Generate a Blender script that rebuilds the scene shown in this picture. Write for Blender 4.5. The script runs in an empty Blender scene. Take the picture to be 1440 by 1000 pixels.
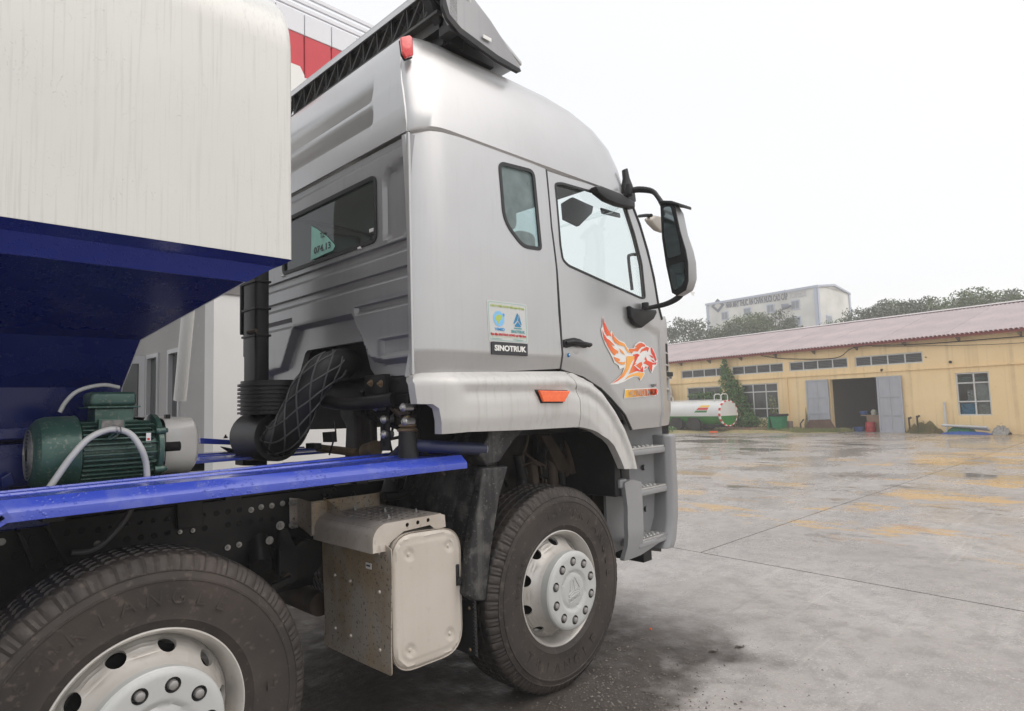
import bpy, bmesh, math, random
import numpy as np
from mathutils import Vector, Matrix
from mathutils.geometry import delaunay_2d_cdt
random.seed(7); rnd = random.Random(11)
SC = bpy.context.scene
COL = SC.collection
R = math.radians
# ------------------------------------------------------------------ camera
YAW, PIT, ROL, FPX = R(44.65), R(4.56), R(-1.74), 896.6
CAMP = Vector((-2.69, -2.333, 1.524))
cf = Vector((math.cos(PIT)*math.cos(YAW), math.cos(PIT)*math.sin(YAW), math.sin(PIT)))
cr = cf.cross(Vector((0, 0, 1))).normalized(); cu = cr.cross(cf)
cr, cu = math.cos(ROL)*cr + math.sin(ROL)*cu, math.cos(ROL)*cu - math.sin(ROL)*cr
cam = bpy.data.objects.new('camera', bpy.data.cameras.new('camera')); COL.objects.link(cam)
m = Matrix((( cr.x, cu.x, -cf.x, CAMP.x), (cr.y, cu.y, -cf.y, CAMP.y), (cr.z, cu.z, -cf.z, CAMP.z), (0, 0, 0, 1)))
cam.matrix_world = m
cam.data.sensor_width = 36; cam.data.sensor_fit = 'HORIZONTAL'; cam.data.lens = FPX/1440*36
cam.data.clip_end = 2000; cam.data.clip_start = .05
SC.camera = cam
# ------------------------------------------------------------------ world, sun, exposure
SUN_EL, SUN_AZ = R(58), R(-70)       # azimuth of the sun seen from the ground, from +X towards +Y
w = bpy.data.worlds.new('World'); SC.world = w; w.use_nodes = True
nt = w.node_tree; nt.nodes.clear()
out = nt.nodes.new('ShaderNodeOutputWorld')
sky = nt.nodes.new('ShaderNodeTexSky'); sky.sky_type = 'NISHITA'; sky.sun_disc = False
sky.sun_elevation = SUN_EL; sky.sun_rotation = R(90) - SUN_AZ; sky.dust_density = 4; sky.air_density = 1
b1 = nt.nodes.new('ShaderNodeBackground'); b1.inputs[1].default_value = .05
b2 = nt.nodes.new('ShaderNodeBackground'); b2.inputs[0].default_value = (.965, .98, 1, 1); b2.inputs[1].default_value = .89
tcw = nt.nodes.new('ShaderNodeTexCoord'); mpw = nt.nodes.new('ShaderNodeMapping'); mpw.inputs['Scale'].default_value = (1, 1, 3.5); nzw = nt.nodes.new('ShaderNodeTexNoise'); nzw.inputs['Scale'].default_value = 1.6; nzw.inputs['Detail'].default_value = 3
mxw = nt.nodes.new('ShaderNodeMix'); mxw.data_type = 'RGBA'; mxw.inputs[6].default_value = (.93, .922, .91, 1); mxw.inputs[7].default_value = (1, .985, .965, 1)   # thin tone in the cloud sheet
nt.links.new(tcw.outputs['Generated'], mpw.inputs[0]); nt.links.new(mpw.outputs[0], nzw.inputs['Vector']); nt.links.new(nzw.outputs[0], mxw.inputs[0]); nt.links.new(mxw.outputs[2], b2.inputs[0])
ad = nt.nodes.new('ShaderNodeAddShader')
nt.links.new(sky.outputs[0], b1.inputs[0]); nt.links.new(b1.outputs[0], ad.inputs[0]); nt.links.new(b2.outputs[0], ad.inputs[1])
nt.links.new(ad.outputs[0], out.inputs[0])
sl = bpy.data.lights.new('sun', 'SUN'); sl.energy = 1.15; sl.angle = R(60); sl.color = (1, .97, .93)
so = bpy.data.objects.new('sun', sl); COL.objects.link(so)
sd = Vector((math.cos(SUN_EL)*math.cos(SUN_AZ), math.cos(SUN_EL)*math.sin(SUN_AZ), math.sin(SUN_EL)))
so.rotation_euler = sd.to_track_quat('Z', 'Y').to_euler()
SC.view_settings.view_transform = 'Standard'; SC.view_settings.look = 'None'
SC.view_settings.exposure = .10; SC.view_settings.gamma = 1
try: SC.view_settings.use_curve_mapping = False
except Exception: pass
SC.cycles.max_bounces = 7; SC.cycles.transparent_max_bounces = 12; SC.cycles.volume_bounces = 1
SC.cycles.volume_step_rate = 20

# ------------------------------------------------------------------ surveying: photo pixel -> point on a real plane
def ray(px, py): return cf*FPX + cr*(px-720) + cu*(500-py)
def PX(px, py, ax, v):
    d = ray(px, py); k = 'xyz'.index(ax)
    return CAMP + d*((v-CAMP[k])/d[k])
# ------------------------------------------------------------------ materials
MATS = {}
def mat(name, col, rough=.5, metal=0., col2=None, nscale=3., namt=1., contrast=(.35, .65), streak=None, bump=None,
        coat=0., spec=.5, rough2=None, stretch=(1, 1, 1), emis=None, fine=None, drops=None, rndobj=0.):
    if name in MATS: return MATS[name]
    m = bpy.data.materials.new(name); m.use_nodes = True; nt = m.node_tree; N = nt.nodes; L = nt.links
    b = N['Principled BSDF']; b.inputs['Roughness'].default_value = rough; b.inputs['Metallic'].default_value = metal
    b.inputs['Coat Weight'].default_value = coat; b.inputs['Coat Roughness'].default_value = .12
    b.inputs['Specular IOR Level'].default_value = spec
    tc = N.new('ShaderNodeTexCoord'); mp = N.new('ShaderNodeMapping'); L.new(tc.outputs['Object'], mp.inputs[0])
    mp.inputs['Scale'].default_value = stretch
    cur = None
    def noise(sc, det=5, vec=None, ro=.55):
        n = N.new('ShaderNodeTexNoise'); n.inputs['Scale'].default_value = sc; n.inputs['Detail'].default_value = det
        n.inputs['Roughness'].default_value = ro; L.new(vec or mp.outputs[0], n.inputs['Vector']); return n
    def ramp(src, a, c, lo=0., hi=1.):
        r = N.new('ShaderNodeMapRange'); r.inputs[1].default_value = a; r.inputs[2].default_value = c
        r.inputs[3].default_value = lo; r.inputs[4].default_value = hi; L.new(src, r.inputs[0]); return r.outputs[0]
    def mix(fac, A, B):
        x = N.new('ShaderNodeMix'); x.data_type = 'RGBA'
        if hasattr(fac, 'links') or not isinstance(fac, float): L.new(fac, x.inputs[0])
        else: x.inputs[0].default_value = fac
        for s, v in ((6, A), (7, B)):
            if isinstance(v, tuple): x.inputs[s].default_value = (*v[:3], 1)
            else: L.new(v, x.inputs[s])
        return x.outputs[2]
    cur = tuple(col)
    if col2:
        n = noise(nscale); f = ramp(n.outputs[0], contrast[0], contrast[1], 0, namt)
        cur = mix(f, cur, tuple(col2))
        if rough2 is not None: L.new(ramp(n.outputs[0], contrast[0], contrast[1], rough, rough2), b.inputs['Roughness'])
    if fine:   # (colour, scale, lo, hi, amount)
        n = noise(fine[1], 3); cur = mix(ramp(n.outputs[0], fine[2], fine[3], 0, fine[4]), cur, tuple(fine[0]))
    if streak:  # (colour, across scale, amount): runs down the surface
        mp2 = N.new('ShaderNodeMapping'); L.new(tc.outputs['Object'], mp2.inputs[0])
        mp2.inputs['Scale'].default_value = (streak[1], streak[1], streak[1]*.025)
        n = noise(1., 3, mp2.outputs[0]); nn = noise(1.3, 3)
        f = ramp(n.outputs[0], .52, .66); g = ramp(nn.outputs[0], .35, .65, .25, 1)
        mu = N.new('ShaderNodeMath'); mu.operation = 'MULTIPLY'; L.new(f, mu.inputs[0]); L.new(g, mu.inputs[1])
        m3 = N.new('ShaderNodeMath'); m3.operation = 'MULTIPLY'; L.new(mu.outputs[0], m3.inputs[0]); m3.inputs[1].default_value = streak[2]
        cur = mix(m3.outputs[0], cur, tuple(streak[0]))
    if rndobj:
        oi = N.new('ShaderNodeObjectInfo'); f = ramp(oi.outputs['Random'], 0, 1, 0, rndobj)
        cur = mix(f, cur, tuple(c*.55 for c in col))
    if isinstance(cur, tuple): b.inputs['Base Color'].default_value = (*cur[:3], 1)
    else: L.new(cur, b.inputs['Base Color'])
    hs = None
    if bump:   # (scale, strength, distance)
        n = noise(bump[0], 4); bp = N.new('ShaderNodeBump'); bp.inputs['Strength'].default_value = bump[1]
        bp.inputs['Distance'].default_value = bump[2]; L.new(n.outputs[0], bp.inputs['Height']); L.new(bp.outputs[0], b.inputs['Normal']); hs = bp
    if drops:  # rain drops standing on paint: (scale, size)
        v = N.new('ShaderNodeTexVoronoi'); v.inputs['Scale'].default_value = drops[0]; L.new(tc.outputs['Object'], v.inputs['Vector'])
        f = ramp(v.outputs['Distance'], 0, drops[1], 1, 0)
        nn = noise(6, 2, tc.outputs['Object']); g = ramp(nn.outputs[0], .45, .6)
        mu = N.new('ShaderNodeMath'); mu.operation = 'MULTIPLY'; L.new(f, mu.inputs[0]); L.new(g, mu.inputs[1])
        bp = N.new('ShaderNodeBump'); bp.inputs['Strength'].default_value = .8; bp.inputs['Distance'].default_value = .004
        L.new(mu.outputs[0], bp.inputs['Height']); L.new(bp.outputs[0], b.inputs['Normal'])
        if hs: L.new(hs.outputs[0], bp.inputs['Normal'])
    if emis: b.inputs['Emission Color'].default_value = (*emis[:3], 1); b.inputs['Emission Strength'].default_value = emis[3]
    MATS[name] = m; return m
def glassmat(name, tint, rough=.02, fog=None):
    m = bpy.data.materials.new(name); m.use_nodes = True; nt = m.node_tree; N = nt.nodes; L = nt.links; N.clear()
    o = N.new('ShaderNodeOutputMaterial'); t = N.new('ShaderNodeBsdfTransparent'); t.inputs[0].default_value = (*tint, 1)
    g = N.new('ShaderNodeBsdfGlossy'); g.inputs['Roughness'].default_value = rough
    fr = N.new('ShaderNodeFresnel'); ge = N.new('ShaderNodeNewGeometry'); ir = N.new('ShaderNodeMapRange'); ir.inputs[3].default_value = 1.5; ir.inputs[4].default_value = 1/1.5; L.new(ge.outputs['Backfacing'], ir.inputs[0]); L.new(ir.outputs[0], fr.inputs[0])
    mx = N.new('ShaderNodeMixShader'); L.new(fr.outputs[0], mx.inputs[0]); L.new(t.outputs[0], mx.inputs[1]); L.new(g.outputs[0], mx.inputs[2])
    last = mx
    if fog:    # misted inside: (colour, amount)
        d = N.new('ShaderNodeBsdfDiffuse'); d.inputs[0].default_value = (*fog[0], 1)
        tc = N.new('ShaderNodeTexCoord'); n = N.new('ShaderNodeTexNoise'); n.inputs['Scale'].default_value = 9; n.inputs['Detail'].default_value = 6
        L.new(tc.outputs['Object'], n.inputs['Vector'])
        r = N.new('ShaderNodeMapRange'); r.inputs[1].default_value = .3; r.inputs[2].default_value = .7; r.inputs[3].default_value = fog[1]*.6; r.inputs[4].default_value = fog[1]
        L.new(n.outputs[0], r.inputs[0]); m2 = N.new('ShaderNodeMixShader'); L.new(r.outputs[0], m2.inputs[0]); L.new(mx.outputs[0], m2.inputs[1]); L.new(d.outputs[0], m2.inputs[2]); last = m2
    L.new(last.outputs[0], o.inputs[0]); MATS[name] = m; return m

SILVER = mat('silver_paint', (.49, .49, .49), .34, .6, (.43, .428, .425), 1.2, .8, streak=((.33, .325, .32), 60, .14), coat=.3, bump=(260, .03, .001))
SILVER_D = mat('silver_paint_shaded', (.31, .309, .312), .38, .4, (.25, .249, .252), 1.6, .9, streak=((.24, .24, .25), 30, .45), coat=.15)  # cab silver again, with the tank's shade on the rear wall in its colour
FENDER = mat('fender_paint', (.56, .55, .53), .38, .15, (.50, .49, .47), 2, .8, streak=((.30, .28, .25), 40, .28), coat=.2)
STEPG = mat('step_plastic', (.27, .272, .275), .42, .1, (.27, .27, .275), 3, .8, streak=((.22, .21, .20), 30, .3))
WHITE_T = mat('tank_white_paint', (.63, .625, .59), .25, 0, (.585, .58, .55), .9, .8, streak=((.43, .42, .395), 110, .5), coat=.3, drops=(110, .16))
BLUE = mat('blue_paint_shaded', (.005, .012, .095), .16, 0, (.006, .014, .11), 6, .6, coat=.2, spec=.35, drops=(90, .3), rough2=.35)  # shaded copy of the one blue paint: dark under the tank is in the colour
BLUE_S = mat('blue_paint_half_shaded', (.014, .028, .21), .25, 0, (.02, .036, .25), 6, .6, coat=.3, drops=(90, .3))  # same blue paint for the skirt, part of that shade put into the colour
BLUE_D = mat('blue_paint_lit', (.035, .065, .42), .20, 0, (.10, .13, .42), 9, .55, contrast=(.5, .62), coat=.5, drops=(70, .35), bump=(14, .15, .004))  # lit copy of the same blue paint, for the open deck
BLACK = mat('black_chassis_paint', (.012, .012, .013), .42, 0, (.030, .028, .026), 7, .7, bump=(60, .1, .002), spec=.22)
BLACKP = mat('black_plastic', (.017, .017, .018), .45, 0, (.04, .038, .036), 5, .6, contrast=(.5, .75), bump=(180, .15, .001), spec=.28)
DUSTY = mat('dusty_mudguard_plastic', (.022, .022, .023), .45, 0, (.15, .145, .135), 9, .45, contrast=(.50, .62), spec=.28, streak=((.15, .145, .135), 16, .5), fine=((.2, .19, .18), 60, .6, .7, .5))
SEAL = mat('rubber_seal', (.012, .012, .013), .55, 0)
TYRE = mat('tyre_rubber', (.030, .026, .024), .58, 0, (.066, .053, .045), 3.5, .8, contrast=(.35, .7), bump=(45, .25, .003), fine=((.15, .12, .10), 38, .58, .7, .35), spec=.3)
TREAD = mat('tyre_tread_rubber', (.014, .0135, .0135), .4, 0, (.05, .040, .034), 9, .6, spec=.3)
WHEELM = mat('wheel_silver_paint', (.54, .52, .49), .40, .25, (.44, .41, .37), 5, .7, fine=((.33, .29, .25), 22, .6, .75, .45))
CAPM = mat('hub_cap_plastic', (.46, .47, .455), .38, .1, (.44, .44, .43), 6, .6)
STEEL = mat('bolt_steel', (.30, .29, .28), .3, .7, (.45, .44, .42), 60)
STAIN = mat('stained_stainless_steel', (.43, .385, .335), .42, .2, (.33, .255, .165), 4.5, .9, contrast=(.42, .60), streak=((.46, .33, .17), 22, .8), fine=((.07, .055, .04), 70, .60, .66, .85), bump=(80, .1, .001))
BEIGE = mat('dusty_beige_metal', (.55, .50, .44), .45, .15, (.50, .45, .385), 3, .8, streak=((.44, .38, .31), 12, .35), fine=((.38, .34, .30), 30, .62, .75, .3))
COVERM = mat('dusty_cover_sky_sheen', (.60, .545, .48), .5, .1, (.42, .36, .30), 6, .8, fine=((.25, .2, .16), 40, .6, .7, .4))  # dusty metal, base brightened to stand for sky sheen on the cover
GREEN = mat('motor_green_paint', (.030, .082, .065), .38, .25, (.06, .125, .10), 10, .7, coat=.2, fine=((.20, .21, .18), 75, .56, .68, .55), bump=(160, .12, .001))
GUARDW = mat('white_guard_paint', (.58, .57, .54), .32, 0, (.5, .49, .46), 5, .6, drops=(70, .22))
HOSE = mat('grey_conduit', (.56, .56, .55), .45, 0, (.45, .45, .44), 8, .6)
ORANGE = mat('amber_lens', (.85, .10, .01), .12, 0, (.95, .17, .02), 60, .7, coat=.8)
REDL = mat('red_lens', (.62, .012, .015), .1, 0, (.85, .05, .03), 55, .7, coat=.9)
WHITEP = mat('white_print', (.78, .77, .74), .4); DARKP = mat('dark_print', (.03, .03, .035), .4)
BRASS = mat('dusty_brass', (.28, .20, .12), .45, .5, (.12, .09, .06), 12, .7)
RDP = mat('print_red', (.55, .03, .03), .5)
BROWND = mat('dirty_brown_metal', (.040, .030, .022), .7, 0, (.095, .065, .042), 6, .8)
# ------------------------------------------------------------------ object helpers
def link(name, me, parent=None, m=None):
    o = bpy.data.objects.new(name, me); COL.objects.link(o)
    if parent: o.parent = parent
    if m is not None:
        for q in (m if isinstance(m, (list, tuple)) else [m]): me.materials.append(q)
    return o
def tag(o, label=None, cat=None, group=None, kind=None):
    if label: o['label'] = label
    if cat: o['category'] = cat
    if group: o['group'] = group
    if kind: o['kind'] = kind
    return o
def empty(name, loc=(0, 0, 0), rz=0):
    o = bpy.data.objects.new(name, None); COL.objects.link(o); o.location = loc; o.rotation_euler = (0, 0, rz); o.empty_display_size = .2
    return o
def kids(o): return [c for c in bpy.data.objects if c.parent == o]
def copy_tree(o, parent=None):
    c = o.copy(); COL.objects.link(c); c.parent = parent
    for k in kids(o): copy_tree(k, c)
    return c
class G:
    def __init__(s): s.v = []; s.f = []; s.mi = []; s.cm = 0
    def add(s, vs, fs):
        k = len(s.v); s.v += [tuple(v) for v in vs]; s.f += [tuple(i+k for i in f) for f in fs]; s.mi += [s.cm]*len(fs)
    def bx(s, x0, x1, y0, y1, z0, z1, M=None):
        vs = [Vector((x, y, z)) for x in (x0, x1) for y in (y0, y1) for z in (z0, z1)]
        if M: vs = [M @ v for v in vs]
        s.add(vs, [(0, 1, 3, 2), (4, 6, 7, 5), (0, 4, 5, 1), (2, 3, 7, 6), (0, 2, 6, 4), (1, 5, 7, 3)]); return s
    def cyl(s, p0, p1, r0, r1=None, n=16, caps=True):
        p0, p1 = Vector(p0), Vector(p1); r1 = r0 if r1 is None else r1
        d = (p1-p0).normalized(); a = d.orthogonal().normalized(); b = d.cross(a)
        vs = [p + (a*math.cos(t)+b*math.sin(t))*r for p, r in ((p0, r0), (p1, r1)) for t in [2*math.pi*i/n for i in range(n)]]
        fs = [(i, (i+1) % n, n+(i+1) % n, n+i) for i in range(n)]
        if caps: fs += [tuple(range(n))[::-1], tuple(range(n, 2*n))]
        s.add(vs, fs); return s
    def tube(s, pts, r, n=10, caps=True, rf=None):
        pts = [Vector(p) for p in pts]; up = None; vs = []
        for i, p in enumerate(pts):
            d = (pts[min(i+1, len(pts)-1)]-pts[max(i-1, 0)]).normalized()
            if up is None: up = d.orthogonal().normalized()
            up = (up - d*up.dot(d)).normalized(); b = d.cross(up)
            rr = rf(i) if rf else r
            vs += [p+(up*math.cos(2*math.pi*k/n)+b*math.sin(2*math.pi*k/n))*rr for k in range(n)]
        fs = [(i*n+k, i*n+(k+1) % n, (i+1)*n+(k+1) % n, (i+1)*n+k) for i in range(len(pts)-1) for k in range(n)]
        if caps: fs += [tuple(range(n))[::-1], tuple(range((len(pts)-1)*n, len(pts)*n))]
        s.add(vs, fs); return s
    def prism(s, poly, off):
        poly = [Vector(p) for p in poly]; off = Vector(off); n = len(poly)
        s.add(poly+[p+off for p in poly], [tuple(range(n))[::-1], tuple(range(n, 2*n))]+[(i, (i+1) % n, n+(i+1) % n, n+i) for i in range(n)]); return s
    def lathe(s, prof, o, axis=(0, -1, 0), n=48, closed=False, fn=None):
        o = Vector(o); d = Vector(axis).normalized(); a = d.orthogonal().normalized()
        if abs(d.y) > .9: a = Vector((1, 0, 0))
        b = d.cross(a); vs = []
        for i in range(n):
            t = 2*math.pi*i/n; e = a*math.cos(t)+b*math.sin(t)
            for j, (r, h) in enumerate(prof):
                if fn: r, h = fn(i, j, r, h)
                vs.append(o+e*r+d*h)
        k = len(prof); fs = []
        for i in range(n):
            q = (i+1) % n
            for j in range(k-1 if not closed else k):
                j2 = (j+1) % k; fs.append((i*k+j, q*k+j, q*k+j2, i*k+j2))
        s.add(vs, fs); return s
    def build(s, name, m, parent=None, smooth=35, bevel=0, seg=2):
        me = bpy.data.meshes.new(name); me.from_pydata([tuple(v) for v in s.v], [], s.f)
        ms = m if isinstance(m, (list, tuple)) else [m]
        for q in ms: me.materials.append(q)
        if len(ms) > 1:
            for p, i in zip(me.polygons, s.mi): p.material_index = i
        bm = bmesh.new(); bm.from_mesh(me)
        if bevel:
            bmesh.ops.remove_doubles(bm, verts=bm.verts, dist=1e-6)
            es = [e for e in bm.edges if len(e.link_faces) == 2 and e.calc_face_angle(0) > R(28)]
            bmesh.ops.bevel(bm, geom=es, offset=bevel, segments=seg, profile=.5, affect='EDGES', clamp_overlap=True)
        bmesh.ops.recalc_face_normals(bm, faces=bm.faces)
        bm.to_mesh(me); bm.free()
        if smooth:
            for p in me.polygons: p.use_smooth = True
            me.set_sharp_from_angle(angle=R(smooth))
        o = bpy.data.objects.new(name, me); COL.objects.link(o)
        if parent: o.parent = parent
        return o
def inpoly(P, poly):
    x, y = P[:, 0], P[:, 1]; c = np.zeros(len(P), bool); n = len(poly)
    for i in range(n):
        x0, y0 = poly[i]; x1, y1 = poly[(i+1) % n]
        k = ((y0 > y) != (y1 > y))
        with np.errstate(divide='ignore', invalid='ignore'):
            c ^= k & (x < (x1-x0)*(y-y0)/((y1-y0) if y1 != y0 else 1e-12)+x0)
    return c
def dens(poly, st):
    o = []
    for i in range(len(poly)):
        a = Vector(poly[i][:2]); b = Vector(poly[(i+1) % len(poly)][:2]); n = max(1, int(round((b-a).length/st)))
        o += [tuple(a+(b-a)*k/n) for k in range(n)]
    return o
def rpoly(poly, r, n=5):
    o = []; k = len(poly)
    for i in range(k):
        p = Vector(poly[i][:2]); a = Vector(poly[i-1][:2])-p; b = Vector(poly[(i+1) % k][:2])-p
        rr = r[i] if isinstance(r, (list, tuple)) else r
        q = min(rr, a.length*.45, b.length*.45)
        if q <= 1e-5: o.append(tuple(p)); continue
        A = p+a.normalized()*q; B = p+b.normalized()*q
        for j in range(n+1):
            t = j/n; o.append(tuple(A*(1-t)**2+p*2*t*(1-t)+B*t*t))
    return o
def smooth_open(pts, n=6):
    P = [Vector(p) for p in pts]; P = [P[0]*2-P[1]]+P+[P[-1]*2-P[-2]]; o = []
    for i in range(1, len(P)-2):
        for k in range(n):
            t = k/n; a, b, c, d = P[i-1:i+3]
            o.append(.5*((2*b)+(c-a)*t+(2*a-5*b+4*c-d)*t*t+(3*b-a-3*c+d)*t**3))
    o.append(P[-2]); return o
def panel(name, outline, holes, f3, back, m, parent, step=.03, bstep=None, smooth=40, gx=None, gy=None, matfn=None):
    """sheet over a 2D outline with real openings, mapped to space by f3 and given an edge 'back'"""
    bstep = bstep or step
    loops = [dens(outline, bstep)]+[dens(h, bstep) for h in holes]
    V = []; E = []
    for lp in loops:
        k = len(V); V += lp; E += [(k+i, k+(i+1) % len(lp)) for i in range(len(lp))]
    B = np.array(V); x0, y0 = B.min(0); x1, y1 = B.max(0)
    xs = np.arange(x0+step/2, x1, step) if gx is None else np.array(gx)
    ys = np.arange(y0+step/2, y1, step) if gy is None else np.array(gy)
    I = np.array([(a, b) for a in xs for b in ys])
    if len(I):
        I = I[inpoly(I, loops[0])]
        for h in loops[1:]:
            if len(I): I = I[~inpoly(I, h)]
        if len(I):
            keep = np.ones(len(I), bool)
            for s in range(0, len(I), 2000):
                d = ((I[s:s+2000, None, :]-B[None])**2).sum(2).min(1); keep[s:s+2000] = d > (.35*min(step, bstep))**2
            I = I[keep]
    V2 = V+[tuple(p) for p in I]
    r = delaunay_2d_cdt([Vector(p) for p in V2], E, [], 0, 1e-6)
    vo = [tuple(v) for v in r[0]]; fo = r[2]; A = np.array(vo)
    C = np.array([A[list(f)].mean(0) for f in fo])
    ok = inpoly(C, loops[0])
    for h in loops[1:]: ok &= ~inpoly(C, h)
    fs = [tuple(f) for f, k in zip(fo, ok) if k]
    v3 = [Vector(f3(*p)) for p in vo]; back = Vector(back)
    cnt = {}
    for f in fs:
        for i in range(len(f)):
            a, b = f[i], f[(i+1) % len(f)]
            cnt[(a, b)] = 1
    be = [(a, b) for (a, b) in cnt if (b, a) not in cnt]
    vs = list(v3); base = len(vs); mp = {}
    sf = []
    for a, b in be:
        for q in (a, b):
            if q not in mp: mp[q] = len(vs); vs += [v3[q], v3[q]+back]
        sf.append((mp[b], mp[a], mp[a]+1, mp[b]+1))
    me = bpy.data.meshes.new(name); me.from_pydata([tuple(v) for v in vs], [], fs+sf)
    for q in (m if isinstance(m, (list, tuple)) else [m]): me.materials.append(q)
    if matfn:
        for p in me.polygons:
            c = p.center; p.material_index = matfn(c)
    # make the sheet face away from 'back'
    if fs:
        s = sum(me.polygons[i].normal.dot(back)*me.polygons[i].area for i in range(len(fs)))
        if s > 0: me.flip_normals()
    for p in me.polygons: p.use_smooth = True
    me.set_sharp_from_angle(angle=R(smooth))
    o = bpy.data.objects.new(name, me); COL.objects.link(o)
    if parent: o.parent = parent
    return o
def rect(x0, x1, y0, y1): return [(x0, y0), (x1, y0), (x1, y1), (x0, y1)]
def circ(cx, cy, rx, ry=None, n=16, ph=0):
    ry = ry or rx; return [(cx+rx*math.cos(2*math.pi*i/n+ph), cy+ry*math.sin(2*math.pi*i/n+ph)) for i in range(n)]
_tc = {}
def textmesh(s, size, ext=.001, bold=0.):
    cu_ = bpy.data.curves.new('t', 'FONT'); cu_.body = s; cu_.size = size; cu_.extrude = ext; cu_.offset = bold; cu_.resolution_u = 3
    cu_.align_x = 'CENTER'; cu_.align_y = 'CENTER'
    o = bpy.data.objects.new('t', cu_); COL.objects.link(o)
    me = bpy.data.meshes.new_from_object(o.evaluated_get(bpy.context.evaluated_depsgraph_get()))
    bpy.data.objects.remove(o); bpy.data.curves.remove(cu_)
    return me
def text(name, s, size, X, Y, O, m, parent, ext=.001, bold=0., sx=1., width=None, warp=None):
    me = textmesh(s, size, ext, bold); me.name = name
    X = Vector(X).normalized(); Y = Vector(Y).normalized(); Z = X.cross(Y); O = Vector(O)
    if width and len(me.vertices):
        xs = [v.co.x for v in me.vertices]; sx = width/(max(xs)-min(xs))
    for v in me.vertices:
        c = v.co; p = O+X*c.x*sx+Y*c.y+Z*c.z
        if warp: p = Vector(warp(p))
        v.co = p
    me.materials.append(m)
    o = bpy.data.objects.new(name, me); COL.objects.link(o)
    if parent: o.parent = parent
    return o
def hexbolt(g, p, ax, r=.011, h=.010):
    p = Vector(p); ax = Vector(ax).normalized(); g.cyl(p, p+ax*.003, r*1.5, n=12); g.cyl(p, p+ax*h, r, n=6); g.cyl(p, p+ax*h*1.8, r*.5, n=8)
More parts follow.
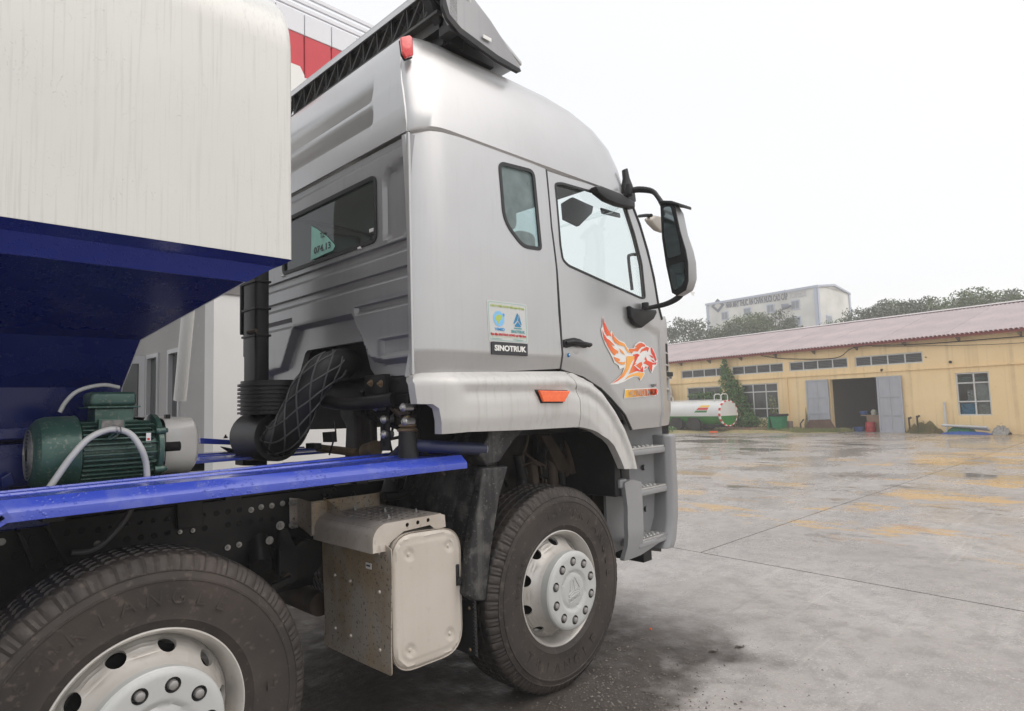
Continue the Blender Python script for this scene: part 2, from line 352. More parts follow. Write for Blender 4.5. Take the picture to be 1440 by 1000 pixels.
# ================================================================== THE SETTING
def gz(px, py): return PX(px, py, 'z', 0)
def ground_mat(name, mudzone):
    m = bpy.data.materials.new(name); m.use_nodes = True; nt = m.node_tree; N = nt.nodes; L = nt.links; b = N['Principled BSDF']
    tc = N.new('ShaderNodeTexCoord'); P_ = tc.outputs['Object']
    def noise(sc, det=5, vec=P_, ro=.55):
        n = N.new('ShaderNodeTexNoise'); n.inputs['Scale'].default_value = sc; n.inputs['Detail'].default_value = det; n.inputs['Roughness'].default_value = ro; L.new(vec, n.inputs['Vector']); return n.outputs[0]
    def ramp(s, a, c, lo=0., hi=1.):
        r = N.new('ShaderNodeMapRange'); r.inputs[1].default_value = a; r.inputs[2].default_value = c; r.inputs[3].default_value = lo; r.inputs[4].default_value = hi; r.interpolation_type = 'SMOOTHSTEP' if False else 'LINEAR'; L.new(s, r.inputs[0]); return r.outputs[0]
    def mul(a, c):
        q = N.new('ShaderNodeMath'); q.operation = 'MULTIPLY'; L.new(a, q.inputs[0])
        if isinstance(c, float): q.inputs[1].default_value = c
        else: L.new(c, q.inputs[1])
        return q.outputs[0]
    def mix(f, A, B):
        x = N.new('ShaderNodeMix'); x.data_type = 'RGBA'; L.new(f, x.inputs[0])
        for s, v in ((6, A), (7, B)):
            if isinstance(v, tuple): x.inputs[s].default_value = (*v, 1)
            else: L.new(v, x.inputs[s])
        return x.outputs[2]
    sep = N.new('ShaderNodeSeparateXYZ'); L.new(P_, sep.inputs[0]); X_, Y_ = sep.outputs[0], sep.outputs[1]
    st = N.new('ShaderNodeMapping'); L.new(P_, st.inputs[0]); st.inputs['Scale'].default_value = (1, .5, 1); st.inputs['Rotation'].default_value = (0, 0, R(8)); SV = st.outputs[0]
    pudc = lambda: mul(ramp(noise(.45, 5, SV), .55, .60), ramp(X_, 4., 7.))
    big = noise(.55, 6); c = mix(ramp(big, .35, .65), (.25, .226, .208), (.35, .322, .30))
    c = mix(ramp(noise(5, 8, P_, .65), .46, .60, 0, .7), c, (.215, .195, .178))
    # aggregate showing
    v = N.new('ShaderNodeTexVoronoi'); v.inputs['Scale'].default_value = 42; L.new(P_, v.inputs['Vector'])
    ag = mul(ramp(v.outputs['Distance'], .28, .16), ramp(noise(2.3, 3), .42, .62)); c = mix(mul(ag, .7), c, (.50, .47, .43))
    v2 = N.new('ShaderNodeTexVoronoi'); v2.inputs['Scale'].default_value = 17; L.new(P_, v2.inputs['Vector'])
    c = mix(mul(mul(ramp(v2.outputs['Distance'], .13, .07), ramp(noise(1.7, 2), .5, .6)), .75), c, (.12, .105, .09))
    # dark tracked-in mud streaks, ochre clay patches
    far = mul(ramp(X_, 3.6, 5.5), ramp(X_, 30., 12.)) 
    dk = mul(ramp(noise(1.9, 10, SV, .74), .575, .60), ramp(noise(.38, 2), .47, .55)); dkn = mul(dk, far); c = mix(mul(dkn, .85), c, (.07, .052, .038))
    oc = mul(ramp(noise(.62, 8, SV, .68), .545, .575), mul(far, ramp(Y_, 6., 1.5))); c = mix(mul(oc, .95), c, (.44, .27, .085))
    oc2 = mul(ramp(noise(2.2, 8, SV, .66), .585, .64), mul(ramp(X_, 4.2, 5.), ramp(X_, 9., 6.))); c = mix(mul(oc2, .8), c, (.33, .19, .08))
    # soil strip before the yellow building
    so_ = mul(ramp(X_, 20., 24.), ramp(Y_, 6.5, 1.)); c = mix(mul(so_, ramp(noise(.9, 5, SV), .35, .6, .2, .8)), c, (.36, .25, .13))
    # scuffs and faint drying tracks
    sm = N.new('ShaderNodeMapping'); L.new(P_, sm.inputs[0]); sm.inputs['Scale'].default_value = (.35, 9, 1); sm.inputs['Rotation'].default_value = (0, 0, R(-52))
    c = mix(mul(ramp(noise(1.0, 6, sm.outputs[0], .7), .56, .68), mul(ramp(noise(.6, 2), .45, .6), .45)), c, (.46, .43, .40))
    sm2 = N.new('ShaderNodeMapping'); L.new(P_, sm2.inputs[0]); sm2.inputs['Scale'].default_value = (.5, 7, 1); sm2.inputs['Rotation'].default_value = (0, 0, R(20))
    c = mix(mul(ramp(noise(1.3, 6, sm2.outputs[0], .7), .60, .68), .40), c, (.15, .135, .12))
    c = mix(mul(ramp(noise(60, 4, P_, .7), .58, .68), .45), c, (.16, .145, .13)); c = mix(mul(ramp(noise(75, 3, P_, .6), .60, .70), .5), c, (.55, .52, .49))
    c = mix(mul(pudc(), .35), c, (.17, .15, .13))
    # dirt under and beside the truck, its colour darkened further for the shadow there
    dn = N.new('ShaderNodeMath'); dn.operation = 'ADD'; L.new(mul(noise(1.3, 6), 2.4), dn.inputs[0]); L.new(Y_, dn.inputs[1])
    dirt_shade = mul(ramp(dn.outputs[0], .62, 1.05), mul(ramp(X_, 1.9, .9), ramp(X_, -6., -3.))); c = mix(mul(dirt_shade, .93), c, mixc(N, L, noise(9, 6)))
    L.new(c, b.inputs['Base Color'])
    wet = ramp(noise(.7, 5), .40, .60)
    wet2 = ramp(noise(11, 5), .35, .65, -.07, .10)
    r_ = ramp(wet, 0, 1, .13, .42); ad = N.new('ShaderNodeMath'); ad.operation = 'ADD'; L.new(r_, ad.inputs[0]); L.new(wet2, ad.inputs[1])
    rr = N.new('ShaderNodeMix'); rr.data_type = 'FLOAT'; pud = mul(ramp(noise(.45, 5, SV), .565, .60), ramp(X_, 4., 7.)); L.new(pud, rr.inputs[0]); L.new(ad.outputs[0], rr.inputs[2]); rr.inputs[3].default_value = .09
    rq = N.new('ShaderNodeMix'); rq.data_type = 'FLOAT'; L.new(dirt_shade, rq.inputs[0]); L.new(rr.outputs[0], rq.inputs[2]); L.new(ramp(noise(5, 4), .4, .6, .5, .85), rq.inputs[3]); L.new(rq.outputs[0], b.inputs['Roughness'])
    b.inputs['Specular IOR Level'].default_value = .5
    bp = N.new('ShaderNodeBump'); bp.inputs['Distance'].default_value = .012; bp.inputs['Strength'].default_value = .45
    h = N.new('ShaderNodeMath'); h.operation = 'ADD'; L.new(mul(noise(30, 6), .8), h.inputs[0]); L.new(mul(mul(noise(9, 7), 1.0), ramp(dirt_shade, 0, 1, .15, 3.5)), h.inputs[1]); h2 = N.new('ShaderNodeMath'); h2.operation = 'MULTIPLY'
    L.new(h.outputs[0], h2.inputs[0]); L.new(ramp(pud, 0, 1, 1, 0), h2.inputs[1]); L.new(h2.outputs[0], bp.inputs['Height']); L.new(bp.outputs[0], b.inputs['Normal'])
    return m
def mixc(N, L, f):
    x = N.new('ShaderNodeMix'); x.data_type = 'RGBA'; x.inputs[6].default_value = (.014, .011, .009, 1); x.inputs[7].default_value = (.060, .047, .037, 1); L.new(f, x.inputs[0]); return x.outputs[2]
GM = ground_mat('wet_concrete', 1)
SOIL = mat('wet_soil', (.12, .09, .06), .7, 0, (.16, .12, .08), 3)
g = G(); g.add([(-600, -600, -.06), (900, -600, -.06), (900, 900, -.06), (-600, 900, -.06)], [(0, 1, 2, 3)]); tag(g.build('ground', SOIL, None, 0), kind='structure')
# concrete slabs with sawn joints between them
jA0 = Vector((gz(926, 769.5).x, gz(926, 769.5).y, 0)); jA1 = gz(1440, 865); jB0 = gz(985, 777); jB1 = gz(1440, 622)
dA = (jA1-jA0).normalized(); dB = (jB1-jB0).normalized()
J = jB0; gapw = .008
def slab(pts, name='concrete_slab'):
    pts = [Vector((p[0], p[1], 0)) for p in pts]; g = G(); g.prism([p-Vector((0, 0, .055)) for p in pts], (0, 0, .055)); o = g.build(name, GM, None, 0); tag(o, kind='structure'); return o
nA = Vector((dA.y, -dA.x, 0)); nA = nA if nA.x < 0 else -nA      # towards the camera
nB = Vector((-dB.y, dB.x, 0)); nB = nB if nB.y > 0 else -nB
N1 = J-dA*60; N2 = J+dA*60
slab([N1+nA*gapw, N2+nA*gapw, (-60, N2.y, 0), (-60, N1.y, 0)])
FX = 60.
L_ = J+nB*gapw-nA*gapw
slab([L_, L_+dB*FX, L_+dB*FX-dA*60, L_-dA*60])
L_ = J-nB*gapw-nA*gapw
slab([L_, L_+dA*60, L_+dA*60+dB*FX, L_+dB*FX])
# gravel and grit washed together beside the front wheel
GR = mat('wet_gravel', (.085, .07, .058), .5, 0, (.19, .165, .14), 14, .9, contrast=(.45, .6))
g = G()
for k in range(1900):
    px = rnd.gauss(840, 75)+(0); py = rnd.uniform(895, 1010); px += (py-950)*.8; wd = rnd.random() < .2
    if wd: px = rnd.uniform(430, 1200); py = rnd.uniform(860, 1010)
    if px < 430: continue
    p = gz(px, py)
    if abs(p.x) < .2 and p.y > -.02 and p.y < .32: continue
    s_ = rnd.choice((.003, .004, .005, .006, .008)) if rnd.random() < .96 else .012
    if wd: s_ *= .6
    vs = []; ang = rnd.uniform(0, 6.28)
    for (x, y, z) in ((1, 0, 0), (0, 1, 0), (-1, 0, 0), (0, -1, 0), (0, 0, 1), (0, 0, -1)):
        q = rnd.uniform(.6, 1.15)*s_; vs.append(p+Vector(((x*math.cos(ang)-y*math.sin(ang))*q, (x*math.sin(ang)+y*math.cos(ang))*q, z*q*.6+s_*.15)))
    g.add(vs, [(0, 1, 4), (1, 2, 4), (2, 3, 4), (3, 0, 4), (1, 0, 5), (2, 1, 5), (3, 2, 5), (0, 3, 5)])
tag(g.build('gravel', GR, None, 0), 'wet grit and small stones washed up beside the front wheel', 'gravel', kind='stuff')
for px, py, lb in ((1040, 911, 'dark curled leaf lying on the open concrete'), (1003, 917, 'small dark pebble left of the curled leaf'), (915, 886, 'small orange chip near the front wheel')):
    p = gz(px, py); g = G(); s_ = .028 if 'leaf' in lb else .008
    q = [p+Vector((s_*math.cos(t)*(1.0), s_*.45*math.sin(t)-.6*s_*math.cos(t), .006+.006*math.cos(3*t))) for t in [2*math.pi*i/10 for i in range(10)]]
    g.prism(q, (0, 0, .003)); o = g.build('leaf' if 'leaf' in lb else 'pebble', mat('leaf_dark', (.09, .075, .06), .5) if 'orange' not in lb else ORANGE, None, 0); tag(o, lb, 'leaf' if 'leaf' in lb else 'pebble')

# ================================================================== YELLOW WORKSHOP (its own frame: x to the right, y into the building, z up)
B0 = Vector((26.59, 4.59, 0)); BA = R(79.45); BROT = BA+math.pi
BE = Vector((math.cos(BA), math.sin(BA), 0)); BIN = Vector((math.sin(BA), -math.cos(BA), 0))
def BL(px, py, off=0):      # pixel -> workshop frame on the plane y=off
    d = ray(px, py); o = B0+BIN*off; t = ((o-CAMP).dot(BIN))/d.dot(BIN); X_ = CAMP+d*t
    return Vector((-(X_-B0).dot(BE), off, X_.z))
def BW(x, y, z): return B0-BE*x+BIN*y+Vector((0, 0, z))
YEL_ = mat('yellow_lime_wash', (.92, .70, .40), .85, 0, (.88, .65, .35), 1.1, .8, streak=((.45, .33, .17), 5, .4), fine=((.5, .38, .2), 12, .62, .75, .5))
WF = mat('window_frame_white', (.62, .62, .60), .5, 0, (.5, .5, .48), 8, .5); DG = mat('dark_pane', (.035, .04, .042), .15, 0, (.09, .095, .095), 3, .7)
FAS = mat('red_fascia', (.27, .045, .035), .6, 0, (.20, .05, .04), 3, .7); GD = mat('grey_door_paint', (.42, .435, .47), .5, 0, (.36, .375, .41), 3, .6, streak=((.3, .28, .26), 12, .3))
ROOFM = mat('faded_red_sheeting', (.40, .325, .325), .5, .1, (.31, .26, .275), 1.1, .9, streak=((.25, .22, .23), 2, .4), rndobj=.18)
WS = tag(empty('workshop', B0, BROT), 'long low yellow workshop with corrugated roof and open grey doors across the yard', 'building')
XL, XRR, DP_ = -34., 14., 10.
holes = [(-11.25, -8.2, 2.75, 3.19), (-8.0, -5.15, 2.75, 3.19), (-4.85, -2.12, 2.75, 3.19), (-1.82, .83, 2.75, 3.19), (-10.9, -8.67, .6, 2.24), (-7.52, -5.5, .57, 2.26), (1.89, 2.97, .67, 2.27), (-2.97, -.95, -.1, 2.28), (5.2, 6.4, .67, 2.27), (-14.6, -11.9, 2.75, 3.19), (4.2, 6.9, 2.75, 3.19)]
xsb = sorted(set([XL, XRR]+[h[0] for h in holes]+[h[1] for h in holes])); zsb = sorted(set([-.1, 3.63]+[h[2] for h in holes]+[h[3] for h in holes]))
g = G()
for a, b in zip(xsb, xsb[1:]):
    for c, d in zip(zsb, zsb[1:]):
        if any(h[0] <= (a+b)/2 <= h[1] and h[2] <= (c+d)/2 <= h[3] for h in holes): continue
        g.add([(a, 0, c), (b, 0, c), (b, 0, d), (a, 0, d)], [(0, 1, 2, 3)])
for h in holes:
    x0, x1, z0, z1 = h
    g.add([(x0, 0, z0), (x1, 0, z0), (x1, 0, z1), (x0, 0, z1), (x0, .22, z0), (x1, .22, z0), (x1, .22, z1), (x0, .22, z1)], [(0, 1, 5, 4), (1, 2, 6, 5), (2, 3, 7, 6), (3, 0, 4, 7)])
wl = g.build('wall', YEL_, WS, 0)
g = G(); g.bx(XL, XRR, DP_, DP_+.2, -.1, 3.9); g.bx(XL-.2, XL, 0, DP_, -.1, 3.9); g.bx(XRR, XRR+.2, 0, DP_, -.1, 3.9); g.build('wall', YEL_, WS, 0)
g = G(); g.bx(XL, XRR, .01, DP_, -.08, -.002); g.build('floor', SOIL, WS, 0)
for x in (-3.6, .0):
    g = G(); g.bx(x, x+.12, .3, 5, -.05, 3.5); g.build('partition', mat('inner_wall', (.22, .20, .17), .9), WS, 0)
g = G(); g.bx(-3.5, 0, 5, 5.1, -.05, 3.5); g.bx(-8, 6, .25, .30, 2.6, 3.3); g.build('partition', MATS['inner_wall'], WS, 0)
g = G(); g.bx(XL, XRR, -.06, .0, 2.475, 2.535); g.build('string_course', YEL_, WS, 0)
g = G(); g.bx(XL-.2, XRR+.2, -.34, -.30, 3.60, 3.74); g.build('fascia', FAS, WS, 0)
g = G(); g.bx(XL-.2, XRR+.2, -.30, 0, 3.66, 3.68); g.build('soffit', mat('soffit_dark', (.2, .16, .13), .8), WS, 0)
for k, z in enumerate(range(26)):
    x = XL+k*1.9; g = G(); g.prism([(x, -.30, 3.60), (x, 0, 3.45), (x, 0, 3.64), (x, -.30, 3.66)], (.06, 0, 0)); g.build('rafter_end', MATS['soffit_dark'], WS, 0)
# roof sheets (real corrugation)
RZ0, RZ1, RY0, RY1 = 3.71, 5.24, -.42, 5.0
pit = .15; per = 8
g = G(); vs = []; n = per*4+1
for i in range(n):
    x = i*pit/4*1.0; dz = .032*math.cos(2*math.pi*i/4)
    vs += [(x, RY0, RZ0+dz), (x, (RY0+RY1)/2, (RZ0+RZ1)/2+dz), (x, RY1, RZ1+dz)]
g.add(vs, [(i*3+j, i*3+3+j, i*3+4+j, i*3+1+j) for i in range(n-1) for j in (0, 1)])
sh0 = g.build('roof_sheet', ROOFM, WS, 60); shw = per*pit
k = 0; x = XL-.2
while x < XRR:
    o = sh0 if k == 0 else sh0.copy()
    if k: COL.objects.link(o)
    o.location = (x, 0, .004*(k % 2)); o.parent = WS; x += shw; k += 1
g = G(); g.add([(XL-.2, RY1, RZ1), (XRR+.4, RY1, RZ1), (XRR+.4, DP_+.4, 3.75), (XL-.2, DP_+.4, 3.75)], [(0, 1, 2, 3)]); g.build('roof_back_slope', ROOFM, WS, 0)
g = G(); g.prism([(XL-.2, RY1-.18, RZ1+.0), (XL-.2, RY1, RZ1+.075), (XL-.2, RY1+.18, RZ1+.0)], (XRR-XL+.6, 0, 0)); g.build('ridge_cap', mat('ridge_cap', (.5, .45, .45), .5), WS, 0)
def window(x0, x1, z0, z1, vb, hb, m=DG, louv=False):
    fr_ = G(); t = .05; fr_.bx(x0, x1, .03, .09, z0, z0+t); fr_.bx(x0, x1, .03, .09, z1-t, z1); fr_.bx(x0, x0+t, .03, .09, z0+t, z1-t); fr_.bx(x1-t, x1, .03, .09, z0+t, z1-t)
    for v_ in vb: fr_.bx(v_-t/2, v_+t/2, .034, .086, z0+t, z1-t)
    for h_ in hb: fr_.bx(x0+t, x1-t, .038, .082, h_-t/2, h_+t/2)
    f_ = fr_.build('window', WF, WS, 0)
    ex = [x0+t]+sorted(vb)+[x1-t]; ez = [z0+t]+sorted(hb)+[z1-t]
    for a, b in zip(ex, ex[1:]):
        for c, d in zip(ez, ez[1:]):
            g = G(); g.add([(a, .06, c), (b, .06, c), (b, .06, d), (a, .06, d)], [(0, 1, 2, 3)]); g.build('pane', m, f_, 0)
            if louv:
                q = 5
                for i in range(q):
                    z = c+(d-c)*(i+.5)/q; g = G(); g.prism([(a+.02, .035, z-.012), (a+.02, .055, z+.02), (b-.02, .055, z+.02), (b-.02, .035, z-.012)], (0, .006, 0)); g.build('louvre_slat', mat('louvre_grey', (.10, .10, .10), .4), f_, 0)
    return f_
for h in holes[:4]+holes[9:]:
    w_ = (h[1]-h[0])/4; window(*h, [h[0]+w_*i for i in (1, 2, 3)], [], louv=True)
window(-10.9, -8.67, .6, 2.24, [-9.8], [1.85])
window(-7.52, -5.5, .57, 2.26, [-6.85, -6.15], [1.86, 1.05])
GLW = glassmat('workshop_glass', (.55, .6, .6), .04)
window(1.89, 2.97, .67, 2.27, [2.47], [1.885, 1.19], m=GLW); window(5.2, 6.4, .67, 2.27, [5.8], [1.885, 1.19], m=DG)
for (x0, x1, z0, z1, c_) in ((1.95, 2.4, .72, 1.12, (.03, .28, .5)), (2.2, 2.42, 1.2, 1.6, (.4, .4, .38)), (2.5, 2.95, .7, 1.15, (.4, .38, .34)), (2.5, 2.95, 1.22, 1.84, (.45, .44, .41)), (1.92, 2.95, 1.95, 2.1, (.08, .16, .12))):
    vs = []; g = G(); nx = 8
    for i in range(nx+1):
        for j in range(nx+1): vs.append((x0+(x1-x0)*i/nx, .13+rnd.uniform(-.03, .03), z0+(z1-z0)*j/nx))
    g.add(vs, [(i*(nx+1)+j, (i+1)*(nx+1)+j, (i+1)*(nx+1)+j+1, i*(nx+1)+j+1) for i in range(nx) for j in range(nx)]); o = g.build('curtain', mat('sheet_%g' % (x0+z0), c_, .7), WS, 40)
    o.name = 'curtain'
# doors folded back against the wall
def leaf(x0, x1, z0, z1):
    g = G(); g.bx(x0, x1, -.10, -.06, z0, z1); d_ = g.build('door_leaf', GD, WS, 0); t = .06
    xm = (x0+x1)/2; zs = [z0, z0+(z1-z0)*.31, z0+(z1-z0)*.64, z1]
    for a, b in ((x0, x0+t), (x1-t, x1)):
        g = G(); g.bx(a, b, -.125, -.10, z0, z1); g.build('door_stile', GD, d_, 0)
    for z in zs[1:-1]+[z0+t/2, z1-t/2]:
        g = G(); g.bx(x0+t, x1-t, -.122, -.10, z-t/2, z+t/2); g.build('door_rail', GD, d_, 0)
    g = G(); g.bx(xm-.02, xm+.02, -.118, -.10, z0+t, z1-t); g.build('door_mullion', GD, d_, 0)
leaf(-4.03, -3.0, .15, 2.29); leaf(-.94, .02, .0, 2.29)
g = G(); g.cyl((-5.0, -.05, .1), (-5.0, -.05, 2.53), .035, n=10); g.build('downpipe', YEL_, WS, 30)
for pts, r_ in (([(5, -.1, 3.42), (1, -.1, 3.47), (-1.5, -.32, 3.58), (-2.6, -.1, 3.2), (-5, -.05, 3.36), (-6.2, -.1, 3.6)], .018), ([(7, -.1, 3.2), (3.5, -.1, 3.22), (-1.0, -.1, 3.55)], .010)):
    g = G(); g.tube(smooth_open(pts, 6), r_, 6); g.build('wall_cable', BLACK, WS)
g = G(); g.cyl((.95, -.05, 2.95), (.95, 0, 2.95), .02, n=8); g.cyl((1.78, -.06, 2.70), (1.78, 0, 2.70), .05, n=10); g.bx(-.75, -.70, -.10, 0, 2.50, 2.60); g.build('wall_fitting', BLACKP, WS, 0)
STM = mat('rising_damp_stain', (.30, .25, .11), .9, 0, (.12, .11, .06), 6, .9)
for (xa, xb, h_) in ((.05, 1.35, .55), (4.0, 7, .5), (-4.3, -4.0, 1.1)):
    pts = [(xa, -.003, -.05)]+[(xa+(xb-xa)*i/14, -.003, h_*(.5+.5*rnd.random())*math.sin(math.pi*(i+.7)/15.4)) for i in range(15)]+[(xb, -.003, -.05)]
    g = G(); g.add(pts, [tuple(range(len(pts)))]); g.build('damp_stain', STM, WS, 0)
# things in and before the doorway (world-placed, top level)
def wthing(name, label, cat, x, y, z=0.): return tag(empty(name, BW(x, y, z), BROT), label, cat)
t_ = wthing('table', 'plain wooden table just inside the open workshop doorway', 'table', -1.35, .75)
WDM = mat('table_wood', (.30, .20, .13), .6, 0, (.22, .15, .10), 5); g = G(); g.bx(-.62, .35, -.3, .3, .66, .70); g.build('table_top', WDM, t_, 0)
g = G(); g.bx(-.38, .22, -.28, -.26, .0, .66); g.build('front_board', WDM, t_, 0)
def pot(name, label, cat, x, y, z, prof, m):
    t = wthing(name, label, cat, x, y, z); g = G(); g.lathe(prof, (0, 0, 0), (0, 0, 1), 20); g.build('body', m, t, 40); return t
pot('basin', 'blue plastic basin on the floor in the workshop doorway', 'basin', -2.05, .45, .0, [(0, .0), (.16, .0), (.25, .19), (.26, .19), (.17, .01)], mat('basin_blue', (.06, .12, .30), .35))
pt = pot('bucket', 'red plastic tub with lid on the floor in front of the table', 'tub', -1.55, .40, .0, [(0, 0), (.20, 0), (.21, .1), (.20, .3), (.18, .40), (.10, .42), (0, .42)], mat('tub_red', (.42, .02, .03), .35))
g = G(); g.lathe([(.212, .18), (.222, .2), (.212, .22)], (0, 0, 0), (0, 0, 1), 20); g.build('rim', MATS['tub_red'], pt, 30)
pot('bowl', 'blue washing bowl on the workshop table, left end', 'bowl', -1.93, .7, .70, [(0, 0), (.12, 0), (.19, .14), (.19, .16), (.11, .02)], MATS['basin_blue'])
pot('jug', 'pale plastic jug on the table between blue bowl and bottle', 'jug', -1.52, .7, .70, [(0, 0), (.10, 0), (.12, .14), (.06, .22), (0, .22)], mat('pale_plastic', (.5, .5, .42), .4))
pot('bottle', 'blue water bottle on the right half of the workshop table', 'bottle', -1.22, .7, .70, [(0, 0), (.11, 0), (.11, .18), (.04, .27), (.035, .33), (0, .33)], mat('bottle_blue', (.05, .08, .25), .3))
# rusty sheet and weeds by the left leaf
t_ = BW(-3.2, -.45, .12)
g = G(); g.prism([BW(-4.0, -.5, .15), BW(-3.75, -.5, .52), BW(-2.85, -.45, .55), BW(-2.62, -.4, .10)], BIN*.05); tag(g.build('metal_sheet', mat('rust_sheet', (.14, .075, .055), .6, .2, (.20, .12, .09), 3), None, 0), 'rusty brown metal sheet leaning below the left door leaf', 'metal sheet')
g = G(); g.tube([BW(-4.15, -.5, .1), BW(-4.2, -.45, .35), BW(-4.05, -.42, .55)], .03, 6); tag(g.build('tree_stump', BROWND, None, 0), 'thin broken stump leaning against the yellow wall near the left door', 'stump')
# pipes, tarpaulin and junk below the right hand window
g = G(); g.bx(1.45, 1.52, -.12, -.05, 0, 1.2); 
o = g.build('post', WF, None, 0); o.location = B0; o.rotation_euler = (0, 0, BROT); tag(o, 'upright pale post against the wall left of the right window', 'post')
PVC = mat('pvc_pipe', (.55, .55, .53), .4)
for k in range(3):
    g = G(); g.cyl(BW(1.5, -.3-.1*k, .33+.0*k), BW(2.95, -.3-.1*k, .16+.05*k), .045, n=10); tag(g.build('pvc_pipe', PVC, None, 30), ('white pipe nearest the wall in the stack below the right window', 'middle white pipe of the three below the right window', 'white pipe farthest from the wall, on the blue tarpaulin')[k], 'pipe', 'white pipes below the window')
def rag(name, label, cat, x0, x1, z1, m, y=-.55):
    g = G(); nx = 14; vs = []
    for i in range(nx+1):
        for j in range(7): vs.append(BW(x0+(x1-x0)*i/nx+rnd.uniform(-.03, .03), y+.08*j, z1*math.sin(math.pi*j/6)*math.sin(math.pi*(i+.6)/(nx+1.2))**.5*rnd.uniform(.55, 1)))
    g.add(vs, [(i*7+j, (i+1)*7+j, (i+1)*7+j+1, i*7+j+1) for i in range(nx) for j in range(6)]); tag(g.build(name, m, None, 30), label, cat)
rag('net_sheet', 'crumpled bright green netting on the white pipes', 'netting', 1.6, 2.5, .36, mat('net_green', (.02, .22, .08), .6, 0, (.01, .12, .05), 12))
rag('tarpaulin', 'flat blue tarpaulin spread at the foot of the wall', 'tarpaulin', 1.5, 3.1, .14, mat('tarp_blue', (.03, .09, .33), .4), -.75)
rag('sack', 'crumpled pale sack slumped right of the blue tarpaulin', 'sack', 3.05, 3.55, .38, mat('sack_grey', (.38, .36, .33), .7, 0, (.22, .21, .2), 12))
for x, h_, lb in ((.25, .62, 'short rusty pipe stub beside the right door leaf'), (.55, .68, 'bent standpipe in front of the stained wall patch')):
    g = G(); g.cyl(BW(x, -.2, 0), BW(x-.02, -.2, h_), .035, n=8); g.cyl(BW(x, -.2, h_-.05), BW(x+.08, -.2, h_), .04, n=8); tag(g.build('standpipe', BROWND, None, 30), lb, 'pipe')
# wheelie bin
PB = BL(1096, 603, -1.2); bn = tag(empty('wheelie_bin', BW(PB.x, -1.2, .02), BROT), 'green two wheeled rubbish bin with black liner before the yellow wall', 'rubbish bin')
BG = mat('bin_green', (.01, .22, .085), .4, 0, (.01, .16, .07), 5)
g = G(); g.add([(-.20, -.2, .16), (.22, -.2, .10), (.22, .2, .10), (-.20, .2, .16), (-.30, -.26, .74), (.28, -.26, .76), (.28, .26, .76), (-.30, .26, .74)], [(0, 3, 2, 1), (0, 1, 5, 4), (1, 2, 6, 5), (2, 3, 7, 6), (3, 0, 4, 7)]); g.build('bin_body', BG, bn, 0)
g = G(); g.bx(-.34, .32, -.30, .30, .70, .80); g.build('bin_liner', BLACKP, bn, 0, .03, 3)
g = G(); g.prism([(-.32, -.26, .72), (-.38, -.26, .10), (-.34, .2, .10), (-.30, .2, .72)], (-.04, 0, 0)); g.build('bin_lid', BG, bn, 0)
for y in (-.24, .20):
    g = G(); g.cyl((-.16, y, .08), (-.16, y+.05, .08), .09, n=14); g.build('wheel', BLACKP, bn, 30)
# earth mound, verge and weeds left of the doors
def blob_ground(name, pts, h_, m, label):
    g = G(); n = len(pts); c_ = sum((Vector(p) for p in pts), Vector())/n; vs = [Vector(p) for p in pts]+[c_+(Vector(p)-c_)*.7+Vector((0, 0, h_*rnd.uniform(.6, 1))) for p in pts]+[c_+Vector((0, 0, h_))]
    g.add(vs, [(i, (i+1) % n, n+(i+1) % n, n+i) for i in range(n)]+[(n+i, n+(i+1) % n, 2*n) for i in range(n)]); o = g.build(name, m, None, 60); tag(o, kind='structure'); return o
VER = mat('straw_verge', (.34, .26, .13), .9, 0, (.20, .20, .08), 2.5, .9, fine=((.42, .36, .25), 18, .5, .7, .6))
blob_ground('verge', [BW(x, y, .0) for x, y in ((-24, 0), (-24, -5.2), (-12.2, -5.6), (-9.5, -4.3), (-6.5, -2.6), (-3.5, -1.7), (-2.0, -1.0), (-2.9, -.2), (-3.0, -.02), (-12, -.02))], .12, VER, '')
REDE = mat('red_earth', (.20, .10, .07), .9, 0, (.14, .09, .07), 3)
blob_ground('earth_mound', [BW(x, y, .05) for x, y in ((-8.4, -.1), (-8.2, -1.2), (-6.5, -1.5), (-4.6, -1.2), (-4.5, -.1))], .16, REDE, '')
g = G(); g.bx(-.18, .16, -.14, .14, 0, .36); o = g.build('concrete_block', mat('old_block', (.25, .2, .16), .9), None, 0, .03); o.location = BW(-4.7, -.6, .12); o.rotation_euler = (0, 0, BROT); tag(o, 'worn concrete block between bush and green bin', 'block')
g = G(); g.prism([(-.03, 0, 0), (.05, 0, 0), (.10, 0, .62), (.02, 0, .62)], (0, .03, 0)); o = g.build('plank', WF, None, 0); o.location = BW(-5.15, -.7, .1); o.rotation_euler = (0, 0, BROT); tag(o, 'pale plank leaning beside the worn block', 'plank')
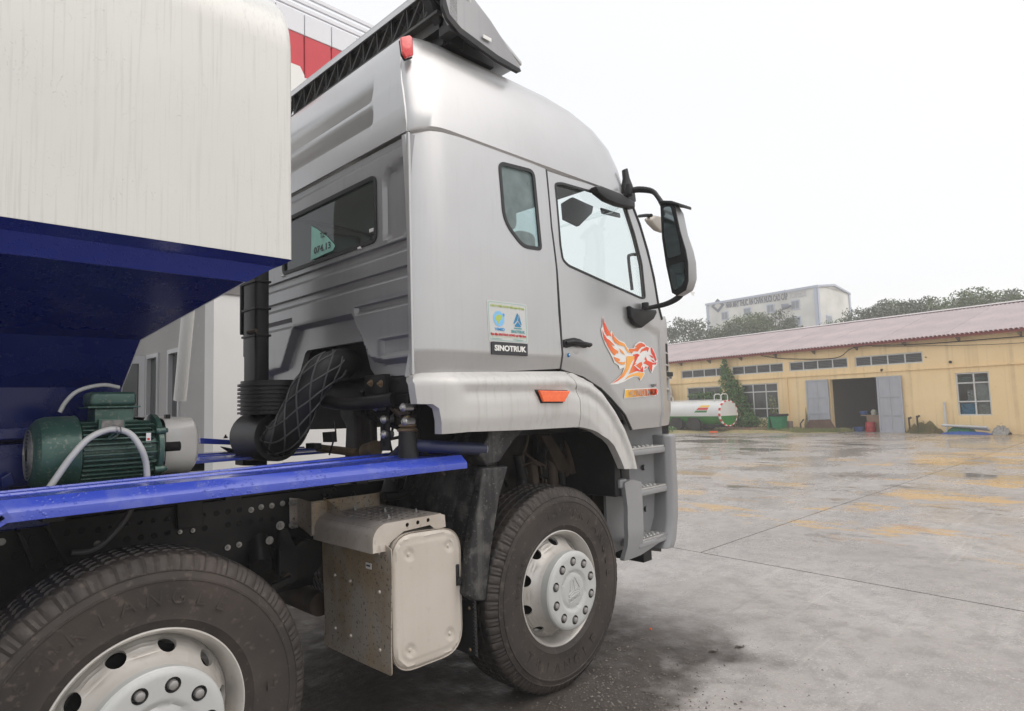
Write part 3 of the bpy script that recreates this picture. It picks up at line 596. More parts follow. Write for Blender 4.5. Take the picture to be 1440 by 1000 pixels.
# ------------------------------------------------------------------ plants
LEAF = [mat('leaf_green', (.09, .13, .055), .55, 0, (.12, .16, .075), .7, .8), mat('leaf_vine', (.06, .15, .035), .5, 0, (.11, .22, .05), 2, .8), mat('leaf_grey_green', (.105, .125, .09), .6, 0, (.08, .10, .065), .6, .9), mat('grass_blade', (.16, .20, .06), .6, 0, (.30, .27, .12), 1.5, .9)]
BARK = mat('bark', (.13, .11, .09), .9, 0, (.2, .17, .14), 6)
def leafquads(g, c, s, k, rr, spread, r2=None):
    for _ in range(k):
        while 1:
            d = Vector((rr.uniform(-1, 1), rr.uniform(-1, 1), rr.uniform(-1, 1)))
            if d.length < 1: break
        p = c+Vector((d.x*spread[0], d.y*spread[1], d.z*spread[2])); a = Vector((rr.gauss(0, 1), rr.gauss(0, 1), rr.gauss(0, 1)-.2)).normalized(); b = a.cross(Vector((rr.gauss(0, 1), rr.gauss(0, 1), rr.gauss(0, 1)))).normalized()
        q = s*rr.uniform(.6, 1.3); g.add([p-a*q, p+b*q*.42, p+a*q, p-b*q*.42], [(0, 1, 2, 3)])
def make_tree(seed, h, r_, n_cl, per_, m, ls=.16):
    rr = random.Random(seed); g = G(); g.tube([(0, 0, 0), (.1, .05, h*.3), (.0, .1, h*.55)], .2, 8, rf=lambda i: .22-.05*i)
    tr = g.build('trunk', BARK, None, 40); cl = []
    for i in range(n_cl):
        t = rr.uniform(0, 6.283); q = math.sqrt(rr.random())*r_; zz_ = h*(.50+(.20+.25*rr.random())*(1-.85*(q/r_)**2)+.08*rr.random()); cl.append(Vector((q*math.cos(t), q*math.sin(t), zz_)))
    lm_ = []
    for c_ in cl[:9]:
        g = G(); g.tube([(0, .05, h*.35), c_*.5+Vector((0, 0, h*.22)), c_], .06, 5, rf=lambda i: .11-.04*i); lm_.append(g.build('limb', BARK, None, 30))
    g = G()
    for c_ in cl: q_ = rr.uniform(.6, 1.3); leafquads(g, c_, ls, int(per_*q_), rr, (r_*.24*q_, r_*.24*q_, h*.075*q_))
    cr_ = g.build('crown', m, None, 0); return tr, lm_, cr_
protos = [make_tree(3, 8., 3.2, 44, 150, LEAF[2], .11), make_tree(9, 9., 3.8, 56, 150, LEAF[0], .11), make_tree(21, 7., 2.6, 32, 145, LEAF[2], .10)]
for tr_, lm_, cr_ in protos: 
    for o in [tr_, cr_]+lm_: COL.objects.unlink(o)
def place_tree(k, px, py_top, dist, sc, rz, label):
    d = ray(px, py_top); dd = Vector((d.x, d.y, 0)).length; p = CAMP+d*(dist/dd); top = p.z
    tr_, lm_, cr_ = protos[k]; hh = (8, 9, 7)[k]*.985; t = tag(empty('tree', (p.x, p.y, 0), rz), label, 'tree', 'trees beyond the workshop roof'); sc *= 1.15 if px > 1200 else 1.05; t.scale = (sc, sc, top/hh)
    for o in [tr_, cr_]+lm_:
        c = o.copy(); COL.objects.link(c); c.parent = t
for a in ((0, 966, 449, 60, 1.0, 0, 'round leafy tree at the left end, just right of the truck mirror'), (2, 990, 462, 58, .8, 1, 'low dark tree between the leftmost tree and the feed mill'), (1, 1050, 437, 56, .85, 2, 'tall pale green tree in front of the feed mill wall'), (0, 1082, 440, 57, .85, 3.5, 'leafy tree touching the right side of the tallest mill tree'), (2, 1022, 462, 55, 1.0, 4.1, 'low bush like tree below the feed mill logo'),
          (2, 1108, 458, 54, .8, 5, 'low tree below the middle windows of the feed mill'), (0, 1140, 462, 58, .7, .6, 'thin sparse tree below the right part of the feed mill'), (1, 1180, 445, 62, .9, 1.9, 'dark round tree just right of the feed mill'), (2, 1200, 446, 56, .7, 1.1, 'small tree in the gap right of the feed mill'),
          (0, 1225, 428, 56, .95, 2.7, 'pale open tree at the left end of the right hand tree row'), (1, 1262, 418, 60, .9, 3.3, 'broad tree second in the right hand tree row'), (0, 1300, 419, 58, .95, 4.4, 'misty tree in the middle of the right hand tree row'), (1, 1345, 407, 56, .95, .3, 'dark tall tree in the right hand tree row'), (1, 1378, 408, 60, .9, 1.3, 'dark tree beside the tallest one in the right hand row'),
          (0, 1412, 414, 58, .9, 2.2, 'open tree near the right edge of the picture'), (1, 1445, 411, 56, .9, 5.1, 'tree cut by the right edge of the picture')):
    place_tree(*a)
# vine on the workshop wall and bush at its foot
rr = random.Random(5); g = G()
for (x, z, sx_, sz_, k) in ((-8.2, 3.45, .12, .2, 60), (-8.25, 3.15, .22, .25, 120), (-8.15, 2.8, .38, .3, 240), (-8.05, 2.4, .55, .35, 330), (-7.9, 2.0, .7, .4, 420), (-7.8, 1.6, .75, .4, 430), (-7.6, 1.2, .8, .4, 430), (-7.5, .8, .8, .4, 430), (-7.5, .4, .85, .35, 400), (-9.2, 1.75, .8, .22, 260), (-10.0, 1.8, .6, .2, 130), (-8.7, 1.5, .5, .3, 200)): leafquads(g, BW(x, -.25, z), .075, k, rr, (.18, sx_, sz_))
t = empty('climbing_vine', BW(-7.9, -.2, .1)); tag(t, 'green climbing vine spreading up the yellow wall to the eaves', 'climbing plant')
o = g.build('foliage', LEAF[1], None, 0); o.data.transform(Matrix.Translation(-t.location)); o.parent = t
g = G(); g.tube([Vector(), Vector((0, -.05, 1.2)), Vector((-.05, .2, 2.4)), Vector((0, .35, 3.3))], .03, 6); g.build('stem', BARK, t)
def bush(name, label, x, y, s3, k, m, ls=.07, z=.1):
    g = G(); t = empty(name, BW(x, y, z)); tag(t, label, 'bush')
    for i in range(5): leafquads(g, Vector((rr.uniform(-.2, .2)*s3[0], rr.uniform(-.6, .6)*s3[1], s3[2]*rr.uniform(.6, 1.1))), ls, k//5, rr, (s3[0]*.6, s3[1]*.6, s3[2]*.7))
    g.build('foliage', m, t, 0); g = G()
    for i in range(3): g.tube([Vector(), Vector((rr.uniform(-.1, .1), rr.uniform(-.2, .2), s3[2]*1.3))], .012, 5)
    g.build('stem', BARK, t)
bush('bush', 'dense green bush under the white framed window', -6.1, -.8, (.5, .75, .42), 900, LEAF[1])
bush('sapling', 'thin young tree in front of the white framed window', -5.5, -.5, (.3, .35, 1.0), 170, mat('sapling_leaf', (.2, .24, .09), .6), .06)
bush('shrub', 'low green shrub growing in front of the tanker', -9.7, -3.6, (.4, .9, .18), 500, LEAF[1], .07, .05)
bush('shrub', 'low weeds behind the step of the silver cab', -12.8, -3.2, (.4, 1.6, .2), 500, LEAF[0], .07, .05)
g = G()
for k in range(5200):
    u_ = rr.random(); x = -16+14.*u_; y = -rr.uniform(.1, max(.5, .25*(abs(x)-1.2)+.3))
    if rr.random() < .5: x = rr.uniform(-6, -2.3); y = -rr.uniform(.25, 1.6)*min(1, abs(x+1.9)/1.4)
    p = BW(x, y, .05 if x < -4 else .02); h_ = rr.uniform(.05, .20); a = Vector((rr.uniform(-.05, .05), rr.uniform(-.07, .07), h_)); b = Vector((rr.uniform(-.01, .01), .016, 0)); g.add([p-b, p+b, p+a], [(0, 1, 2)])
tag(g.build('grass', LEAF[3], None, 0), 'tufts of wet grass and straw on the verge before the workshop', 'grass', kind='stuff')
g = G()
for k in range(420):
    x = rr.uniform(.1, 1.3); p = BW(x, -.05-rr.random()*.2, 0); a = Vector((rr.uniform(-.05, .05), rr.uniform(-.07, .07), rr.uniform(.2, .55)*math.sin(math.pi*(x)/1.4))); g.add([p-Vector((0, .012, 0)), p+Vector((0, .012, 0)), p+a], [(0, 1, 2)])
tag(g.build('dry_weeds', mat('dry_weed', (.22, .16, .06), .8, 0, (.12, .13, .05), 3), None, 0), 'dry brown weeds against the stained wall right of the doors', 'weeds', kind='stuff')
# ------------------------------------------------------------------ green and white tank trailer
TC = PX(1024, 581, 'x', 25.6); TAN = R(77); TT = tag(empty('tank_trailer', (TC.x, TC.y, 0), TAN), 'white tank trailer with green belly and red dashed rim parked by the vine', 'tank trailer')
TWM = mat('trailer_white', (.66, .66, .64), .3, 0, (.6, .6, .58), 2, .6); TGM = mat('trailer_green', (.03, .20, .03), .35, 0, (.02, .14, .03), 3)
rz_, zc_ = .60, TC.z; L_T = 7.5
def band(a0, a1, x0, x1, r_, m, name, par, n=20):
    g = G(); vs = []
    for i in range(n+1):
        t = a0+(a1-a0)*i/n
        for x in (x0, x1): vs.append((x, r_*math.cos(t)*1.05, zc_+r_*math.sin(t)))
    g.add(vs, [(2*i, 2*i+1, 2*i+3, 2*i+2) for i in range(n)]); return g.build(name, m, par, 60)
c30 = R(-12)
bt_ = band(c30, math.pi-c30, 0, L_T, rz_, TWM, 'tank_shell', TT, 30); band(math.pi-c30, 2*math.pi+c30, 0, L_T, rz_, TGM, 'tank_belly', bt_, 24)
def endcap(a0, a1, m, name):
    g = G(); n = 24; pts = [(-.03, .93*rz_*math.cos(a0+(a1-a0)*i/n)*1.05, zc_+.93*rz_*math.sin(a0+(a1-a0)*i/n)) for i in range(n+1)]; g.add(pts, [tuple(range(len(pts)))]); g.build(name, m, bt_, 0)
endcap(c30, math.pi-c30, TWM, 'end_plate'); endcap(math.pi-c30, 2*math.pi+c30, TGM, 'end_plate_lower')
for i in range(28):
    t0, t1 = 2*math.pi*i/28, 2*math.pi*(i+1)/28; g = G(); vs = []
    for t in (t0, (t0+t1)/2, t1): vs += [(-.035, 1.05*rz_*.93*math.cos(t), zc_+rz_*.93*math.sin(t)), (-.035, 1.05*rz_*1.02*math.cos(t), zc_+rz_*1.02*math.sin(t)), (.05, 1.05*rz_*1.02*math.cos(t), zc_+rz_*1.02*math.sin(t))]
    g.add(vs, [(0, 3, 4, 1), (1, 4, 5, 2), (3, 6, 7, 4), (4, 7, 8, 5)]); g.build('rim_stripe', RDP if i % 2 else WHITEP, bt_, 0)
for col_, z0_, z1_ in ((mat('stripe_yellow', (.75, .45, .05), .4), .72, .55), (RDP, .52, .32), (TGM, .28, .10)):
    a0, a1 = math.asin(z0_*.9), math.asin(z1_*.9); g = G(); vs = []
    for t in (a0, (a0+a1)/2, a1):
        y = rz_*1.052*math.cos(t); z = zc_+rz_*1.002*math.sin(t); sh = (z-zc_)*1.1
        vs += [(.75-sh*.3, y, z), (1.55-sh*.9, y, z)]
    g.add(vs, [(0, 1, 3, 2), (2, 3, 5, 4)]); g.build('stripe', col_, bt_, 0)
for x in (.15, .55, 3.6):
    g = G(); g.tube([(x, .25, zc_+rz_*.9), (x, .25, zc_+rz_*1.4), (x, .15, zc_+rz_*1.5), (x, -.1, zc_+rz_*1.5), (x, -.2, zc_+rz_*1.4), (x, -.2, zc_+rz_*.9)], .022, 6); g.build('hand_rail', TWM, TT)
g = G(); g.cyl((.1, .28, zc_+rz_*1.05), (L_T, .28, zc_+rz_*1.05), .02, n=6); g.build('hand_rail', TWM, TT)
g = G(); g.bx(.2, L_T, -.35, .35, .25, zc_-rz_*.85); g.build('chassis_beam', BLACK, TT, 0)
for x in (1.6, 2.7):
    for y in (-.55, .4):
        g = G(); g.cyl((x, y, .42), (x, y+.2, .42), .40, n=20); g.build('wheel', TREAD, TT, 30)
p = PX(1003, 600, 'x', 24.9); g = G(); g.bx(-.1, .1, -.15, .15, 0, .08); o = g.build('reflector', ORANGE, None, 0); o.location = (p.x, p.y, .03); tag(o, 'small orange object on the ground before the trailer', 'marker')
TC2 = PX(958, 548, 'x', 29.5); vt = tag(empty('storage_tank', (TC2.x-1.5, TC2.y, 0), R(77)), 'plain white storage tank standing behind the tank trailer', 'tank')
g = G(); g.lathe([(0, 0), (.3, -.02), (.5, -.09), (.62, -.2), (.62, -4), (0, -4)], (0, 0, TC2.z-.15), (-1, 0, 0), 28); g.build('tank_shell', TWM, vt, 40); g = G(); g.bx(.5, .7, -.4, .4, 0, TC2.z-.7); g.bx(3, 3.2, -.4, .4, 0, TC2.z-.7); g.build('saddle', BLACK, vt, 0)
# ------------------------------------------------------------------ distant feed mill
FA = R(83); FE = Vector((math.cos(FA), math.sin(FA), 0)); FI = Vector((math.sin(FA), -math.cos(FA), 0))
d = ray(1148, 401.5); FC = CAMP+d*(88/Vector((d.x, d.y, 0)).length); FCz = FC.z; FC = Vector((FC.x, FC.y, 0))
def FL(px, py): d = ray(px, py); t = (FC-CAMP).dot(FI)/d.dot(FI); X_ = CAMP+d*t; return Vector((-(X_-FC).dot(FE), 0, X_.z))
FM = tag(empty('feed_mill', FC, FA+math.pi), 'tall white feed mill with blue corner trims and lettering beyond the trees', 'building')
FWM = mat('mill_white', (.76, .76, .71), .7, 0, (.55, .55, .52), .3); FBL = mat('mill_trim_blue', (.45, .50, .60), .6); FTX = mat('mill_lettering', (.13, .15, .20), .7); FPA = mat('mill_pane', (.20, .23, .26), .3)
xl = FL(994, 428).x; ztl = FL(994, 428).z; wdt = -xl; dep = 9.
g = G(); g.bx(xl, 0, 0, dep, 0, FCz-.0); g.prism([(0, 0, FCz), (0, dep/2, FCz+.5), (0, dep, FCz-.4)], (-wdt, 0, 0)); g.build('wall', FWM, FM, 0)
g = G(); g.bx(xl-.2, .25, -.15, 0, FCz-.25, FCz+.05); g.prism([(.0, 0, FCz-.2), (.0, dep/2, FCz+.35), (.0, dep, FCz-.4), (.0, dep, FCz-.2), (0, dep/2, FCz+.6), (.0, 0, FCz+.05)], (.2, 0, 0)); g.build('roof_edge', FBL, FM, 0)
for x0_, x1_, y0_, y1_ in ((-.35, .12, -.1, 0), (0, .12, -.1, .4), (xl-.1, xl+.3, -.1, 0), (0, .12, dep-.4, dep)):
    g = G(); g.bx(x0_, x1_, y0_, y1_, 0, FCz-.25); g.build('corner_trim', FBL, FM, 0)
mp_ = lambda x, y: (940+x/4.1654, 380+y/4.1654)
for q in ((310, 354, 245, 290), (440, 486, 222, 262), (575, 624, 202, 248), (718, 773, 178, 228), (725, 780, 275, 325)):
    a = FL(*mp_(q[0], q[2])); b = FL(*mp_(q[1], q[3])); g = G(); g.bx(a.x, b.x, -.10, 0, b.z, a.z); w_ = g.build('window', FBL, FM, 0); n_ = 2
    for i in range(n_):
        x0_ = a.x+.12+(b.x-a.x-.18)*i/n_; g = G(); g.bx(x0_, x0_+(b.x-a.x-.3)/n_, -.12, -.10, b.z+.15, a.z-.15); g.build('pane', FPA, w_, 0)
for (y0_, z0_) in ((2.0, -3.6), (5.6, -4.3), (2.0, -7.6), (5.6, -8.2)):
    g = G(); g.bx(0, .1, y0_, y0_+1.4, FCz+z0_-2.3, FCz+z0_); w_ = g.build('window', FBL, FM, 0); g = G(); g.bx(.1, .12, y0_+.15, y0_+1.25, FCz+z0_-2.15, FCz+z0_-.15); g.build('pane', FPA, w_, 0)
a = FL(*mp_(337, 208)); b = FL(*mp_(698, 155)); tz = FL(*mp_(515, 180)).z
text('lettering', 'NHÀ MÁY THỨC ĂN CHĂN NUÔI CAO CẤP', 1.15, (1, 0, (b.z-a.z)/(b.x-a.x)), (0, 0, 1), ((a.x+b.x)/2, -.05, (a.z+b.z)/2), FTX, FM, .02, .03, width=(b.x-a.x))
a = FL(*mp_(708, 152)); b = FL(*mp_(808, 135)); text('lettering', 'TOPFEEDS', 1.15, (1, 0, (b.z-a.z)/(b.x-a.x)), (0, 0, 1), ((a.x+b.x)/2, -.05, (a.z+b.z)/2), mat('mill_faded_letter', (.50, .51, .52), .7), FM, .02, .02, width=(b.x-a.x))
a = FL(*mp_(290, 208)); 
for s_ in (1.35, .7):
    g = G(); c_ = Vector((a.x, -.06 if s_ > 1 else -.09, a.z)); g.prism([c_+Vector((-s_*.8, 0, 0)), c_+Vector((0, 0, s_*.75)), c_+Vector((s_*.8, 0, 0)), c_+Vector((0, 0, -s_*.75))], (0, .04, 0)); g.build('logo', FTX if s_ > 1 else FWM, FM, 0)
a = FL(*mp_(705, 212)); g = G(); g.cyl((a.x-.5, -.9, a.z-.1), (a.x+.3, -.5, a.z), .42, .3, n=14); g.bx(a.x, a.x+.4, -.5, 0, a.z-.1, a.z+.1); g.build('extractor_hood', FTX, FM, 30)
# ------------------------------------------------------------------ showroom behind the truck, on its left
SY = 4.5
def sp(px, py): return PX(px, py, 'y', SY)
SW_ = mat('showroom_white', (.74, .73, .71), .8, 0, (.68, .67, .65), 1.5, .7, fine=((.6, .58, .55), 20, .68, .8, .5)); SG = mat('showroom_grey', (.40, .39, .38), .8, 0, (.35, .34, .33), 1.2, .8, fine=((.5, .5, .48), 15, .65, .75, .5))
SH_ = tag(empty('showroom', (0, SY, 0)), 'white showroom building behind the truck with red sign band and pale roof bars', 'building')
c0 = sp(301, 412); cx = c0.x; ctz = c0.z
g = G(); g.bx(cx, 2.9, 0, .25, -.05, ctz); g.build('wall', SW_, SH_, 0)
def sx(px, py): p = PX(px, py, 'x', cx-.001); return (p.y-SY, p.z)
# the reveal wall running away to the left, with its door and window openings
dl = [sx(*p) for p in ((222, 494), (255, 485), (254, 588), (222, 585))]
w1 = (sx(224, 500)[0], sx(207, 500)[0]); w2_ = (sx(254, 500)[0], sx(237, 500)[0])
ztop = sx(240, 492)[1]
g = G(); g.bx(cx, cx+.2, .25, 12, -.05, 6.0) if False else None
lo = [(.25, 12)]; ops = sorted([w1, w2_]); cur = .25
g = G()
for a, b in ops:
    g.bx(cx+.001, cx+.2, cur, a, -.05, ztop); cur = b
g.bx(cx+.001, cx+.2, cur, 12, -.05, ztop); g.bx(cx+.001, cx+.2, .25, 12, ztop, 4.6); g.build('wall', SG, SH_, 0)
for k, (a, b) in enumerate(ops):
    g = G(); t = .05; g.bx(cx-.02, cx+.06, a, a+t, .9, ztop); g.bx(cx-.02, cx+.06, b-t, b, .9, ztop); g.bx(cx-.02, cx+.06, a+t, b-t, ztop-t, ztop); g.bx(cx-.02, cx+.06, a+t, b-t, .9, .95); f_ = g.build('window', mat('alu_frame', (.45, .45, .46), .4), SH_, 0)
    g = G(); g.add([(cx+.03, a+t, .95), (cx+.03, b-t, .95), (cx+.03, b-t, ztop-t), (cx+.03, a+t, ztop-t)], [(0, 1, 2, 3)]); g.build('pane', DG, f_, 0)
    g = G(); g.bx(cx+.01, cx+.15, a, b, -.05, .9); g.build('wall', SG, SH_, 0)
g = G(); b_ = ops[-1][1]; g.prism([(cx-.02, b_+.02, 0), (cx-.02, b_+.02, ztop), (cx-.7, b_+.55, ztop), (cx-.7, b_+.55, 0)], (.04, 0, 0)); dd_ = g.build('open_door', mat('alu_frame', None) if False else MATS['alu_frame'], SH_, 0)
g = G(); g.prism([(cx-.07, b_+.07, .2), (cx-.07, b_+.07, ztop-.1), (cx-.65, b_+.50, ztop-.1), (cx-.65, b_+.50, .2)], (.0-.02, -.01, 0)); g.build('pane', DG, dd_, 0)
g = G(); a = PX(265, 435, 'x', cx-.5); b = PX(253, 563, 'x', cx-.5); g.cyl(a-Vector((0, SY, 0))+Vector((0, 0, 0)), b-Vector((0, SY, 0)), .055, n=14); pp_ = g.build('hanging_pipe', PVC, SH_, 30)
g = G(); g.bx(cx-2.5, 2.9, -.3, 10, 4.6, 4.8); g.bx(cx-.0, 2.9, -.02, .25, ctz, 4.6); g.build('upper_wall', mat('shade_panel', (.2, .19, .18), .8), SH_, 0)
# fascia: red sign panels over a pale band, bars above
def sf(px, py, y): p = PX(px, py, 'y', y); return Vector((p.x, p.y-SY, p.z))
FY = 5.2
r0, r1 = sf(416, 45, FY), sf(475, 70, FY); rb = sf(416, 106, FY); zr1 = (r0.z+r1.z)/2; zr0 = rb.z
REDP = mat('sign_red', (.58, .035, .05), .45, 0, (.50, .03, .045), 1.5); PALE = mat('sign_pale', (.72, .73, .76), .5)
pw = (sf(466, 70, FY).x-sf(410, 45, FY).x)/1.45
for k in range(-4, 4):
    x0_ = sf(466, 70, FY).x+(k-1)*pw
    if sf(432, 105, FY).x > x0_+pw*.5 and False: continue
    g = G(); g.bx(x0_+.008, x0_+pw-.008, FY-SY, FY-SY+.08, zr0, zr1); g.build('sign_panel', REDP, SH_, 0, .008)
    g = G(); g.bx(x0_+.006, x0_+pw-.006, FY-SY-.01, FY-SY+.1, zr1, zr1+.30); g.build('fascia_panel', PALE, SH_, 0, .008)
g = G(); g.bx(sf(300, 100, FY).x, 3, FY-SY-.02, FY-SY+.1, zr0-1.2, zr0); g.build('fascia_panel', PALE, SH_, 0)
q = sf(426, 107, FY); g = G(); g.prism([(q.x-1.8, FY-SY-.04, zr0-.5), (q.x-.05, FY-SY-.04, zr0-.5), (q.x, FY-SY-.04, zr0-.42), (q.x+.0, FY-SY-.04, zr0+.02), (q.x-.06, FY-SY-.04, zr0+.12), (q.x-1.8, FY-SY-.04, zr0+.15)], (0, .02, 0)); g.build('sign_letter', WHITEP, SH_, 0)
for px, py in ((368, 2), (395, 0), (418, 0), (441, 0)):
    p = sf(px, py, FY+.4); g = G(); g.bx(p.x-3.6, 3.4, p.y-.02, p.y+.02, p.z-.025, p.z+.025); g.build('roof_bar', PALE, SH_, 0)
for x in (-3.0, 3.0):
    p = sf(441, 0, FY+.4); g = G(); g.bx(x, x+.08, p.y+.1, p.y+.18, zr1+.3, p.z+.1); g.build('bar_post', PALE, SH_, 0)
# ------------------------------------------------------------------ misty air
HZ = bpy.data.materials.new('haze'); HZ.use_nodes = True; nt = HZ.node_tree; nt.nodes.clear(); o_ = nt.nodes.new('ShaderNodeOutputMaterial'); pv = nt.nodes.new('ShaderNodeVolumePrincipled')
pv.inputs['Color'].default_value = (1, .995, .98, 1); pv.inputs['Density'].default_value = .003; pv.inputs['Anisotropy'].default_value = 0; nt.links.new(pv.outputs[0], o_.inputs['Volume'])
g = G(); g.bx(-30, 125, -50, 80, -1.5, 22); hz = g.build('haze', HZ, None, 0); tag(hz, kind='stuff')
# ================================================================== THE TRUCK (X forward, Y to its left, Z up; its right front wheel stands at the origin)
TR = tag(empty('tanker_truck'), 'huge silver cabbed truck with white tank, blue deck and black chassis in the foreground', 'truck')
YC = .90            # middle of the cab
XR = -.945          # rear wall of the cab
def smooth(t): t = max(0., min(1., t)); return t*t*(3-2*t)
def pld(x, z, pts):
    best = 9
    for (ax, az), (bx, bz) in zip(pts, pts[1:]):
        dx, dz = bx-ax, bz-az; t = max(0, min(1, ((x-ax)*dx+(z-az)*dz)/(dx*dx+dz*dz)))
        best = min(best, math.hypot(x-ax-dx*t, z-az-dz*t))
    return best
ARC = [(-.95, 1.69), (.02, 1.712), (.22, 1.675), (.36, 1.61), (.48, 1.50), (.58, 1.38), (.66, 1.24), (.70, 1.11)]
def side_y(x, z):
    y = -.03
    if z > 2.3: y += .03*min(1.3, ((z-2.3)/.55)**1.5)
    if z > 2.9: y += .05*(z-2.9)
    if x < -.75: y += .065*min(1, (-.75-x)/.2)**2
    if x > 1.0: y += .9*(x-1.0)**2
    if x < .02:
        if z < 1.795: y += .30*(1.795-z)
    elif z < 2.2:
        d = pld(x, z, ARC)
        if d < .095: y += .30*(.095-d)
    if x > .3 and z < 1.47: y += .22*(1.47-z)*smooth((x-.3)/.2)
    if x > .0 and z < 2.05: # shallow crease falling forward from the mirror foot
        q = z-(2.06-.30*(x-.85)); y += .010*smooth(-q/.02)*smooth((x-.55)/.35)
    return y
def SP(px, py, off=0.):
    y = -.03
    for _ in range(8):
        p = PX(px, py, 'y', y+off); y = side_y(p.x, p.z)
    return p
def sxz(pts): return [(p.x, p.z) for p in (SP(*q) for q in pts)]
def fside(x, z): return (x, side_y(x, z), z)
def mirr(f): return lambda x, z: (f(x, z)[0], 2*YC-f(x, z)[1], f(x, z)[2])
# ---- right hand side: sleeper panel, door, corner panel
SEAM = [(585, 177.6), (600, 178.5), (623, 181), (650, 190), (686, 204.5), (730, 222), (770, 239)]
seam_xz = [(-.945, 2.824), (-.86, 2.852), (-.76, 2.866)]+sxz(SEAM[4:])
gap = sxz([(768, 238), (775.4, 319.5), (783, 382.5), (786, 440), (788, 518.5)])
side_out = seam_xz+[(x-.006, z) for x, z in gap]+[(-.945, 1.675)]
slw = rpoly(sxz([(700, 226), (751, 239), (762, 353), (735, 349), (707, 312)]), [.05, .05, .03, .05, .08])
side_panel = panel('side_panel', side_out, [slw], fside, (0, .025, 0), SILVER, TR, .035, .02, gx=[-.94, -.92, -.9, -.88, -.86, -.84, -.82, -.79, -.76]+[-.72+.04*i for i in range(20)],
      gy=[1.70, 1.73, 1.76, 1.785, 1.795, 1.805, 1.83]+[1.87+.05*i for i in range(21)])
door_px = [(769.6, 240.5), (800, 250.5), (840, 262), (872, 270), (886, 285), (898, 315), (909, 352), (918, 390), (925, 430), (929, 445), (931, 490), (931.6, 560), (931, 599.6), (889.5, 604.4), (880, 584), (859.6, 560), (845, 545.5), (820, 529.5), (789.5, 519), (784.6, 382.5), (776.8, 319.5)]
win_px = [(779.5, 257), (789, 256), (829, 267.5), (878, 283), (893, 330), (903, 370), (908, 420), (902, 421), (850, 398), (799, 375), (790.5, 366), (787, 345)]
door_out = [(x+.004, z) if i not in (0, 18, 19, 20) else (x, z) for i, (x, z) in enumerate(sxz(door_px))]
door_win = rpoly(sxz(win_px), .025)
door = panel('door', door_out, [door_win], fside, (0, .03, 0), SILVER, TR, .026, .02)
for o_, out_, hl in ((side_panel, side_out, slw), (door, door_out, door_win)):
    panel(o_.name, out_, [hl], mirr(fside), (0, -.025, 0), SILVER, TR, .06, .04)
def ring(name, loop, wd, proud, m, parent, f=fside, inner=True, th=.012):
    """seal following a window edge"""
    c = Vector((sum(p[0] for p in loop)/len(loop), sum(p[1] for p in loop)/len(loop)))
    n = len(loop); ins = []
    area = sum(loop[i][0]*loop[(i+1) % n][1]-loop[(i+1) % n][0]*loop[i][1] for i in range(n))
    sg = 1 if area > 0 else -1
    for i in range(n):
        a, b, d = Vector(loop[i-1]), Vector(loop[i]), Vector(loop[(i+1) % n])
        t = (d-a).normalized(); nn = Vector((-t.y, t.x))*sg; ins.append(b+nn*wd)
    vs = []; fs = []
    for i in range(n):
        o = Vector(f(*loop[i])); q = Vector(f(*ins[i]))
        s = -1 if f is not None and o.y < YC else 1
        dv = Vector(proud)
        vs += [o, o+dv, q+dv*.7, q-dv*.6]
    for i in range(n):
        k = (i+1) % n
        for j in range(3): fs.append((i*4+j, k*4+j, k*4+j+1, i*4+j+1))
    g = G(); g.add(vs, fs); return g.build(name, m, parent, 50), [tuple(p) for p in ins]
G_SL = glassmat('misted_sleeper_glass', (.55, .72, .72), .03, ((.30, .38, .38), .62))
G_DR = glassmat('door_glass', (.90, .945, .925), .02); G_WS = glassmat('windscreen_glass', (.93, .96, .96), .02)
G_RR = glassmat('dark_rear_glass', (.13, .18, .17), .03)
def glass(name, loop, m, parent, off, f=fside):
    g = G(); n = len(loop); vs = [Vector(f(*p))+Vector(off) for p in loop]; g.add(vs, [tuple(range(n))]); return g.build(name, m, parent, 0)
for f_, s_ in ((fside, 1), (mirr(fside), -1)):
    g1 = glass('sleeper_window', slw, G_SL, TR, (0, .010*s_, 0), f_)
    r1, _ = ring('window_seal', slw, .020, (0, -.004*s_, 0), SEAL, g1, f_)
    g2 = glass('door_window', door_win, G_DR, TR, (0, .016*s_, 0), f_)
    r2, _ = ring('window_seal', door_win, .014, (0, -.003*s_, 0), SEAL, g2, f_)
    if s_ == 1: SLG, DRG = g1, g2
# corner panel ahead of the door, with its louvred slot
cp = sxz([(934, 447), (934.5, 599)])
def fcorner(x, z): return (x, -.03+.9*(x-1.0)**2 + (.22*(1.47-z) if z < 1.47 else 0), z)
corner_out = [(1.085, 1.36), (1.33, 1.365), (1.36, 1.50), (1.385, 1.98), (1.34, 2.08), (1.22, 2.12), (1.10, 2.10), (1.085, 2.06)]
slot = rpoly([(1.17, 1.53), (1.285, 1.53), (1.30, 1.93), (1.185, 1.93)], .02)
for f_, s_ in ((fcorner, 1), (mirr(fcorner), -1)):
    c_ = panel('corner_panel', corner_out, [slot], f_, (-.03, .05*s_, 0), SILVER, TR, .03)
    g = G(); pts = [Vector(f_(*p))+Vector((-.03, .05*s_, 0)) for p in slot]; g.add(pts, [tuple(range(len(pts)))]); g.build('vent_recess', BLACKP, c_)
    for k in range(4):
        z = 1.60+k*.085; a = Vector(f_(1.185, z)); b = Vector(f_(1.285, z)); g = G()
        g.prism([a, b, b+Vector((0, .045*s_, .03)), a+Vector((0, .045*s_, .03))], (0, 0, .012)); g.build('louvre', SILVER, c_, 0, .003)
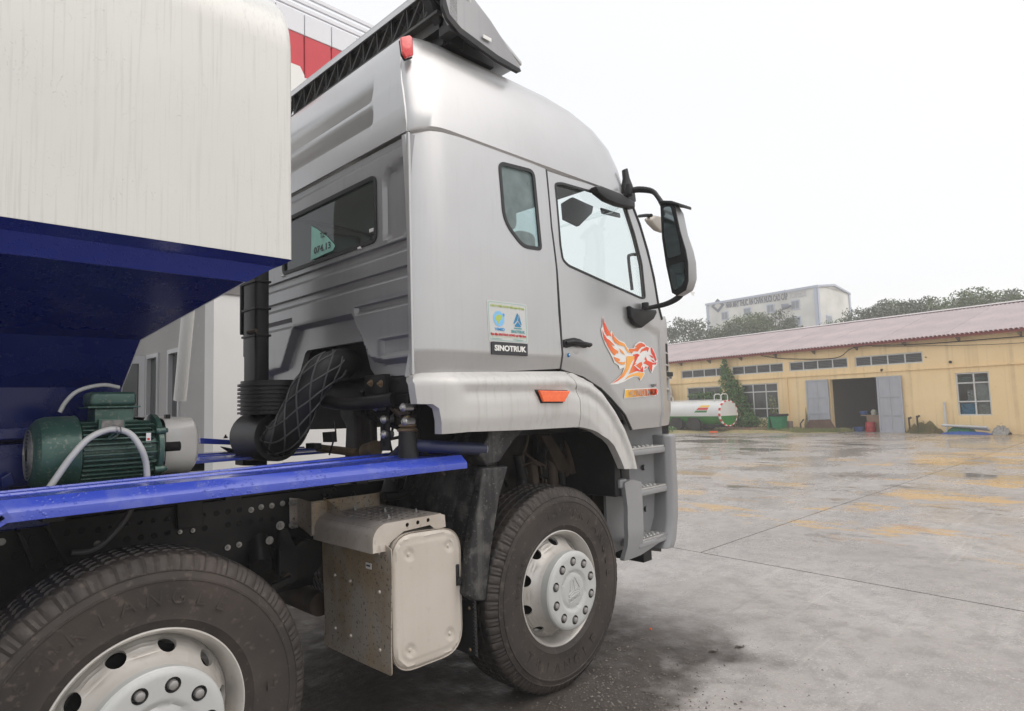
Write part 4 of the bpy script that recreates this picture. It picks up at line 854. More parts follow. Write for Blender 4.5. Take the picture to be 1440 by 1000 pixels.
# black rubber line between door and corner panel / windscreen
g = G(); g.tube([Vector(fside(*p))+Vector((.004, .012, 0)) for p in sxz([(932.5, 598), (933, 560), (932.5, 490), (929.5, 445)])], .010, 8); g.build('door_gap_seal', SEAL, TR)
g = G(); g.tube([Vector(fside(*p))+Vector((.006, .008, 0)) for p in sxz([(930, 449), (925.5, 432), (918.5, 390), (909.5, 352), (898.5, 315), (886.5, 284), (878, 272)])], .016, 8); g.build('windscreen_seal', SEAL, TR)
for P_, nm in (([(768.8, 239), (776, 319.5), (784, 382.5), (787, 440), (788.8, 519)], 'door_gap_seal'), ([(789, 519.3), (805, 522.5), (820, 529.5), (845, 545.5), (860, 560), (880.5, 584), (889, 604)], 'door_sill_seal')):
    g = G(); g.tube([Vector(fside(*p))+Vector((0, .010, 0)) for p in sxz(P_)], .008, 6); g.build(nm, SEAL, TR)
# windscreen and front of the cab
g = G(); A = [(.735, .03, 2.86), (.86, .03, 2.74), (1.05, .035, 2.45), (1.20, .05, 2.15), (1.31, .09, 2.03)]
vs = []; N_ = 9
for (x, y, z) in A:
    for k in range(N_):
        t = k/(N_-1); vs.append((x+.16*math.sin(math.pi*t)**.6+.02, y+(2*YC-2*y)*t, z))
g.add(vs, [(i*N_+k, i*N_+k+1, (i+1)*N_+k+1, (i+1)*N_+k) for i in range(4) for k in range(N_-1)]); g.build('windscreen', G_WS, TR, 30)
g = G(); A = [(1.33, .10, 2.06), (1.37, .11, 1.9), (1.36, .11, 1.5), (1.34, .12, .5)]; vs = []
for (x, y, z) in A:
    for k in range(N_):
        t = k/(N_-1); vs.append((x+.14*math.sin(math.pi*t)**.6, y+(2*YC-2*y)*t, z))
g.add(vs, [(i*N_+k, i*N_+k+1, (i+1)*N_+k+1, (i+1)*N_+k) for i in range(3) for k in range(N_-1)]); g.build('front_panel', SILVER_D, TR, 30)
# interior
g = G(); g.bx(-.86, 1.3, .02, 1.78, 1.70, 1.73); g.bx(-.80, -.45, .06, 1.74, 1.73, 2.18); cabin = g.build('cabin_floor', BLACKP, TR, 0)
g = G(); g.bx(.98, 1.30, .04, 1.76, 1.73, 2.12); g.build('dashboard', BLACKP, TR, 30, .03)
SEATM = mat('brown_seat_cover', (.16, .12, .10), .7, 0, (.2, .155, .13), 4)
for y in (.40, 1.38):
    g = G(); g.bx(.05, .55, y-.26, y+.26, 1.85, 2.02); g.bx(-.08, .08, y-.25, y+.25, 1.95, 2.55); g.bx(-.07, .05, y-.13, y+.13, 2.58, 2.75); g.build('seat', SEATM, TR, 30, .05, 3)
g = G(); g.tube([(.80+.08*math.sin(t), 1.38+.22*math.cos(t), 2.17+.2*math.sin(t)) for t in [2*math.pi*i/24 for i in range(25)]], .014, 8, False); g.build('steering_wheel', BLACKP, TR)
g = G(); a = [(.72, .10, 2.25), (.76, .10, 2.47), (.74, .10, 2.50), (.66, .10, 2.50), (.63, .10, 2.46), (.66, .10, 2.22)]; g.tube(smooth_open([tuple(PX(px, py, 'y', .12)) for px, py in ((889, 408), (884, 365), (886, 359), (893, 358), (899, 362), (907, 405))][::1], 5), .011, 8); g.build('grab_handle', BLACKP, TR)
g = G(); g.prism([PX(px, py, 'y', .25) for px, py in ((793, 285), (806, 277), (835, 290), (833, 300), (815, 318), (795, 308))], (0, .03, 0)); g.build('sun_visor', BLACKP, TR, 30, .006)
g = G(); g.prism([PX(px, py, 'y', .9) for px, py in ((846, 292), (872, 300), (873, 306), (848, 300))], (0, .02, .0)); g.build('interior_mirror', BLACKP, TR, 30, .004)
# ---- raised roof
LV = [(2.872, -.942, .98, .004, .07), (2.885, -.945, 1.0, -.006, .08), (2.96, -.945, 1.02, .004, .09), (3.10, -.935, 1.00, .028, .10), (3.22, -.915, .95, .058, .10), (3.31, -.89, .84, .088, .11),
      (3.375, -.865, .66, .118, .11), (3.42, -.835, .46, .155, .11), (3.447, -.79, .25, .20, .12), (3.462, -.70, .02, .28, .14), (3.468, -.5, -.2, .42, .15)]
def roofloop(z, xr, xf, ys, rr, full=False):
    o = []; ye = 2*YC-ys; rx, ry = .42, .30; rf = min(1, (xf-xr)/1.9)
    rx *= rf; nn = 10
    for i in range(nn+1):
        t = math.pi/2*i/nn; pass
    zf = lambda x: z-.042*max(0, (-.72-x)/.225)**2*max(0, min(1, (2.97-z)/.08))
    base = [(xr+rr*2.1*(1-math.cos(math.pi/2*i/nn)), ys+rr*.75*(1-math.sin(math.pi/2*i/nn)), z) for i in range(nn+1)]
    mid = [(xr+rr*2.1+(xf-rx-xr-rr*2.1)*i/24, ys, z) for i in range(1, 24)]
    fr = [(xf-rx+rx*math.sin(math.pi/2*i/14), ys+ry-ry*math.cos(math.pi/2*i/14), z) for i in range(0, 15)]
    right = [(x, y, zf(x)) for x, y, z_ in base+mid+fr]
    left = [(x, 2*YC-y, z) for x, y, z in right][::-1]
    if full: return right+left
    return right+left
g = G(); n = 0; vs = []; fs = []
for L_ in LV:
    lp = roofloop(*L_); n = len(lp); vs += lp
for i in range(len(LV)-1):
    for k in range(n-1):
        fs.append((i*n+k, i*n+k+1, (i+1)*n+k+1, (i+1)*n+k))
fs.append(tuple((len(LV)-1)*n+k for k in range(n))); g.add(vs, fs)
vs2 = [(x+.012 if x < 0 else x-.012, y+(.014 if y < YC else -.014), z-.012) for x, y, z in roofloop(*LV[0])]
g.add([p for p in roofloop(*LV[0])]+vs2, [(k, k+1, n+k+1, n+k) for k in range(n-1)])
roof = g.build('high_roof', [SILVER, G_WS], TR, 40)
for p in roof.data.polygons:
    if p.center.x > .80 and p.center.z < 3.15 and .12 < p.center.y < 2*YC-.12: p.material_index = 1
# rear face of the roof, with two pressed wedges
def xroof(z):
    for a, b in zip(LV, LV[1:]):
        if a[0] <= z <= b[0]: return a[1]+(b[1]-a[1])*(z-a[0])/(b[0]-a[0])
    return LV[0][1]
def frr(y, z):
    d = 0.
    for z0, hgt, ye in ((3.085, .125, .34), (2.955, .105, .32)):
        if z0-.002 <= z <= z0+hgt and y > ye-.015:
            t = (z-z0-.042)/(hgt-.042); s = min(1, max(0, (z-z0)/.042))
            d = max(d, .052*s*(1-max(0, t))*smooth((y-ye)/.03))
    ex = .06*max(0, (.18-y)/.12)**2 if y < .18 else 0
    return (xroof(z)-.004+d+0*ex, y, z)
edge = lambda z: next((a[3]+(b[3]-a[3])*(z-a[0])/(b[0]-a[0])+.75*a[4] for a, b in zip(LV, LV[1:]) if a[0] <= z <= b[0]), LV[0][3]+.75*LV[0][4])
zz = [2.834, 2.872, 2.95, 3.05, 3.15, 3.25, 3.31, 3.37, 3.41]
ol = [(edge(z)-.012, z) for z in zz]+[(2*YC-edge(z)+.012, z) for z in zz[::-1]]
panel('roof_back_panel', ol, [], frr, (.01, 0, 0), SILVER, roof, .04, .03, gx=sorted([.10+.035*i for i in range(50)]+[.30, .305, .31, .315, .32, .325, .33, .335, .34, .345, .35, .36, .37]),
      gy=sorted([2.9, 2.93, 2.955, 2.963, 2.967, 2.978, 2.986, 2.996, 3.004, 3.009, 3.02, 3.05, 3.066, 3.075, 3.083, 3.087, 3.098, 3.106, 3.116, 3.124, 3.129, 3.14, 3.17, 3.20, 3.23, 3.26, 3.30, 3.34, 3.38]), smooth=30)
g = G(); g.tube([(-.905, .055, 2.88), (-.895, .066, 3.0), (-.885, .085, 3.12), (-.870, .105, 3.24), (-.852, .13, 3.33)], .0045, 6); g.build('roof_seam_filler', SEAL, roof)
# ---- rear wall of the cab
WIN = rpoly([(.305, 2.355), (.305, 2.70), (1.33, 2.70), (1.33, 2.355)], .05)
REC = rpoly([(.045, 2.345), (.045, 2.715), (.255, 2.685), (.255, 2.345)], .07)
RECa = REC
def sd_poly(y, z, poly):
    best = 9; n = len(poly); ins = False
    for i in range(n):
        ax, az = poly[i]; bx, bz = poly[(i+1) % n]; dx, dz = bx-ax, bz-az; q = dx*dx+dz*dz
        if q < 1e-12: continue
        t = max(0, min(1, ((y-ax)*dx+(z-az)*dz)/q)); best = min(best, math.hypot(y-ax-dx*t, z-az-dz*t))
        if (az > z) != (bz > z) and y < (bx-ax)*(z-az)/(bz-az)+ax: ins = not ins
    return -best if ins else best
AO = [(-.1, 1.60), (-.1, 1.765), (.27, 1.765), (.40, 1.79), (.56, 2.03), (1.20, 2.03), (1.36, 1.80), (1.6, 1.78), (1.6, 1.60)]
P2 = [(.02, 1.79), (.02, 1.868), (.295, 1.868), (.295, 1.79)]
def frear(y, z):
    d = 0.
    for z0, z1, ya, yb in ((2.275, 2.325, -.1, 2), (2.150, 2.195, -.1, 2), (2.018, 2.056, -.1, .52), (2.03, 2.07, 1.22, 2)):
        if z0-.03 < z < z1+.012 and ya-.03 < y < yb+.03:
            s = max(0, min(1, (z-z0+.008)/.022))*smooth((z1-z)/.007+.5)*smooth((yb-y)/.02+.5)*smooth((y-ya)/.02+.5)
            d = max(d, .021*s)
    if z < 2.1:
        d = max(d, .045*smooth(-sd_poly(y, z, AO)/.03+.2))
        if z < 1.9 and y < .35: d = max(d, .016*smooth(-sd_poly(y, z, P2)/.012+.5))
    elif y < .32 and z > 2.3:
        d = max(d, .020*smooth(-sd_poly(y, z, RECa)/.018+.5))
    if z > 2.78: d = max(d, .012)
    return (XR+.004+d, y, z)
rear_out = [(.036, 2.822), (.036, 1.685), (.40, 1.69), (.45, 1.735), (.505, 1.875), (.53, 1.885), (1.11, 1.885), (1.14, 1.87), (1.25, 1.68), (1.34, 1.665), (1.50, 1.70), (1.78, 1.70), (1.78, 2.822)]
gys = sorted(set([round(1.69+.011*i, 4) for i in range(34)]+[round(2.064+.022*i, 4) for i in range(35)]+[2.263, 2.27, 2.275, 2.28, 2.287, 2.318, 2.323, 2.328, 2.333, 2.139, 2.146, 2.15, 2.155, 2.162, 2.188, 2.193, 2.198, 2.204, 2.007, 2.013, 2.018, 2.023, 2.03, 2.05, 2.054, 2.058, 2.064, 1.76, 1.77, 1.78, 1.86, 1.866, 1.872]))
gxs = sorted([.045+.018*i for i in range(30)]+[.50, .51, .52, .53]+[.58+.022*i for i in range(24)]+[1.10+.011*i for i in range(28)]+[1.40+.05*i for i in range(8)])
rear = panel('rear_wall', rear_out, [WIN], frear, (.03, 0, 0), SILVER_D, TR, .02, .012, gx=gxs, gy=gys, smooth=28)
g = G(); g.bx(XR-.008, XR+.006, .022, .038, 1.68, 2.82); g.build('corner_flange', SILVER, TR, 0, .003)
gl = glass('rear_window', WIN, G_RR, TR, (.012, 0, 0), lambda y, z: (XR, y, z))
ring('window_seal', WIN, .022, (-.006, 0, 0), SEAL, gl, lambda y, z: (XR+.004, y, z))
# paper with the weight mark in the rear window
PAPER = mat('green_paper', (.30, .62, .52), .6, 0, (.36, .68, .58), 9)
pp = [PX(px, py, 'x', XR+.006) for px, py in ((438, 318), (445, 322), (460, 333), (469, 343), (470.5, 346), (468, 352), (437, 366), (438, 340))]
g = G(); g.prism(pp, (.003, 0, 0)); paper = g.build('paper_note', PAPER, gl, 0)
def onrear(px, py, dx=.0): p = PX(px, py, 'x', XR+.006); return p+Vector((dx, 0, 0))
a = onrear(442, 353, -.003); b = onrear(466, 345, -.003); X_ = (b-a); 
text('print', '074.13', .052, (0, -1, 0), (0, 0, 1), (a+b)/2, DARKP, paper, .0005, .0008, width=X_.length*.98)
text('print', 'T2.', .045, (0, -1, 0), (0, 0, 1), onrear(454, 331, -.003), DARKP, paper, .0005, .0005, width=.05)
g = G(); g.bx(XR+.008, XR+.012, .35, .385, 2.42, 2.437); g.build('window_sticker', WHITEP, gl, 0)
for px, py in ((506, 349), (398, 388)):
    p = PX(px, py, 'x', XR); g = G(); g.bx(p.x-.008, p.x+.01, p.y-.012, p.y+.012, p.z-.006, p.z+.006); g.build('window_clip', WHITEP, gl, 0, .002)
# ---- wheel arch trim
def f_y(x, z):
    if x <= .02: d = (1.69+.02*(x+.95))-z
    else: d = pld(x, z, ARC)
    d = max(0, d)
    y = -.028-.058*math.sin(min(1, d/.055)*math.pi/2)
    q = smooth((x+.78)/.10)
    y += .014*smooth((d-.075)/.012)*q - .010*smooth((d-.10)/.05)*q
    if d > .225: y += .28*(d-.225)
    if x < -.78: y += .9*(-.78-x)**1.5*1.6
    return y
def ff(x, z): return (x, f_y(x, z), z)
def FP(px, py):
    y = -.08
    for _ in range(9):
        p = PX(px, py, 'y', y); y = f_y(p.x, p.z)
    return (p.x, p.z)
top_e = [(-.945, 1.60), (-.95, 1.655), (-.935, 1.682), (-.90, 1.69), (-.6, 1.697), (-.25, 1.705), (.02, 1.710)]
arc_e = [(.12, 1.70), (.22, 1.673), (.30, 1.643), (.36, 1.607), (.43, 1.55), (.48, 1.497), (.535, 1.435), (.58, 1.378), (.62, 1.315), (.66, 1.24), (.685, 1.17), (.695, 1.115)]
inn = [FP(*p) for p in ((878.5, 659.6), (874, 648), (869, 637), (863.5, 626), (856, 618), (848, 613), (841, 608), (833, 604.5), (824, 602), (814, 600.5))]
bot = [(-.30, FP(720, 606)[1]), (-.845, 1.412), (-.86, 1.53), (-.88, 1.545), (-.93, 1.548)]
# two pieces meeting at the joint
jx_t, jx_b = (.055, 1.7085), FP(814, 600.5)
tr1 = top_e+[jx_t, ((.055+jx_b[0])/2+.03, (1.7085+jx_b[1])/2), (jx_b[0]-.002, jx_b[1])]+[(-.30, FP(720, 606)[1])]+[(-.70, 1.411), (-.845, 1.408), (-.862, 1.525), (-.885, 1.545), (-.94, 1.548)]
tr2 = [(.060, 1.7085)]+arc_e+inn[:-1]+[(jx_b[0]+.003, jx_b[1]), ((.055+jx_b[0])/2+.034, (1.7085+jx_b[1])/2)]
arch = panel('wheel_arch_trim', tr1, [], ff, (0, .05, 0), FENDER, TR, .02, .02, smooth=50)
arch2 = panel('wheel_arch_front_trim', tr2, [], ff, (0, .05, 0), FENDER, TR, .018, .018, smooth=50)
for t_ in (tr1, tr2): panel('wheel_arch_trim', t_, [], mirr(ff), (0, -.05, 0), FENDER, TR, .06, .04)
# side marker lamp
lm = [FP(*p) for p in ((752.5, 549.3), (796.6, 550), (790, 565.3), (760.5, 565.3))]
g = G(); g.prism([Vector(ff(*p))+Vector((0, .004, 0)) for p in [((x-.0)*1.0, z) for x, z in [(lm[0][0]-.006, lm[0][1]+.005), (lm[1][0]+.006, lm[1][1]+.005), (lm[2][0]+.004, lm[2][1]-.006), (lm[3][0]-.004, lm[3][1]-.006)]]], (0, -.010, 0)); mk = g.build('marker_lamp', BLACKP, TR, 0, .002)
g = G(); g.prism([Vector((x, -.088, z)) for x, z in lm], (0, -.016, 0)); g.build('amber_lens', ORANGE, mk, 0, .004, 3)
# red marker on the roof corner
g = G(); q = [PX(px, py, 'y', .075) for px, py in ((561.5, 55), (575, 52), (578.5, 56), (580, 80), (569, 84), (564, 76))]
g.prism([p+Vector((.004, .012, -.003)) for p in q], (0, -.008, 0)); rm = g.build('roof_marker_lamp', BLACKP, TR, 0, .002)
g = G(); g.prism(q, (-.006, -.020, 0)); g.build('red_lens', REDL, rm, 30, .006, 3)
# ---- badges and decals on the flank
def onside(x, z, off=.002): return Vector((x, side_y(x, z)-off, z))
wp = lambda off: (lambda p: (p.x, side_y(p.x, p.z)-off-(p.y+0), p.z))
b0_ = SP(690.5, 490.5); b1_ = SP(741, 493.5); bl = SP(691, 500); bt = SP(690.3, 481.6)
bw = b1_.x-b0_.x; bh = abs(bt.z-bl.z)
zc = (b0_.z+b1_.z)/2+.004; xc = (b0_.x+b1_.x)/2; tl = (b1_.z-b0_.z)/bw
def bframe(u, v, off): return onside(xc+u*bw, zc+v*bh+u*bw*tl, off)
g = G(); sh = rpoly([(-.5, -.5), (.5, -.5), (.5, .5), (-.5, .5)], .05, 3)
g.add([bframe(u, v, .001) for u, v in sh]+[bframe(u, v, .007) for u, v in sh], [tuple(range(len(sh), 2*len(sh)))]+[(i, (i+1) % len(sh), len(sh)+(i+1) % len(sh), len(sh)+i) for i in range(len(sh))])
badge = g.build('name_badge', DARKP, TR, 0)
text('lettering', 'SINOTRUK', bh*.60, (1, 0, tl), (0, 0, 1), bframe(0, .0, .0075), WHITEP, badge, .001, bh*.022, width=bw*.88)
# dealer sticker
STK = mat('sticker_film', (.55, .555, .54), .3, 0); CYA = mat('print_teal', (.10, .33, .36), .5); YEL = mat('print_green', (.42, .52, .12), .5); BLP = mat('print_blue', (.06, .30, .62), .5); RDP = mat('print_red', (.55, .03, .03), .5)
TEALL = mat('print_pale_teal', (.33, .50, .46), .5)
c00 = SP(687.3, 479.5); c10 = SP(742.5, 483.5); c01 = SP(684, 421); c11 = SP(740.5, 428)
def stk(u, v, off):
    p = c00*(1-u)*(1-v)+c10*u*(1-v)+c01*(1-u)*v+c11*u*v; return onside(p.x, p.z, off)
def stpoly(name, pts, m, parent, off):
    g = G(); g.add([stk(u, v, off) for u, v in pts], [tuple(range(len(pts)))]); return g.build(name, m, parent, 0)
sh = rpoly(rect(0, 1, 0, 1), .07, 4)
sticker = stpoly('dealer_sticker', sh, STK, TR, .001)
g = G(); i2 = rpoly(rect(.025, .975, .03, .97), .06, 4); i3 = rpoly(rect(.04, .96, .045, .955), .055, 4); n = len(i2)
g.add([stk(u, v, .0018) for u, v in i2]+[stk(u, v, .0018) for u, v in i3], [(i, (i+1) % n, n+(i+1) % n, n+i) for i in range(n)]); g.build('print', TEALL, sticker, 0)
SW = (c10-c00).length; SH = (c01-c00).length; SX = (c10-c00).normalized()
def sttext(s, u, v, wd, hgt, m, bold=0):
    text('print', s, hgt*SH*1.3, SX, (0, 0, 1), stk(u, v, .0024), m, sticker, .0003, bold, width=wd*SW)
sttext('CÔNG TY CP ĐẦU TƯ PHÁT TRIỂN VIMID VIỆT NAM', .50, .865, .86, .055, YEL, .0004)
sttext('VIMID', .28, .30, .25, .075, BLP, .0006); sttext('SINOTRUK', .74, .275, .36, .07, CYA, .0008)
sttext('Đại diện SINOTRUK HOWO tại Việt Nam', .5, .175, .90, .06, RDP, .0007)
sttext('Hotline:              Website:', .48, .075, .8, .04, TEALL, .0003)
stpoly('print', rect(.05, .95, .118, .124), YEL, sticker, .002)
stpoly('print', circ(.27, .56, .135, .19, 20), mat('print_sky', (.22, .50, .78), .5), sticker, .0022)
stpoly('print', [(.20, .62), (.27, .66), (.36, .65), (.34, .56), (.29, .52), (.25, .42), (.22, .50), (.18, .54)], YEL, sticker, .0026)
stpoly('print', [(.39, .72), (.40, .68), (.43, .68), (.405, .655), (.41, .62), (.39, .64), (.37, .62), (.375, .655), (.35, .68), (.38, .68)], BLP, sticker, .0026)
for t_ in ([(.735, .75), (.765, .70), (.73, .56), (.64, .46), (.63, .49)], [(.78, .71), (.84, .47), (.83, .44), (.75, .56)], [(.66, .43), (.74, .53), (.82, .42), (.82, .40), (.66, .40)]): stpoly('print', t_, mat('print_deep_blue', (.03, .22, .42), .5), sticker, .0026)
stpoly('print', rect(.64, .84, .345, .375), CYA, sticker, .0024)
# door handle and lock
p0 = SP(792, 482); p1 = SP(826, 485.5); 
g = G()
hp = [SP(*q) for q in ((791.5, 478), (797, 476.5), (806, 475), (814, 477), (822, 481.5), (826, 483), (826, 488), (821, 489.5), (812, 486.5), (803, 487.5), (796, 489.5), (792, 488))]
g.prism([p+Vector((0, .01, 0)) for p in hp], (0, -.022, 0)); hb = g.build('door_handle', BLACKP, door, 30, .005)
g = G(); g.tube([p0+Vector((.012, -.016, -.002)), p0+Vector((.05, -.042, .004)), (p0+p1)/2+Vector((.02, -.047, 0)), p1+Vector((-.012, -.034, -.001)), p1+Vector((.0, -.012, -.004))], .011, 10); g.build('door_handle', BLACKP, door)
c_ = SP(799.5, 499.5); g = G(); g.lathe([(0, .006), (.008, .006), (.011, .003), (.012, 0)], c_, (0, -1, 0), 16); lk = g.build('door_lock', mat('lock_blue', (.02, .18, .42), .25, .5), door)
g = G(); g.bx(c_.x-.004, c_.x+.003, c_.y-.008, c_.y-.005, c_.z-.002, c_.z+.006); g.build('key_slot', WHITEP, TR if False else door, 0)
c_ = SP(810, 491); g = G(); g.lathe([(.0, .002), (.024, .0015), (.03, 0)], c_, (0, -1, 0), 20); g.build('handle_dish', SILVER, door)
# winged emblem on the door
def EC(x, y): return SP(835+x/7.14, 430+y/7.14)
def emblem(name, pts, m, parent, off, r=.002):
    q = [EC(*p) for p in pts]; g = G(); g.add([onside(p.x, p.z, off) for p in q], [tuple(range(len(q)))]); return g.build(name, m, parent, 0)
def flame(name, a, b, x0, x1):
    m = bpy.data.materials.new(name); m.use_nodes = True; nt = m.node_tree; N = nt.nodes; L = nt.links
    tc = N.new('ShaderNodeTexCoord'); sp = N.new('ShaderNodeSeparateXYZ'); L.new(tc.outputs['Object'], sp.inputs[0])
    r = N.new('ShaderNodeMapRange'); r.inputs[1].default_value = x0; r.inputs[2].default_value = x1; L.new(sp.outputs[0], r.inputs[0])
    x = N.new('ShaderNodeMix'); x.data_type = 'RGBA'; x.inputs[6].default_value = (*a, 1); x.inputs[7].default_value = (*b, 1); L.new(r.outputs[0], x.inputs[0])
    L.new(x.outputs[2], N['Principled BSDF'].inputs['Base Color']); N['Principled BSDF'].inputs['Roughness'].default_value = .35; return m
RED_, ORG_, YLO_ = (.72, .035, .02), (.85, .20, .03), (.90, .42, .08)
e0 = EC(80, 300).x; e1 = EC(330, 500).x; e2 = EC(620, 500).x
FW = flame('print_wing', RED_, YLO_, e0, e1); FB = flame('print_body', YLO_, RED_, e1-.03, e1+.10); FH = flame('print_head', ORG_, RED_, e1+.02, e2-.03); FT = flame('print_tail', RED_, YLO_, EC(170, 700).x, e1); RDS = mat('print_solid_red', RED_, .35)
base_ = [(85, 105), (97, 150), (120, 212), (150, 262), (163, 272), (174, 248), (197, 300), (245, 345), (305, 368), (335, 425), (360, 430), (395, 425), (408, 390), (440, 365), (458, 358), (500, 370), (520, 400), (538, 405), (555, 420), (575, 412), (592, 440), (615, 490), (634, 555), (625, 600), (602, 622), (580, 680), (560, 652), (543, 612), (512, 645), (495, 648), (508, 680), (465, 757), (448, 722), (400, 712), (350, 735), (300, 762), (235, 787), (153, 792), (228, 735), (280, 680), (300, 622), (255, 637), (245, 602), (200, 572), (183, 522), (155, 470), (110, 388), (78, 300), (68, 230), (80, 215)]
emb = emblem('door_emblem', base_, WHITEP, door, .004)
for m_, pts in ((FW, [(87, 118), (98, 165), (130, 232), (163, 283), (172, 312), (150, 300), (125, 305), (100, 262), (84, 180)]),
    (FW, [(79, 243), (98, 290), (125, 330), (150, 345), (178, 372), (205, 402), (188, 400), (152, 372), (195, 430), (240, 458), (238, 480), (220, 478), (200, 502), (165, 462), (128, 400), (118, 372), (100, 345), (84, 290)]),
    (FW, [(176, 265), (200, 312), (245, 357), (300, 382), (330, 430), (362, 478), (330, 465), (298, 408), (245, 396), (200, 368), (180, 330)]),
    (FW, [(248, 428), (285, 458), (308, 495), (288, 486), (265, 470)]),
    (FW, [(190, 512), (245, 532), (262, 545), (238, 562), (282, 568), (312, 562), (300, 592), (268, 592), (225, 570), (205, 550)]),
    (FT, [(322, 507), (420, 507), (372, 570), (340, 645), (298, 708), (240, 752), (172, 784), (240, 732), (290, 670), (316, 610)]),
    (FB, [(385, 492), (430, 482), (465, 500), (485, 545), (440, 560), (396, 600), (455, 650), (484, 608), (492, 668), (425, 655), (345, 685), (368, 625), (400, 545)]),
    (FH, [(472, 557), (412, 600), (463, 640), (470, 612), (482, 590)]),
    (FT, [(500, 680), (465, 742), (446, 710), (400, 702), (345, 722), (300, 745), (345, 700), (400, 680), (450, 668)]),
    (FH, [(345, 432), (398, 434), (425, 418), (402, 415), (440, 380), (470, 372), (505, 390), (512, 410), (475, 415), (452, 435), (435, 462), (395, 455), (372, 482), (352, 455)]),
    (FH, [(522, 412), (548, 424), (535, 470), (522, 450), (490, 455), (452, 480), (470, 440)]),
    (FH, [(562, 420), (574, 418), (603, 478), (625, 545), (612, 560), (596, 520), (566, 468)]),
    (FH, [(476, 492), (515, 510), (528, 548), (560, 562), (600, 578), (624, 565), (618, 592), (600, 590), (582, 592), (577, 665), (558, 640), (542, 602), (518, 588), (488, 580), (512, 552), (482, 520)]),
    (RDS, [(545, 492), (580, 505), (596, 528), (575, 522)]), (RDS, [(560, 535), (590, 548), (612, 575), (585, 562)]), (FH, [(512, 610), (532, 612), (515, 632), (500, 634)])):
    emblem('print', pts, m_, emb, .006)
q = [EC(308, 838), EC(612, 823), EC(632, 832), EC(642, 858), EC(632, 895), EC(615, 905), EC(298, 932)]
g = G(); g.add([onside(p.x, p.z, .004) for p in q], [tuple(range(len(q)))]); bdg = g.build('model_badge', WHITEP, door, 0)
q2 = [EC(314, 846), EC(610, 831), EC(627, 838), EC(635, 858), EC(626, 890), EC(612, 897), EC(305, 924)]
g = G(); g.add([onside(p.x, p.z, .006) for p in q2], [tuple(range(len(q2)))]); g.build('print', flame('print_badge', (.86, .50, .06), RED_, EC(310, 880).x, EC(630, 860).x), bdg, 0)
a, b = EC(335, 883), EC(612, 868); text('print', 'HOWO MAX', .062, b-a, (0, 0, 1), onside(((a+b)/2).x, ((a+b)/2).z, .0), mat('print_grey', (.62, .60, .60), .4), bdg, .0003, .0006, width=(b-a).length, warp=lambda p: (p.x, side_y(p.x, p.z)-.015, p.z))
a, b = EC(562, 806), EC(618, 802); text('print', 'NEW', .028, b-a, (0, 0, 1), onside(((a+b)/2).x, ((a+b)/2).z, .0), RDP, bdg, .0003, .0004, width=(b-a).length, warp=lambda p: (p.x, side_y(p.x, p.z)-.010, p.z))
# ---- wind and rain visor over the door glass
q = [SP(*p) for p in ((828, 265), (836, 264), (862, 274), (884, 287), (884, 296), (862, 291), (845, 284), (832, 274))]
g = G(); g.prism([p+Vector((0, .0, 0)) for p in q], (0, -.055, 0)); g.build('camera_housing', BLACKP, door, 30, .012, 3)
# ---- step unit under the door
ST = G(); y0 = -.01
def pq(px, py, y=0.): return PX(px, py, 'y', y)
back_o = [(.70, .60), (1.16, .62), (1.16, 1.36), (.66, 1.36), (.74, 1.1)]
sb = panel('step_housing', [(.66, .56), (1.20, .60), (1.20, 1.38), (.66, 1.38)], [], lambda x, z: (x, .17-.10*smooth((x-1.0)/.2)-.0*z, z), (0, .02, 0), STEPG, TR, .05)
# front cheek (curved column)
g = G(); pr = [(1.12, .01), (1.125, .16), (1.20, .20), (1.28, .14), (1.27, .03), (1.22, -.02), (1.15, -.025)]
zs = [(1.30, 0), (1.27, .004), (.95, .004), (.75, -.01), (.60, -.05), (.555, -.08)]
vs = []; n = len(pr)
for z, dx in zs: vs += [(x+dx, y, z) for x, y in pr]
g.add(vs, [(i*n+k, i*n+(k+1) % n, (i+1)*n+(k+1) % n, (i+1)*n+k) for i in range(len(zs)-1) for k in range(n)]+[tuple(range(n))[::-1], tuple(range((len(zs)-1)*n, len(zs)*n))]); g.build('step_cheek', STEPG, sb, 30, .012, 3)
# rear cheek with its pointed foot
def fl(x, z): return (x, -.015+.9*max(0, z-.98)*0+.35*max(0, .72-z)**1.3, z)
flo = [(p.x, p.z) for p in [pq(*q) for q in ((875.5, 679), (886, 674), (899.5, 677.5), (901.5, 720), (903, 760), (906, 768), (938, 748.5), (948, 744), (946, 750), (905, 781), (888, 788), (880.5, 790), (882, 770), (880, 740), (880, 715))]]
panel('step_skirt', rpoly(flo, .012, 3), [], fl, (0, .03, 0), STEPG, sb, .03, .02)
g = G(); a = flo[0]; g.bx(.585, .66, .0, .16, 1.00, 1.055); g.build('step_bracket', STEPG, sb, 0, .01)
